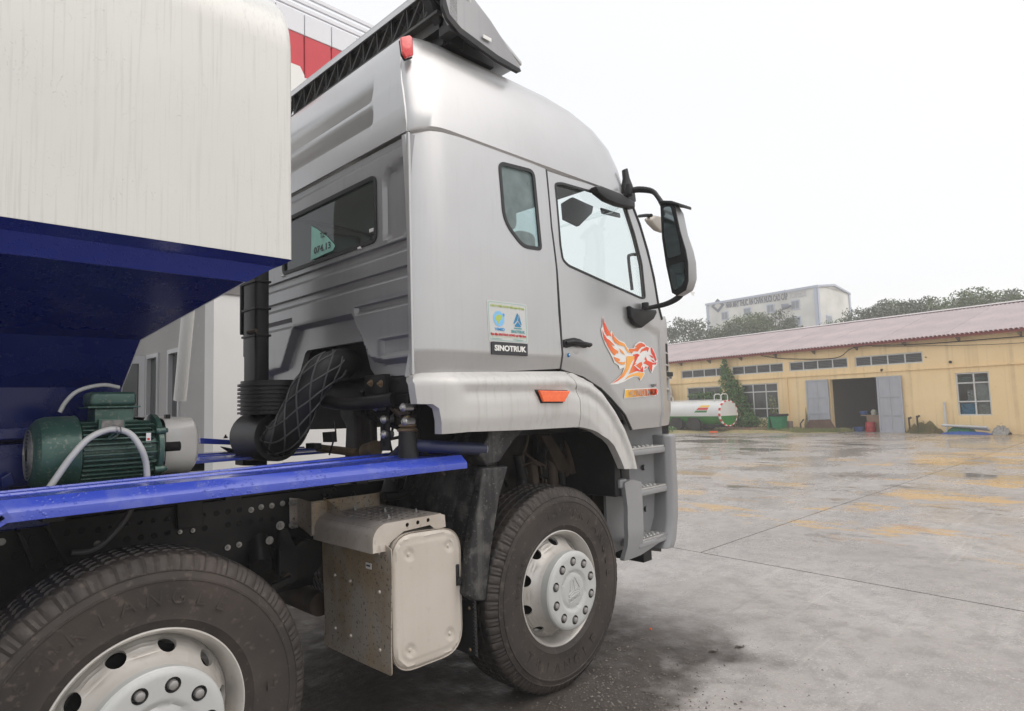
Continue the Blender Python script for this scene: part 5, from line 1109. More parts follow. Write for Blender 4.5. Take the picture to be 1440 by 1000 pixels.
# treads
def tread(z, x0, x1, yb, name='step'):
    g = G(); g.bx(x0, x1, 0.0, yb, z-.05, z-.012); s_ = g.build(name, STEPG, sb, 30, .008)
    ALU = mat('step_plate_alloy', (.55, .55, .54), .35, .6, (.35, .34, .32), 20, .6)
    hs = []
    for r_ in range(3):
        for c in range(7): 
            x = x0+.04+(x1-x0-.08)*(c+.5*(r_ % 2))/7; y = .025+r_*(yb-.05)/2.6
            hs.append(circ(x, y, .013, .008, 8))
    pl = panel('step_plate', rect(x0+.01, x1-.01, .005, yb-.01), hs, lambda x, y: (x, y, z), (0, 0, -.011), ALU, s_, .05, .02)
    g = G(); g.bx(x0+.02, x1-.02, .015, yb-.02, z-.0115, z-.0095); g.build('step_shadow_plate', BLACKP, s_, 0)
    for r_ in range(2):
        for c in range(6):
            g = G(); x = x0+.07+(x1-x0-.12)*c/6; y = .045+r_*(yb-.05)/2.6; g.lathe([(.012, 0), (.011, .006), (.007, .006), (.006, 0)], (x, y, z), (0, 0, 1), 8); g.build('tread_stud', ALU, s_, 30)
    return s_
tread(1.235, .70, 1.12, .16); tread(.975, .74, 1.125, .15); tread(.655, .76, 1.13, .15)
for x, z in ((1.06, 1.08), (1.07, .80)):
    g = G(); g.lathe([(.0, .003), (.014, .003), (.017, .006), (.02, 0)], (x, .145, z), (0, -1, 0), 16); g.build('step_screw_cap', BLACKP, sb)
g = G(); g.bx(.95, 1.05, .10, 1.2, .47, .56); g.build('front_cross_tube', BLACK, TR, 0, .004)
g = G(); g.bx(.645, .735, .03, .22, 1.0, 1.13); g.build('arch_lower_filler', BLACKP, TR, 30, .01)
# ---- mirrors
MIRH = mat('mirror_shell', (.30, .30, .30), .35, .2); MGL = mat('mirror_glass', (.30, .36, .37), .06, 1.0)
XM = .80
def mx(px, py, x=XM): return PX(px, py, 'x', x)
mo = [(928.5, 288), (934, 284), (946, 285.5), (950, 292), (957, 325), (965, 352), (968, 370), (968.5, 395), (965, 408), (952, 416), (945, 412), (937, 375), (931, 335)]
pts = [mx(*p) for p in mo]; c_ = sum(pts, Vector())/len(pts)
front = [c_+(p-c_)*.88+Vector((.090, -.008-.010*smooth((c_.z-p.z+.1)/.3), 0)) for p in pts]; mid = [p+Vector((.062, -.002-.010*smooth((c_.z-p.z+.15)/.3), 0)) for p in pts]
n = len(pts); g = G(); g.add(pts+mid+front, [(i, (i+1) % n, n+(i+1) % n, n+i) for i in range(n)]+[(n+i, n+(i+1) % n, 2*n+(i+1) % n, 2*n+i) for i in range(n)]+[tuple(range(2*n, 3*n))])
mir = g.build('wing_mirror', MIRH, TR, 40, .006, 2)
g = G(); ins = [c_+(p-c_)*.965+Vector((-.006, 0, 0)) for p in pts]; g.add(ins+[p for p in pts], [tuple(range(n))]+[(i, (i+1) % n, n+(i+1) % n, n+i) for i in range(n)]); g.build('mirror_frame', BLACKP, mir, 30)
def mgl(pp): 
    q = [mx(*p)+Vector((-.009, 0, 0)) for p in rpoly(pp, 3.5, 4)]; g = G(); g.prism(q, (.002, 0, 0)); return g.build('mirror_glass', MGL, mir, 0)
mgl([(934, 292), (944, 290.5), (953, 325), (959.5, 358), (940, 364), (935, 330)])
mgl([(942, 374), (963.5, 368), (964, 394), (958, 404), (949, 409), (945, 398)])
g = G(); g.prism([mx(*p)+Vector((-.02, 0, 0)) for p in ((927, 287), (930, 282.5), (946, 283), (957, 286.5), (957, 291), (946, 288))], (.14, -.01, .0)); g.build('mirror_top_cap', BLACKP, mir, 30, .006)
g = G(); g.prism([c_+Vector((.10, -.03, -.27)), c_+Vector((.12, -.05, -.27)), c_+Vector((.10, -.05, -.30))], (.005, 0, 0)); g.build('torn_film', WHITEP, mir, 0)
def P3(px, py, y): return PX(px, py, 'y', y)
g = G(); g.tube(smooth_open([P3(887, 268, -.02), P3(900, 266.5, -.07), P3(917, 269, -.15), P3(925, 277, -.20), P3(932, 288, -.24)], 4), .016, 10, rf=lambda i: .018+.003*math.sin(i*.4)); g.build('mirror_arm_upper', BLACKP, mir)
g = G(); g.tube(smooth_open([P3(903, 434, -.05), P3(920, 431.5, -.10), P3(938, 427, -.18), P3(953, 419, -.24), P3(960, 410, -.27)], 4), .015, 10, rf=lambda i: .013+.0006*i); g.build('mirror_arm_lower', BLACKP, mir)
q = [SP(*p) for p in ((880, 430.5), (885, 434), (903, 436), (917, 436.5), (918, 441), (914, 449), (897, 462), (886, 455), (882, 447))]
g = G(); g.prism(q, (0, -.035, 0)); ft = g.build('mirror_foot', BLACKP, mir, 30, .008, 3)
g = G(); p = SP(902, 433); g.cyl(p+Vector((0, -.03, -.01)), p+Vector((0, -.03, .03)), .024, n=16); g.build('mirror_pivot', BLACKP, mir, 30, .003); g = G(); g.cyl(P3(884, 275, -.02), P3(884, 260, -.02), .026, n=14); g.build('mirror_pivot', BLACKP, mir, 30, .003)
g = G(); g.prism([P3(876, 272, .02), P3(880, 250, .02), P3(879, 238, .02), P3(883, 236, .02), P3(886, 250, .02), P3(893, 268, .02), P3(895, 283, .02), P3(889, 288, .02), P3(880, 276, .02)], (0, .03, 0)); g.build('front_mirror_bracket', BLACKP, TR, 30, .006)
g = G(); g.tube([P3(899, 304, .15), P3(908, 303, .05), P3(916, 303, -.02)], .012, 8); kerb = g.build('kerb_mirror_arm', BLACKP, TR)
q = [P3(*p, .02) for p in ((904, 308), (912, 302), (921, 304), (926, 314), (927, 328), (918, 325), (909, 316))]
g = G(); g.prism(q, (.06, -.03, 0)); g.build('kerb_mirror', mat('kerb_mirror_shell', (.35, .32, .28), .3, .3), TR, 30, .012, 3)
# ---- roof air deflector
DF = mat('deflector_underside', (.045, .045, .047), .6, 0, (.07, .066, .06), 6)
g = G(); g.prism([(-.70, .02, 3.725), (-.70, 1.78, 3.725), (-.05, 1.60, 3.53), (-.05, .12, 3.52)], (0, 0, .022)); g.prism([(-.715, -.02, 3.69), (-.715, 1.80, 3.69), (-.695, 1.80, 3.75), (-.695, -.02, 3.75)], (.012, 0, 0)); dfl = g.build('air_deflector', SILVER, TR, 0, .004)
g = G(); g.bx(-.66, -.655, .10, 1.75, 3.50, 3.73); g.bx(-.70, -.64, .10, 1.75, 3.555, 3.57); g.build('deflector_back', DF, dfl, 0)
k = 0; y = .06
while y < 1.74:
    g = G(); g.prism([(-.705, y, 3.715), (-.655, y+.05, 3.715), (-.70, y, 3.57)], (0, .006, 0)); g.prism([(-.70, y, 3.57), (-.70, y+.135, 3.715), (-.66, y+.02, 3.57)], (.004, .004, 0)); g.prism([(-.70, y+.0, 3.715), (-.70, y+.012, 3.715), (-.70, y+.145, 3.575), (-.70, y+.133, 3.575)], (.03, 0, 0)); g.build('deflector_rib', DF, dfl, 0)
    y += .145
g = G(); g.bx(-.62, -.25, .15, 1.6, 3.44, 3.50); g.bx(-.66, -.60, .05, .14, 3.45, 3.73); g.bx(-.60, -.50, .12, .17, 3.44, 3.74); g.tube([(-.68, 1.45, 3.42), (-.66, 1.52, 3.5), (-.66, 1.6, 3.6)], .02, 8); g.build('deflector_frame', BLACKP, dfl, 0, .005)
q = [PX(*p, 'y', .05) for p in ((622, -6), (664, -6), (690, 28), (712, 62), (731, 92), (733.5, 100), (729, 102), (698, 86), (652, 52), (634, 38), (625, 20))]
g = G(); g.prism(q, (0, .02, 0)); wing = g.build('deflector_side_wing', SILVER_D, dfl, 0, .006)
q = [PX(*p, 'y', .035) for p in ((622, -6), (626, -6), (633, 20), (649, 39), (700, 77), (731, 96), (733.5, 100), (729, 102), (698, 85), (646, 47), (629, 26), (622, 8))]
g = G(); g.prism(q, (0, .02, 0)); g.build('wing_edge', BLACKP, wing, 0, .003)
p = PX(685, 54, 'y', .04); g = G(); g.bx(p.x-.03, p.x+.03, p.y-.003, p.y, p.z-.010, p.z+.010); g.build('part_sticker', WHITEP, wing, 0)
g = G(); g.prism([PX(*p_, 'y', .12) for p_ in ((618, -8), (600, -8), (608, 10), (622, 36), (640, 46), (632, 30), (622, 0))], (0, .05, 0)); g.build('wing_hinge', BLACKP, wing, 0, .004)
# ------------------------------------------------------------------ chassis
g = G()
for yy, s_ in ((.80, 1), (1.10, -1)):
    pass
YF = .82; YL = 1.50
g.bx(-7.2, 1.30, YF, YF+.008, .80, 1.12); g.bx(-7.2, 1.30, YF+.008, YF+.08, 1.112, 1.12); g.bx(-7.2, 1.30, YF+.008, YF+.08, .80, .808)
fr = g.build('frame_rail', BLACK, TR, 0, .003)
g = G(); g.bx(-7.2, 1.30, YL-.008, YL, .80, 1.12); g.bx(-7.2, 1.30, YL-.08, YL-.008, 1.112, 1.12); g.build('frame_rail', BLACK, TR, 0, .003)
# hole rows and bolts in the web (measured row by row)
HOLE = mat('hole_black', (.006, .006, .006), .9)
def PF(px, py): return PX(px, py, 'y', YF)
g = G()
hl = [(94, 750), (115, 747), (138, 745.5), (179, 759), (198, 756), (217, 754), (253, 749), (271, 747), (288, 743), (305, 722), (321, 719.5), (337, 717), (321, 738), (337, 736), (353, 734), (367, 731), (383, 730), (318, 770), (351, 764), (22, 783), (21, 823), (236, 750)]
for px, py in hl:
    p = PF(px, py); g.lathe([(0, .0008), (.011, .0008), (.0125, .002), (.014, 0)], p, (0, -1, 0), 12)
g.build('frame_hole_row', HOLE, fr)['kind'] = 'stuff'
for px, py, big, m_ in [(158, 741, 1, BLACK), (180, 737, 1, BLACK), (199, 735, 1, BLACK), (217, 733, 1, BLACK), (236, 731, 1, BLACK), (254, 729, 1, BLACK), (272, 727, 1, BLACK), (288, 724, 1, BLACK), (353, 717, 1, STEEL), (367, 713, 1, STEEL), (382, 711, 1, STEEL), (397, 708, 1, STEEL), (320, 770, 1, STEEL), (336, 766, 1, STEEL), (411, 707, 1, STEEL), (411, 738, 1, STEEL), (394, 739, 1, STEEL), (379, 760, 1, BLACK), (408, 754, 1, BLACK), (137, 765, 1, STEEL), (2, 762, 1, STEEL), (253, 748, 0, STEEL), (271, 746, 0, STEEL)]:
    p = PF(px, py); g = G(); hexbolt(g, p+Vector((0, -.001 if (px, py) not in ((411, 707), (411, 738)) else -.03, 0)), (0, -1, 0), .0092 if big else .0065, .012); g.build('frame_bolt', m_, fr, 30)
def plate(name, pts, y, th, m, parent, bev=.003, rr=0):
    q = [PX(px, py, 'y', y) for px, py in pts]; g = G(); g.prism(q, (0, -th, 0)); return g.build(name, m, parent, 0, bev)
plate('frame_bracket', [(246, 700), (282, 694), (283, 738), (247, 744)], YF, .03, BLACK, fr)
pb = plate('cross_bracket', [(20, 745), (56, 728), (90, 790), (44, 800)], YF, .02, BLACK, fr)
plate('cross_bracket_rib', [(56, 728), (62, 728), (94, 790), (88, 794)], YF-.02, .05, BLACK, fr); plate('cross_bracket_rib', [(20, 746), (26, 744), (52, 798), (45, 801)], YF-.02, .05, BLACK, fr)
g = G(); p = PF(70, 790); g.cyl(PF(47, 757)+Vector((0, -.02, 0)), PF(47, 757)+Vector((0, -.035, 0)), .02, n=14); g.build('frame_bolt', BLACK, fr, 30); g = G(); g.cyl(PF(70, 791)+Vector((0, -.02, 0)), PF(70, 791)+Vector((0, -.035, 0)), .02, n=14); g.build('frame_bolt', BLACK, fr, 30)
# spring shackle hanger
hg = plate('spring_hanger', [(388, 742), (399, 742), (414, 778), (413, 812), (402, 822), (393, 819), (386, 806), (386, 776)], YF-.10, .05, BLACK, fr, .006)
plate('hanger_window', [(395.5, 752), (406, 772), (392, 775)], YF-.1501, .002, HOLE, hg, 0)
g = G(); p = PX(401, 811, 'y', YF-.15); g.cyl(p, p+Vector((0, -.03, 0)), .022, n=16); g.cyl(p, p+Vector((0, .25, 0)), .014, n=10); g.build('hanger_pin', BROWND, hg, 30)
g = G(); hexbolt(g, PX(394, 739, 'y', YF-.15), (0, -1, 0), .014, .016); g.build('hanger_bolt', STEEL, hg, 30); g = G(); hexbolt(g, PX(379, 760, 'y', YF-.1), (0, -1, 0), .013, .014); g.build('hanger_bolt', STEEL, hg, 30)
# leaf springs, axles
for xx in (0, -2.02):
    for yy in (.62, 1.62):
        for k in range(3):
            g = G(); L_ = .78-.12*k; g.tube([(xx+L_*t, yy, .74-.018*k-.10*(1-t*t)) for t in [-1+.2*i for i in range(11)]], .02, 4); g.build('leaf_spring', BLACK, TR, 20)
    g = G(); g.cyl((xx, .12, .53), (xx, 2.2, .53), .07, n=16); g.bx(xx-.09, xx+.09, .5, .74, .50, .62); g.bx(xx-.09, xx+.09, 1.5, 1.74, .5, .62); g.build('axle', BLACK, TR, 30)
# ---- stainless bracket and emission box
g = G()
pA = [PX(*p, 'y', YF-.006) for p in ((406.5, 700), (418, 701), (419, 742), (407, 741))]; g.prism(pA, (0, -.005, 0))
a0, a1 = Vector((-1.105, YF, 1.085)), Vector((-1.09, .665, 1.075)); a2 = Vector((-.70, .665, 1.10))
def wall3(g, a, b, h0, h1, th): g.prism([a, b, b-Vector((0, 0, h1)), a-Vector((0, 0, h0))], th)
wall3(g, PX(418, 701, 'y', YF-.01), PX(438, 706, 'y', .63), .135, .165, (.006, 0, 0)); wall3(g, PX(438, 706, 'y', .63), PX(534, 692.5, 'y', .60), .165, .07, (0, .006, 0)); wall3(g, PX(530, 694, 'y', .60), PX(541, 689, 'y', YF), .1, .1, (.006, 0, 0))
br = g.build('steel_bracket', STAIN, TR, 0, .004)
for px, py in ((411, 707), (411, 738)):
    g = G(); hexbolt(g, PX(px, py, 'y', YF-.012), (0, -1, 0), .013, .012); g.build('bracket_bolt', STEEL, br, 30)
for px, py in ((455, 697), (463, 700), (497, 696), (470, 690)):
    g = G(); hexbolt(g, PX(px, py, 'y', .70), (0, 0, 1), .010, .01); g.build('bracket_bolt', BLACK, br, 30)
BX0, BX1, BZ0, BZ1 = -1.035, -.645, .372, .968
cap = rpoly([(BX0, BZ0+.0), (BX1, BZ0+.0), (BX1, BZ1-.02), (BX0, BZ1-.0)], [.12, .12, .12, .12], 8)
def fcap(x, z):
    d = -sd_poly(x, z, cap); y = .085-.012*smooth(d/.012)
    if d < .04: y += .004*math.cos((d-.028)/.012*math.pi/2) if abs(d-.028) < .012 else 0
    for cx, cz in ((BX0+.085, BZ1-.095), (BX1-.075, BZ1-.095), (BX0+.085, BZ0+.085), (BX1-.075, BZ0+.095)):
        r_ = math.hypot(x-cx, z-cz)
        if r_ < .026: y += .007*smooth((.026-r_)/.006)
    return (x, y, z)
box = panel('emission_box', cap, [], fcap, (0, .53, 0), BEIGE, TR, .012, .012, smooth=40)
g = G(); q = [((x-(BX0+BX1)/2)*1.03+(BX0+BX1)/2, (z-.68)*1.02+.68) for x, z in cap]; n = len(cap)
vs = [Vector((x, .092, z)) for x, z in cap]+[Vector((x, .083, z)) for x, z in q]+[Vector((x, .10, z)) for x, z in q]+[Vector((x, .105, z)) for x, z in cap]
g.add(vs, [(j*n+i, j*n+(i+1) % n, (j+1)*n+(i+1) % n, (j+1)*n+i) for j in range(3) for i in range(n)]); g.build('cap_rim', BEIGE, box, 50)
for cx, cz in ((BX0+.085, BZ1-.095), (BX1-.075, BZ1-.095), (BX0+.085, BZ0+.085), (BX1-.075, BZ0+.095)):
    g = G(); g.lathe([(0, .012), (.006, .011), (.010, .004), (.011, 0)], (cx, .085, cz), (0, -1, 0), 14); g.build('cap_rivet', BEIGE, box)
SX_ = -1.052
so_ = rpoly([(.07, .378), (.655, .372), (.665, 1.095), (.07, .915)], [.015, .03, .015, .012], 4)
shd = panel('heat_shield', so_, [], lambda y, z: (SX_+.012*smooth((.25-y)/.2)*0+.02*max(0, z-.95)+.004*math.sin(z*9+y*5), y, z), (.004, 0, 0), STAIN, box, .05, .03)
for yy in (.54, .40, .155):
    for z in (.48, .73, 1.0-.10*(yy < .2)):
        g = G(); c_ = Vector((SX_-.002, yy, z-.03*(.54-yy))); g.lathe([(0, .009), (.006, .008), (.0095, 0)], c_, (-1, 0, 0), 10); g.build('shield_rivet', BEIGE, shd)
c_ = PX(518, 796, 'x', SX_-.006); g = G(); g.bx(c_.x, c_.x+.003, c_.y-.022, c_.y+.022, c_.z-.013, c_.z+.013); tg = g.build('part_label', WHITEP, shd, 0)
g = G(); g.bx(c_.x-.001, c_.x, c_.y-.015, c_.y+.015, c_.z-.002, c_.z+.005); g.build('print', DARKP, tg, 0)
# perforated cover
ZC = 1.022
def fperf(u, y):
    # u runs over the cover: rises on the rear side then goes flat
    r_ = .075
    if u < 0: z = ZC-r_+u; x = -1.115
    elif u < r_*math.pi/2: t = u/r_; x = -1.115+r_*(1-math.cos(t)); z = ZC-r_+r_*math.sin(t)
    else: x = -1.115+r_+(u-r_*math.pi/2); z = ZC
    return (x, y, z)
U1 = .075*math.pi/2+.31
hs = []
for r_ in range(6):
    for c in range(9):
        u = .13+r_*.050; y = .16+c*.052+(.026 if r_ % 2 else 0)
        if y < .61: hs.append(circ(u, y, .012, .017, 8))
pc = panel('perforated_cover', rect(-.045, U1, .115, .64), hs, fperf, (0, 0, -.003), COVERM, box, .03, .03, gx=[-.02, 0, .015, .03, .045, .06, .075, .09, .105, .118], smooth=30)
lipo = [fperf(u, .115) for u in (-.045, 0, .02, .04, .06, .08, .1, .118, .2, .3, U1-.01)]; lipo = [(x, z) for x, y, z in lipo]
lipo += [(lipo[-1][0]+.03, 1.012), (lipo[-1][0]+.035, .955), (lipo[-1][0]-.03, .955), (-.80, .978), (-.95, .972), (-1.02, .935), (-1.05, .90)]
panel('cover_lip', lipo, [circ(-.93, .998, .010, n=8), circ(-.87, 1.0, .010, n=8), circ(-.81, 1.002, .010, n=8)], lambda x, z: (x, .112, z), (0, .004, 0), COVERM, pc, .03, .02)
g = G(); g.bx(-1.09, -.70, .14, .62, .998, 1.003); g.build('hole_shade_sheet', HOLE, pc, 0)  # black sheet added under the cover so its holes look dark
for u, y in ((.20, .22), (.30, .40), (.24, .58), (.38, .25)):
    x, y, z = fperf(u, y); g = G(); hexbolt(g, (x, y, z), (0, 0, 1), .010, .010); g.build('cover_bolt', STEEL, pc, 30)
# ---- mudguard behind the front wheel, mud flap
def mg(px, py, y): return PX(px, py, 'y', y)
MG = G()
outer = [(672, 655), (714, 655), (700, 710), (690, 770), (683, 845), (672, 846), (655, 838), (664, 770), (674, 700)]
f0 = [Vector(v) for v in ((-.40, .02, 1.215), (-.50, .02, 1.20), (-.575, .02, 1.02), (-.62, .02, .82), (-.64, .02, .60), (-.585, .02, .585), (-.555, .02, .8), (-.50, .02, 1.0))]
g = G(); g.prism([mg(*p, .02) for p in ((680, 658), (716, 655), (703, 700), (692, 770), (684, 845), (669, 846), (656, 838), (662, 772), (673, 712))], (0, .06, 0)); m1 = g.build('mudguard', DUSTY, TR, 30, .012, 3)
def fmud(t, y):   # curved sheet wrapped round the back of the tyre
    P_ = [(-.36, 1.50), (-.41, 1.38), (-.47, 1.24), (-.53, 1.06), (-.57, .86), (-.585, .70), (-.59, .585)]
    k = min(len(P_)-2, int(t)); f_ = t-k; x = P_[k][0]+(P_[k+1][0]-P_[k][0])*f_; z = P_[k][1]+(P_[k+1][1]-P_[k][1])*f_
    rib = .018*(math.sin((y-.08)*24) > .3)*(1 if t > 1.0 else 0)
    return (x-rib*.6-.02*math.sin((y-.08)*5), y, z)
panel('mudguard_sheet', rect(.6, 6, .06, .62), [], fmud, (.02, 0, 0), DUSTY, m1, .1, .1, gx=[.6+.25*i for i in range(22)], gy=[.03+.02*i for i in range(30)], smooth=40)
def sides(name, P_, y0_, y1_, m_, par, bev=.01):
    g = G(); g.prism([Vector((p.x, y0_, p.z)) for p in P_], (0, y1_-y0_, 0)); return g.build(name, m_, par, 0, bev)
sides('mudguard_top', [mg(*p, .04) for p in ((690, 602), (742, 597), (722, 618), (700, 650), (682, 655), (672, 640), (680, 622))], .03, .30, DUSTY, m1)
panel('mud_flap', [(.04, .33), (.04, .60), (.58, .62), (.58, .33)], [], lambda y, z: (-.60+.012*math.sin(y*4)+.02*(.6-z), y, z), (.012, 0, 0), BLACKP, m1, .05)
for k in range(16):
    g = G(); z = .345+k*.0165; g.bx(-.610, -.598, .028, .042, z, z+.010); g.build('flap_edge_tooth', BLACKP, m1, 0)
for z in (.36, .555):
    g = G(); g.lathe([(0, .006), (.006, .005), (.009, 0)], (-.600, .075, z), (-1, 0, 0), 10); g.build('flap_bolt', BRASS, m1)
text('flap_mark', 'ZN', .075, (0, 0, 1), (0, 1, 0), (-.600, .17, .45), BLACKP, m1, .004, .001)
# side guard tube and its end
g = G(); g.tube(smooth_open([(-.84, .42, 1.22), (-.86, .22, 1.34), (-.83, .10, 1.35), (-.70, .06, 1.335), (-.50, .05, 1.315)], 5), .030, 14); tb = g.build('tube_bracket', mat('blue_oversprayed_tube', (.03, .035, .06), .4, .1, (.02, .03, .12), 4), TR)
g = G(); g.cyl((-.499, .05, 1.315), (-.494, .05, 1.3147), .027, n=18); g.build('tube_cap', mat('grey_cap', (.30, .30, .31), .4), tb)
g = G(); p = PX(648, 820, 'y', .04); g.bx(p.x-.0, p.x+.02, p.y+.03, p.y+.08, p.z-.02, p.z+.08); g.cyl(p+Vector((.02, .02, -.0)), p+Vector((.02, .06, -.0)), .02, n=14); g.build('side_lamp_bracket', BLACKP, TR, 30, .004)
# ---- blue deck over the wheels
DZ = 1.30
dx0, dx1 = -2.42, -.675
prof = [(.66, DZ-.006), (.46, DZ), (.455, DZ+.007), (.44, DZ+.007), (.435, DZ), (.27, DZ), (.265, DZ+.007), (.25, DZ+.007), (.245, DZ), (.10, DZ), (.02, DZ), (-.022, DZ-.034), (-.022, DZ-.062), (-.010, DZ-.062), (-.012, DZ-.038), (.02, DZ-.012), (.66, DZ-.02)]
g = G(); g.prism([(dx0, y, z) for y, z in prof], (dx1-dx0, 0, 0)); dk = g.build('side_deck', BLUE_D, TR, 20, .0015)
for v in dk.data.vertices:
    if v.co.x > -1: v.co.x += .22*max(0, v.co.y-.02)     # its front end is cut on the skew
    elif v.co.y > .03: v.co.y *= .56                      # and it narrows towards the rear
g = G(); g.prism([(0, y, z-DZ) for y, z in prof], (0.75, 0, 0)); d2 = g.build('side_deck', BLUE_D, TR, 20, .0015)
d2.data.transform(Matrix.Translation((dx0-.001, 0, DZ)) @ Matrix.Rotation(R(180), 4, 'Z') @ Matrix.Rotation(R(35), 4, 'Y') @ Matrix.Scale(-1, 4, (0, 1, 0)) @ Matrix.Identity(4))
d2.data.flip_normals()
g = G(); g.prism([(-5.6, 2*YC-y+.0, z) for y, z in prof], (4.9, 0, 0)); g.build('side_deck', BLUE_D, TR, 20, .0015)
for x in (-2.3, -1.75, -1.2):
    g = G(); g.bx(x, x+.06, .10, .80, DZ-.09, DZ-.025); g.build('deck_bearer', BLACK, TR, 0, .003)
# far deck with bolts, and frame top stuff seen beneath the hopper
def strip_pt(px, py): return PX(px, py, 'y', 1.55)
g = G(); q = [strip_pt(*p) for p in ((282, 616), (361, 621), (361, 627), (282, 624))]; g.prism(q, (0, .25, 0)); fs_ = g.build('pipe_tray', BLUE_D, TR, 0, .003)
for px, py in ((322, 616.5), (332, 617.5), (341, 618.5)):
    g = G(); hexbolt(g, strip_pt(px, py)+Vector((0, .05, 0)), (0, 0, 1), .010, .012); g.build('tray_bolt', BLACK, fs_, 30)
g = G(); g.prism([PX(*p, 'y', 1.5) for p in ((312, 628), (345, 634), (368, 655), (330, 640))], (0, .04, 0)); g.prism([PX(*p, 'y', 1.45) for p in ((342, 626), (376, 628), (376, 655), (342, 655))], (0, .12, 0)); g.build('tray_bracket', BLACK, TR, 0, .004)
g = G(); g.prism([PX(*p, 'y', 1.2) for p in ((248, 652), (288, 650), (288, 662), (248, 664))], (0, .1, 0)); g.build('tray_bracket', BLACK, TR, 0, .004)
# ---- wheels
TR_, TW = .542, .30
def tyre_prof():
    p = [(.287, .018), (.300, .010), (.306, .004), (.330, -.006), (.332, -.0085), (.336, -.0085), (.338, -.008), (.40, -.019), (.455, -.021), (.457, -.0235), (.463, -.0235), (.465, -.019), (.485, -.014), (.487, -.016), (.4895, -.016), (.491, -.012), (.512, -.002), (.526, .010), (.534, .020), (.540, .030),
         (.542, .062), (.5335, .064), (.5335, .074), (.543, .076), (.5435, .112), (.534, .114), (.534, .126), (.544, .128), (.544, .156), (.534, .158), (.534, .170), (.5435, .172), (.543, .208), (.5335, .210), (.5335, .220), (.542, .222), (.540, .254), (.526, .274), (.46, .305), (.40, .303), (.30, .28), (.287, .27)]
    return p
def tfn(i, j, r_, h):
    if 14 < j < 19 and i % 4 == 0: r_ -= .006; h += .003
    if 14 < j < 18 and (i//4) % 2 and i % 4 == 2: r_ -= .003; h += .002
    if 19 <= j <= 36 and j in (20, 23, 24, 27, 28, 31, 32, 35) and (i+j) % 4 == 0: r_ -= .007
    return r_, -h
g = G(); g.lathe(tyre_prof(), (0, 0, 0), (0, -1, 0), 320, fn=lambda i, j, r_, h: tfn(i, j, r_, h))
wheel = None
WR = [(.286, .262), (.300, .268), (.302, .262), (.286, .25), (.272, .20), (.268, .12), (.270, .075), (.276, .050), (.284, .024), (.292, .008), (.299, .0015), (.3035, .003), (.3045, .009), (.300, .013), (.288, .022)]
gw = G(); gw.lathe([(r_, -h) for r_, h in WR], (0, 0, 0), (0, -1, 0), 96)
wheel = gw.build('wheel', WHEELM, TR, 40)
tyre = g.build('tyre', [TYRE, TREAD], wheel, 32)
for p in tyre.data.polygons:
    c = p.center; p.material_index = 1 if (math.hypot(c.x, c.z) > .525 and c.y > .020) else 0
# disc cone with ten hand holes
DP = [(.272, .088), (.262, .072), (.245, .050), (.222, .024), (.205, -.002), (.197, -.028)]
def fcone(u, t):
    k = min(4, int(t)); f_ = t-k; r_ = DP[k][0]+(DP[k+1][0]-DP[k][0])*f_; h = DP[k][1]+(DP[k+1][1]-DP[k][1])*f_
    return (r_*math.cos(u), h, r_*math.sin(u))
hs = [circ((i+.5)*2*math.pi/10, 2.0, .125, .98, 18) for i in range(10)]
dsc = panel('wheel_disc', rect(0, 2*math.pi, 0, 5), hs, fcone, (0, 0, 0), WHEELM, wheel, .1, .12, gx=[i*2*math.pi/60 for i in range(60)], gy=[.5, 1, 1.5, 2, 2.5, 3, 3.5, 4, 4.5], smooth=60)
for i in range(10):
    g = G(); n = 18; lp = [Vector(fcone(*p)) for p in circ((i+.5)*2*math.pi/10, 2.0, .125, .98, n)]; cc = sum(lp, Vector())/n
    nn = Vector((cc.x, 0, cc.z)).normalized(); nrm = (Vector((0, -1, 0))*.65+nn*.75).normalized()
    g.add(lp+[p-nrm*.014 for p in lp]+[p+(p-cc)*.07-nrm*.001 for p in lp], [(a_, (a_+1) % n, n+(a_+1) % n, n+a_) for a_ in range(n)]+[(a_, (a_+1) % n, 2*n+(a_+1) % n, 2*n+a_) for a_ in range(n)]); g.build('hand_hole_rim', WHEELM, wheel, 60)
g = G(); g.cyl((0, .10, 0), (0, .24, 0), .235, n=40); g.build('brake_drum', BLACK, wheel, 30)
# hub cap
CR, CY = .200, -.088
lug = [(.152*math.cos(2*math.pi*(i+.5)/10), .152*math.sin(2*math.pi*(i+.5)/10)) for i in range(10)]
def fcapp(x, z):
    r_ = math.hypot(x, z); y = CY
    if r_ < .108: y += .010*smooth((.108-r_)/.012)
    if r_ < .090: y -= .006*smooth((.090-r_)/.01)
    if r_ > .186: y += .6*(r_-.186)**1.0*.9
    return (x, y, z)
hc = panel('hub_cap', circ(0, 0, CR, n=80), [circ(x, z, .0245, n=18) for x, z in lug], fcapp, (0, .016, 0), CAPM, wheel, .012, .02, smooth=40)
g = G(); g.lathe([(CR-.0005, CY+.009), (CR+.004, CY+.014), (CR+.004, CY+.018), (CR-.001, CY+.022), (CR-.001, CY+.050), (CR-.004, CY+.08)], (0, 0, 0), (0, 1, 0), 80); g.lathe([(0, CY+.03), (.19, CY+.03)], (0, 0, 0), (0, 1, 0), 40); g.build('cap_rim', CAPM, wheel, 40)
NUTM = mat('lug_nut_steel', (.30, .29, .28), .35, .5)
for x, z in lug:
    g = G(); g.lathe([(0, -.026), (.007, -.026), (.0135, -.023), (.0155, -.016), (.0155, .03)], (x, CY+.016, z), (0, 1, 0), 14); g.build('lug_nut', NUTM, wheel, 45)
    g = G(); g.lathe([(.0245, -.014), (.0225, .012), (.0, .012)], (x, CY+.016, z), (0, 1, 0), 18); g.build('lug_pocket', mat('pocket_dark', (.09, .09, .09), .6), wheel, 45)
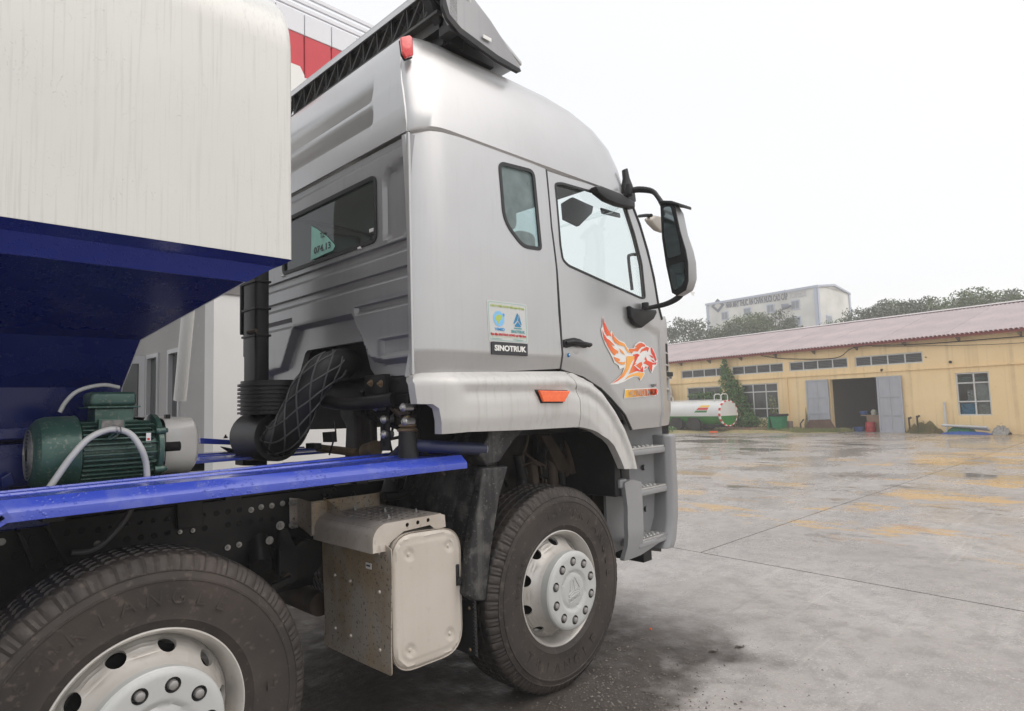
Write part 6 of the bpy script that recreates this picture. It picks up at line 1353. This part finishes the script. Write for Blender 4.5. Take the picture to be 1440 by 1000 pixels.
def capline(pts, wd=.0022):
    g = G(); g.tube([Vector((x, CY+.0035, z)) for x, z in pts], wd, 6, False); g.build('cap_emblem', CAPM, wheel, 60)
capline([(-.012, .060), (-.022, .052), (-.030, .0), (-.004, .018), (.0, .052), (-.012, .060)]); capline([(.012, .068), (.048, .010), (.010, .004), (.004, .040), (.012, .068)]); capline([(-.040, -.016), (.0, .0), (.050, -.002), (.040, -.010), (.0, -.010), (-.036, -.028), (-.040, -.016)])
capline([(-.040, -.038), (.050, -.018), (.050, -.042), (-.040, -.062), (-.040, -.038)])
text('cap_emblem', 'SINOTRUK', .016, (1, 0, .2), (0, 0, 1), (.005, CY+.002, -.040), CAPM, wheel, .001, width=.075)
def arcs(s, r_, mid, size, d=1, wide=1.25):
    tot = len(s)*size*wide/r_
    for i, ch in enumerate(s):
        if ch == ' ': continue
        a = mid+d*(-(tot/2)+(i+.5)*tot/len(s))
        rad = Vector((math.cos(a), 0, math.sin(a))); tan = Vector((math.sin(a), 0, -math.cos(a)))
        X_ = tan if d < 0 else -tan; Y_ = rad if d < 0 else -rad
        h = -.0195
        yield ch, rad*r_+Vector((0, h, 0)), X_, Y_
for s_, rr, md, sz, d_ in (('TRIANGLE', .405, R(-95), .065, 1), ('TRIANGLE', .405, R(38), .06, -1), ('TR668', .415, R(88), .05, -1), ('12R22.5', .36, R(165), .026, -1)):
    for ch, p, X_, Y_ in arcs(s_, rr, md, sz, d_):
        text('sidewall_letter', ch, sz*1.2, X_, Y_, p, TYRE, wheel, .0014, 0)
wheel.location = (0, 0, .535)
w2 = copy_tree(wheel, TR); w2.location = (-2.02, 0, .535); w2.rotation_euler = (0, R(-57), 0)
for x in (0, -2.02):
    w3 = copy_tree(wheel, TR); w3.location = (x, 2*YC+.10, .535); w3.rotation_euler = (0, 0, R(180))
# ---- tank body
TX = -1.548
g = G(); tp = [(-.03, 2.115), (-.03, 2.95)]
for i in range(1, 13):
    t = math.pi/2*i/12*.92; tp.append((-.03+.34*(1-math.cos(t)), 2.95+.34*math.sin(t)))
tp.append((YC, 3.36)); tp = tp+[(2*YC-y, z) for y, z in tp[::-1][1:]]
tp0 = [(y+(.012 if y < YC else -.012), z-.012*(z > 2.5)) for y, z in tp]
n = len(tp)
xs = [TX, TX-.004, TX-.012, TX-.03]+[TX-.3-.55*i for i in range(12)]
vs = []
for k, x in enumerate(xs):
    q = [.020, .007, .0015, 0][k] if k < 4 else 0
    vs += [(x, y+(q if y < YC else -q), z-q*(z > 2.9)) for y, z in tp]
g.add(vs, [(k*n+i, k*n+i+1, (k+1)*n+i+1, (k+1)*n+i) for k in range(len(xs)-1) for i in range(n-1)]+[tuple(range(n)), tuple(range((len(xs)-1)*n, len(xs)*n))])
tank = g.build('tank', WHITE_T, TR, 40)
# blue skirt under the tank
x1b = -8.0
g = G(); cs = [(-.026, 2.115, TX-.002), (.035, 2.100, TX-.02), (.055, 2.098, TX-.03), (.125, 2.040, TX-.115), (.135, 2.040, TX-.12), (.16, 2.07, TX-.12), (2*YC-.16, 2.07, TX-.12), (2*YC-.125, 2.04, TX-.115), (2*YC+.026, 2.115, TX-.002)]
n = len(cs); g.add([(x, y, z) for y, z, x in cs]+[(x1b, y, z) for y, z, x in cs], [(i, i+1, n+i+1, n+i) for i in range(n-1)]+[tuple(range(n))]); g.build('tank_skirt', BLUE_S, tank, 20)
V1 = PX(198, 478, 'y', .64); V2 = PX(172, 545, 'y', .80); V3 = PX(152, 600, 'y', .84)
g = G(); rg = [Vector((TX-.117, .135, 2.042)), V1, V2, Vector((V3.x, .85, 1.30))]
vs = []
for p in rg: vs += [Vector((x1b, p.y, p.z)), p, Vector((p.x, 2*YC-p.y, p.z)), Vector((x1b, 2*YC-p.y, p.z))]
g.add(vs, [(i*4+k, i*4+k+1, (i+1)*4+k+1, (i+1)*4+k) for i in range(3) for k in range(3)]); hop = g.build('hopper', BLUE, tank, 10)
g = G(); g.tube([rg[0], V1, V2, rg[3]], .0022, 6); g.build('hopper_edge_bead', HOSE, hop, 0)
# subframe beams in blue behind the motor
for y0_, z0_, z1_ in ((.72, 1.455, 1.50), (.70, 1.12, 1.25), (.76, 1.25, 1.44)):
    g = G(); g.bx(-5, -2.18, y0_, y0_+.3, z0_, z1_); g.build('subframe_beam', BLUE, TR, 0, .006)
g = G(); g.bx(-5, -.9, YF-.01, YF+.10, 1.125, 1.17); g.build('subframe_rail', BLACK, TR, 0, .004)
g = G(); g.prism([PX(*p, 'y', .70) for p in ((2, 672), (16, 664), (22, 681), (4, 687))], (0, .02, 0)); g.build('subframe_gusset', BLUE, TR, 0, .003)
# ---- electric motor
MY, MZ, MR = .85, 1.388, .152
g = G(); g.lathe([(.0, 0), (.03, 0), (.045, -.002), (.10, .004), (.125, .012), (.145, .03), (.154, .06), (.156, .165), (.157, .168), (.157, .172), (.154, .175)], (-2.245, MY, MZ), (1, 0, 0), 56)
mot = g.build('electric_motor', GREEN, TR, 30)
g = G(); g.lathe([(0, -.004), (.024, -.004), (.026, 0)], (-2.245, MY, MZ), (1, 0, 0), 20); g.build('fan_hub', HOLE, mot)
for k in range(5):
    g = G(); r0 = .045+k*.014; g.tube([(-2.2475+(r0-.045)*.08, MY+r0*math.cos(t), MZ+r0*math.sin(t)) for t in [2*math.pi*i/30 for i in range(31)]], .003, 5, False); g.build('fan_grille_ring', STEEL, mot)
g = G(); g.cyl((-2.075, MY, MZ), (-1.75, MY, MZ), .128, n=48); g.build('motor_body', GREEN, mot, 30)
for i in range(44):
    t = math.pi*2*(i+.5)/44
    if 1.1 < (t % (2*math.pi)) < 2.1: continue
    c_, s_ = math.cos(t), math.sin(t); a = Vector((0, c_, s_)); b = Vector((0, -s_, c_))*.0032
    o = Vector((0, MY, MZ)); g = G(); L_ = -1.765-.018*(i % 2)
    hh = .157 if abs(c_) > .5 else .15
    q = [o+a*.125+Vector((-2.072, 0, 0)), o+a*hh+Vector((-2.066, 0, 0)), o+a*hh+Vector((L_-.012, 0, 0)), o+a*(hh-.010)+Vector((L_, 0, 0)), o+a*.125+Vector((L_+.004, 0, 0))]
    g.prism([p-b for p in q], b*2); g.build('cooling_fin', GREEN, mot, 0, .0012)
g = G(); g.lathe([(.10, -.05), (.148, -.045), (.155, -.04), (.155, -.02), (.135, -.012), (.10, 0), (.05, .004), (0, .004)], (-1.72, MY, MZ), (1, 0, 0), 48); g.build('end_shield', GREEN, mot, 30); g = G(); g.cyl((-1.72, MY, MZ), (-1.62, MY, MZ), .022, n=16); g.build('motor_shaft', HOLE, mot, 30)  # shaft coloured black for the dark inside the guard
for t in (R(150), R(215), R(35), R(-35)):
    g = G(); c_ = Vector((0, MY+.158*math.cos(t), MZ+.158*math.sin(t))); g.cyl(c_+Vector((-1.775, 0, 0)), c_+Vector((-1.735, 0, 0)), .016, n=12); g.cyl(c_+Vector((-1.735, 0, 0)), c_+Vector((-1.722, 0, 0)), .010, n=6); g.build('flange_lug', GREEN, mot, 30)
tb0, tb1 = -2.03, -1.84
g = G(); g.bx(tb0+.02, tb1-.01, MY-.075, MY+.06, MZ+.12, MZ+.185); g.build('terminal_pedestal', GREEN, mot, 0, .006)
g = G(); g.bx(tb0-.012, tb1+.012, MY-.095, MY+.08, MZ+.185, MZ+.193); g.build('terminal_flange', GREEN, mot, 0, .002)
g = G(); g.bx(tb0, tb1, MY-.085, MY+.07, MZ+.193, MZ+.255); g.build('terminal_box', GREEN, mot, 40, .018, 4)
g = G(); c_ = PX(165, 596, 'y', MY-.150); g.bx(c_.x-.055, c_.x+.05, c_.y-.006, c_.y+.02, c_.z-.028, c_.z+.024); g.build('plate_boss', GREEN, mot, 0, .003)
g = G(); g.bx(c_.x-.045, c_.x+.042, c_.y-.009, c_.y-.006, c_.z-.018, c_.z+.018); pl = g.build('rating_plate', mat('worn_plate', (.12, .115, .11), .4, .5, (.30, .29, .28), 60, .8), mot, 0)
for dx in (-.028, .022): 
    g = G(); g.bx(c_.x+dx, c_.x+dx+.010, c_.y-.0098, c_.y-.009, c_.z-.015, c_.z-.009); g.build('print', RDP, pl, 0)
g = G(); c_ = PX(168, 611, 'y', MY-.17); g.tube([c_+Vector((.018*math.cos(t)+.010*math.sin(t), 0-.004*math.cos(t), .014*math.sin(t)+.008*math.cos(t))) for t in [2*math.pi*i/16 for i in range(17)]], .006, 8, False); g.build('eye_bolt', GREEN, mot)
c_ = PX(220, 615, 'y', MY-.145); g = G(); g.bx(c_.x-.010, c_.x+.010, c_.y-.004, c_.y, c_.z-.022, c_.z+.022); st_ = g.build('motor_sticker', WHITEP, mot, 0)
g = G(); g.bx(c_.x-.005, c_.x+.005, c_.y-.005, c_.y-.004, c_.z-.010, c_.z); g.build('print', RDP, st_, 0)
g = G(); g.bx(-2.14, -1.86, .50, .55, 1.20, 1.28); g.bx(-2.14, -1.86, .70, .75, 1.20, 1.28); g.bx(-2.2, -1.6, .48, 1.2, 1.17, 1.20); g.build('motor_base', BLACK, TR, 0, .004)
def remap(o, old, new, s):
    M = Matrix.Translation(new) @ Matrix.Diagonal((s*.93, s, s, 1)) @ Matrix.Translation(-Vector(old)); o.data.transform(M)
    for k in kids(o): remap(k, old, new, s)
remap(mot, (-2.245, MY, MZ), Vector((-2.268, .62, 1.398)), .905)
# ribbed conduits
def conduit(name, pts, y, r_, m, ribs=True, parent=TR, n=16):
    P_ = [PX(px, py, 'y', yy) for (px, py), yy in zip(pts, y if isinstance(y, (list, tuple)) else [y]*len(pts))]
    P_ = smooth_open(P_, n); g = G(); g.tube(P_, r_, 12, rf=(lambda i: r_*(1+.05*(i % 2)))if ribs else None); return g.build(name, m, parent, 60)
hs_ = conduit('motor_conduit', [(68, 688), (82, 668), (100, 643), (122, 619), (145, 606.5), (165, 604), (184, 611), (198, 630), (205, 650), (207, 672)], [.44, .43, .42, .42, .43, .44, .43, .42, .43, .44], .0112, HOSE, n=24)
conduit('motor_cable', [(84, 580), (92, 566), (106, 552), (125, 544.5), (148, 541.5), (168, 545)], .68, .008, HOSE)
conduit('sensor_cable', [(100, 777), (120, 776), (140, 768), (160, 750), (178, 728), (189, 706)], .70, .011, mat('grey_cable', (.12, .12, .12), .5), False)
g = G(); c_ = PX(166, 604, 'y', .44); g.tube([c_+Vector((.002*i, .016*math.cos(i), .016*math.sin(i))) for i in range(-4, 5)], .0018, 6); g.build('hose_tie_wire', STEEL, hs_)
# belt guard
g = G(); gp = rpoly([(.93, 1.275), (.93, 1.515), (1.55, 1.53), (1.55, 1.22), (1.12, 1.215)], [.10, .09, .05, .05, .08], 8); n = len(gp)
vs = [(-1.70, y, z) for y, z in gp]+[(-1.56, y, z) for y, z in gp]+[(-1.535, y+(.025 if y < 1.2 else -.025), z+(-.02 if z > 1.37 else .02)) for y, z in gp]
g.add(vs, [(i, (i+1) % n, n+(i+1) % n, n+i) for i in range(n)]+[(n+i, n+(i+1) % n, 2*n+(i+1) % n, 2*n+i) for i in range(n)]+[tuple(range(2*n, 3*n))]); gd = g.build('belt_guard', GUARDW, TR, 50)
g = G(); q = [(y+(.006 if y < 1.2 else -.006), z+(-.006 if z > 1.37 else .006)) for y, z in gp]
g.add([(-1.699, y, z) for y, z in q]+[(-1.57, y, z) for y, z in q], [(i, (i+1) % n, n+(i+1) % n, n+i) for i in range(n)]+[tuple(range(n, 2*n))]); g.build('guard_inside', HOLE, gd, 0)
g = G(); g.lathe([(.0, -.02), (.085, -.02), (.09, -.015), (.08, 0), (.09, .015), (.085, .02)], (-1.64, MY+.20, MZ), (1, 0, 0), 30); g.build('belt_pulley', BLACK, gd)
remap(gd, (-1.535, .93, 1.395), Vector((-1.622, .72, 1.405)), .93)
g = G(); g.bx(-1.74, -1.66, .8, 1.3, 1.17, 1.26); g.bx(-1.75, -1.73, .78, .81, 1.51, 1.535); g.build('guard_foot', BLACK, gd, 0, .003)
# ---- air intake: column, bellows, filter elbow with its strap net
g = G(); g.bx(-1.21, -1.13, 1.09, 1.26, 1.68, 2.5); g.build('intake_column', BLACKP, TR, 30, .02, 3)
g = G(); g.bx(-1.19, -1.12, 1.26, 1.31, 1.85, 2.5); g.bx(-1.2, -1.15, 1.31, 1.335, 1.98, 2.5); g.build('intake_column_rib', BLACKP, TR, 0, .006)
for z in (1.95, 2.10, 2.25):
    g = G(); g.bx(-1.218, -1.125, 1.083, 1.265, z, z+.012); g.build('intake_strap', BLACK, TR, 0, .002)
g = G(); g.bx(-1.23, -1.20, 1.11, 1.15, 1.96, 1.985); g.cyl((-1.24, 1.12, 1.97), (-1.22, 1.06, 1.975), .012, n=8); g.build('intake_clip', BROWND, TR, 0)
g = G()
for k in range(8):
    z = 1.525+k*.021; g.cyl((-1.13, 1.04, z), (-1.13, 1.04, z+.012), .185, n=28)
g.cyl((-1.13, 1.04, 1.52), (-1.13, 1.04, 1.70), .17, n=28); g.build('intake_bellows', BLACKP, TR, 30)
P_ = [PX(a_, b_, 'x', c_) for a_, b_, c_ in ((352, 621, -1.14), (372, 620, -1.14), (390, 617, -1.14), (404, 608, -1.14), (414, 590, -1.13), (425, 565, -1.11), (438, 541, -1.08), (456, 521, -1.02), (478, 512, -.92), (495, 512, -.8))]
P_ = smooth_open(P_, 6); rd = lambda i: .108-.026*min(1, i/26)
g = G(); g.tube(P_, .1, 28, rf=lambda i: rd(i)); elb = g.build('intake_elbow', BLACKP, TR, 50)
def frame_at(i):
    d = (P_[min(i+1, len(P_)-1)]-P_[max(i-1, 0)]).normalized(); u_ = Vector((1, 0, 0)); u_ = (u_-d*u_.dot(d)).normalized(); return P_[i], u_, d.cross(u_)
for s_ in (1, -1):
    for k in range(7):
        pts = []
        for i in range(8, len(P_)-8):
            p, u_, v_ = frame_at(i); t = 2*math.pi*k/7+s_*i*.11; pts.append(p+(u_*math.cos(t)+v_*math.sin(t))*(rd(i)+.002))
        g = G(); g.tube(pts, .0045, 6); g.build('strap_net', mat('net_grey', (.085, .085, .085), .6), elb)
for i in (6, 14):
    p, u_, v_ = frame_at(i); g = G(); g.tube([p+(u_*math.cos(t)+v_*math.sin(t))*(rd(i)+.003) for t in [2*math.pi*j/28 for j in range(29)]], .006, 6, False); g.build('hose_clamp', BLACK, elb)
g = G(); g.cyl((-1.14, 1.28, 1.40), (-1.14, .97, 1.40), .135, .130, n=32); g.cyl((-1.14, 1.30, 1.40), (-1.14, 1.28, 1.40), .11, .135, n=32); g.build('air_filter_can', BLACKP, TR, 30)
g = G(); g.bx(-1.02, -.98, 1.2, 1.34, 1.38, 1.62); g.bx(-1.22, -1.0, .92, 1.3, 1.17, 1.23); g.build('filter_bracket', BLACK, TR, 0, .004)
# ---- under the cab rear: beam, suspension strut, pipes
g = G(); g.bx(-.90, -.84, .07, .28, 1.60, 1.685); g.bx(-.93, -.88, .28, .46, 1.60, 1.70); g.bx(-.94, -.90, 1.14, 1.38, 1.60, 1.70); g.bx(-.7, .9, .10, 1.7, 1.60, 1.69); g.build('cab_cross_beam', BLACK, TR, 30, .006)
for px, py in ((522, 539), (536, 539.5), (391, 547), (400, 546.5)):
    g = G(); hexbolt(g, PX(px, py, 'x', -.945), (-1, 0, 0), .012, .012); g.build('beam_bolt', BRASS, TR, 30)
g = G(); g.tube(smooth_open([(-.98, .75, 1.58), (-.98, .55, 1.56), (-.96, .33, 1.565), (-.92, .22, 1.575)], 5), .033, 14); g.build('cross_pipe', BLACK, TR)
g = G(); g.prism([PX(*p, 'x', -.90) for p in ((548, 553), (574, 554), (575, 578), (566, 582), (560, 577), (549, 566))], (.03, 0, 0)); g.prism([PX(*p, 'x', -.86) for p in ((528, 564), (545, 560), (548, 580), (538, 590), (528, 585))], (.03, 0, 0)); g.build('strut_bracket', BLACK, TR, 0, .004)
g = G(); g.prism([PX(*p, 'x', -.91) for p in ((553, 574), (560, 578), (572, 577), (574, 582), (562, 585), (556, 580))], (.01, 0, 0)); g.build('strut_bracket_lip', BROWND, TR, 0, .002)
for px, py in ((528.5, 572.5), (567, 573), (569, 593), (539.5, 590), (539.5, 611)):
    g = G(); c_ = PX(px, py, 'x', -.935); g.lathe([(0, .014), (.010, .014), (.013, .010), (.019, .006), (.021, 0)], c_, (-1, 0, 0), 14); g.cyl(c_, c_+Vector((.05, 0, 0)), .017, n=10); g.build('strut_bolt', STEEL, TR, 30)
a = PX(575, 655, 'x', -.89); b = PX(573, 607, 'x', -.89)
g = G(); g.cyl(a, b, .052, .042, n=24); strt = g.build('cab_air_spring', BLACKP, TR, 30)
g = G(); g.lathe([(.0, 0), (.044, 0), (.05, .006), (.044, .014), (.03, .02), (.042, .026), (.042, .034), (.018, .038), (.014, .075), (.0, .075)], b, (0, 0, 1), 24); g.build('spring_collar', BRASS, strt, 30)
g = G(); g.prism([PX(*p, 'x', -.92) for p in ((534, 584), (546, 584), (547, 634), (535, 634))], (.012, 0, 0)); pb_ = g.build('slotted_bar', BLACK, TR, 0, .003)
for py in (601, 624):
    g = G(); g.prism([PX(*p, 'x', -.9215) for p in ((538.5, py-4), (541.5, py-4), (541.5, py+4), (538.5, py+4))], (.001, 0, 0)); g.build('bar_slot', HOLE, pb_, 0)
g = G(); g.prism([PX(*p, 'x', -.7) for p in ((477, 570), (496, 570), (499, 585), (500, 650), (484, 650), (486, 600), (478, 585))], (.05, 0, 0)); g.prism([PX(*p, 'x', -.65) for p in ((497, 568), (520, 570), (522, 650), (500, 650))], (.05, 0, 0)); g.build('engine_duct', mat('engine_casing', (.10, .09, .085), .6, .2, (.05, .045, .04), 8), TR, 0, .01)
g = G(); g.bx(-.15, .8, .55, 1.25, .75, 1.52); g.build('engine_block', mat('engine_casing', None) if False else MATS['engine_casing'], TR, 0, .03)
g = G(); g.bx(-1.02, -.98, .80, .90, 1.33, 1.36); g.prism([PX(*p, 'x', -1.0) for p in ((453, 608), (466, 607), (467, 622), (454, 622))], (.03, 0, 0)); g.tube([PX(*p, 'x', -1.02) for p in ((470, 592), (472, 606), (469, 620), (463, 640))], .005, 6); g.build('junction_box', BLACKP, TR, 0, .003)
g = G(); c_ = PX(526, 630, 'x', -.85); g.cyl(c_+Vector((0, .08, -.02)), c_+Vector((0, -.02, 0)), .04, n=20); g.tube([c_+Vector((0, .16, -.03)), c_+Vector((-.02, .3, -.02)), c_+Vector((-.04, .5, -.01))], .022, 8); g.build('air_line_fitting', BRASS, TR, 30)
# behind the deck end: brackets and pipes ahead of the emission box
g = G(); g.tube(smooth_open([PX(*p, 'y', .55) for p in ((598, 655), (580, 668), (572, 688), (560, 697), (540, 698))], 4), .024, 10); g.build('brake_pipe', BLACK, TR)
g = G(); g.prism([PX(*p, 'y', .75) for p in ((541, 672), (562, 668), (556, 690), (542, 700), (534, 694))], (0, -.02, 0)); pq_ = g.build('pipe_bracket', mat('grey_bracket', (.16, .16, .16), .5), TR, 0, .003)
g = G(); hexbolt(g, PX(554, 673, 'y', .72), (0, -1, 0), .013, .014); hexbolt(g, PX(607, 708, 'y', .6), (0, -1, 0), .010, .02); hexbolt(g, PX(585, 685, 'y', .7), (0, -1, 0), .010, .012); g.build('bracket_bolt', STEEL, pq_, 30)
g = G(); g.prism([PX(*p, 'y', .66) for p in ((560, 675), (625, 660), (625, 740), (600, 760), (560, 740))], (0, .02, 0)); g.tube([PX(*p, 'y', .6) for p in ((590, 666), (597, 695), (604, 730))], .010, 6); g.build('spring_bracket_plate', BLACK, TR, 0, .003)
g = G(); g.cyl((-1.12, .70, .80), (-1.12, .84, .80), .09, n=24); g.cyl((-1.35, .70, .80), (-1.30, .85, .90), .05, n=16); g.bx(-1.3, -1.0, .86, 1.4, .62, .80); g.tube([(-1.28, .78, .86), (-1.2, .74, .78), (-1.1, .74, .72)], .02, 8); g.build('air_tank', BLACK, TR, 30, .0)
g = G(); p = PX(451, 850, 'y', .75); g.cyl(p, p+Vector((0, .5, 0)), .06, n=20); g.build('emission_pipe', BROWND, TR, 30)
# inside the front wheel arch
g = G(); g.prism([PX(*p, 'y', .35) for p in ((762, 612), (776, 612), (805, 660), (798, 672), (785, 660))], (0, .06, 0)); g.build('torque_arm', BROWND, TR, 0, .008)
g = G(); g.tube([PX(*p, 'y', .36) for p in ((735, 635), (752, 648), (766, 655), (768, 680))], .008, 8); g.tube([PX(*p, 'y', .36) for p in ((733, 655), (748, 650), (760, 655), (764, 680))], .006, 8); g.build('brake_line', BROWND, TR)
g = G(); g.cyl(PX(728, 640, 'y', .4), PX(736, 680, 'y', .4), .03, .035, n=14); g.build('shock_absorber', BLACK, TR, 30)
g = G(); q = [PX(*p, 'y', .30) for p in ((820, 600), (860, 615), (872, 640), (872, 662), (820, 658))]; g.prism(q, (0, .02, 0)); g.build('splash_guard', BROWND, TR, 0, .004)
g = G(); g.bx(-.70, .60, .30, .34, 1.35, 1.60); g.bx(.56, .62, .02, .6, .95, 1.35); g.bx(.30, 1.25, .42, .46, .62, 1.4); g.build('inner_arch', BLACKP, TR, 0, .005)
g = G(); g.prism([PX(*p, 'y', .22) for p in ((852, 690), (872, 690), (870, 755), (860, 765), (852, 745))], (0, .12, 0)); g.build('steering_box', BROWND, TR, 0, .02)
g = G(); g.prism([PX(*p, 'y', .25) for p in ((855, 745), (932, 755), (930, 776), (855, 768))], (0, .05, 0)); g.build('front_underrun_bar', BLACKP, TR, 0, .003)
for k in range(6):
    g = G(); x = .1+k*.09; g.cyl((x, .36, .95+.06*(k % 3)), (x+.05, .42, 1.15+.03*k), .03+.008*(k % 2), n=12); g.build('wheel_arch_pipe', BROWND if k % 2 else BLACK, TR, 30)

# hoses and wires that hang about the chassis
rw = random.Random(4)
for k in range(9):
    y = rw.uniform(.25, .75); x0 = rw.uniform(-.95, -.6); pts = [(x0+.05*i+rw.uniform(-.02, .02), y+rw.uniform(-.05, .05)+.07*i*rw.choice((-1, 1)), 1.62-.10*i+rw.uniform(-.03, .03)) for i in range(5)]
    g = G(); g.tube(smooth_open(pts, 5), .007+.004*rw.random(), 7); g.build('chassis_hose', BLACKP if k % 3 else BROWND, TR)
for k in range(5):
    x = -.5+.2*k; g = G(); g.tube(smooth_open([(x, .40, 1.5), (x+.05, .36, 1.35), (x+.02, .38, 1.2), (x+.12, .42, 1.05)], 5), .011, 7); g.build('wheel_arch_hose', BROWND if k % 2 else BLACKP, TR)
for (x, z) in ((-.40, 1.30), (-.46, 1.12), (-.52, .90)):
    g = G(); hexbolt(g, (x-.10, .045, z), (0, -1, 0), .008, .008); g.build('mudguard_bolt', BLACK, TR, 30)
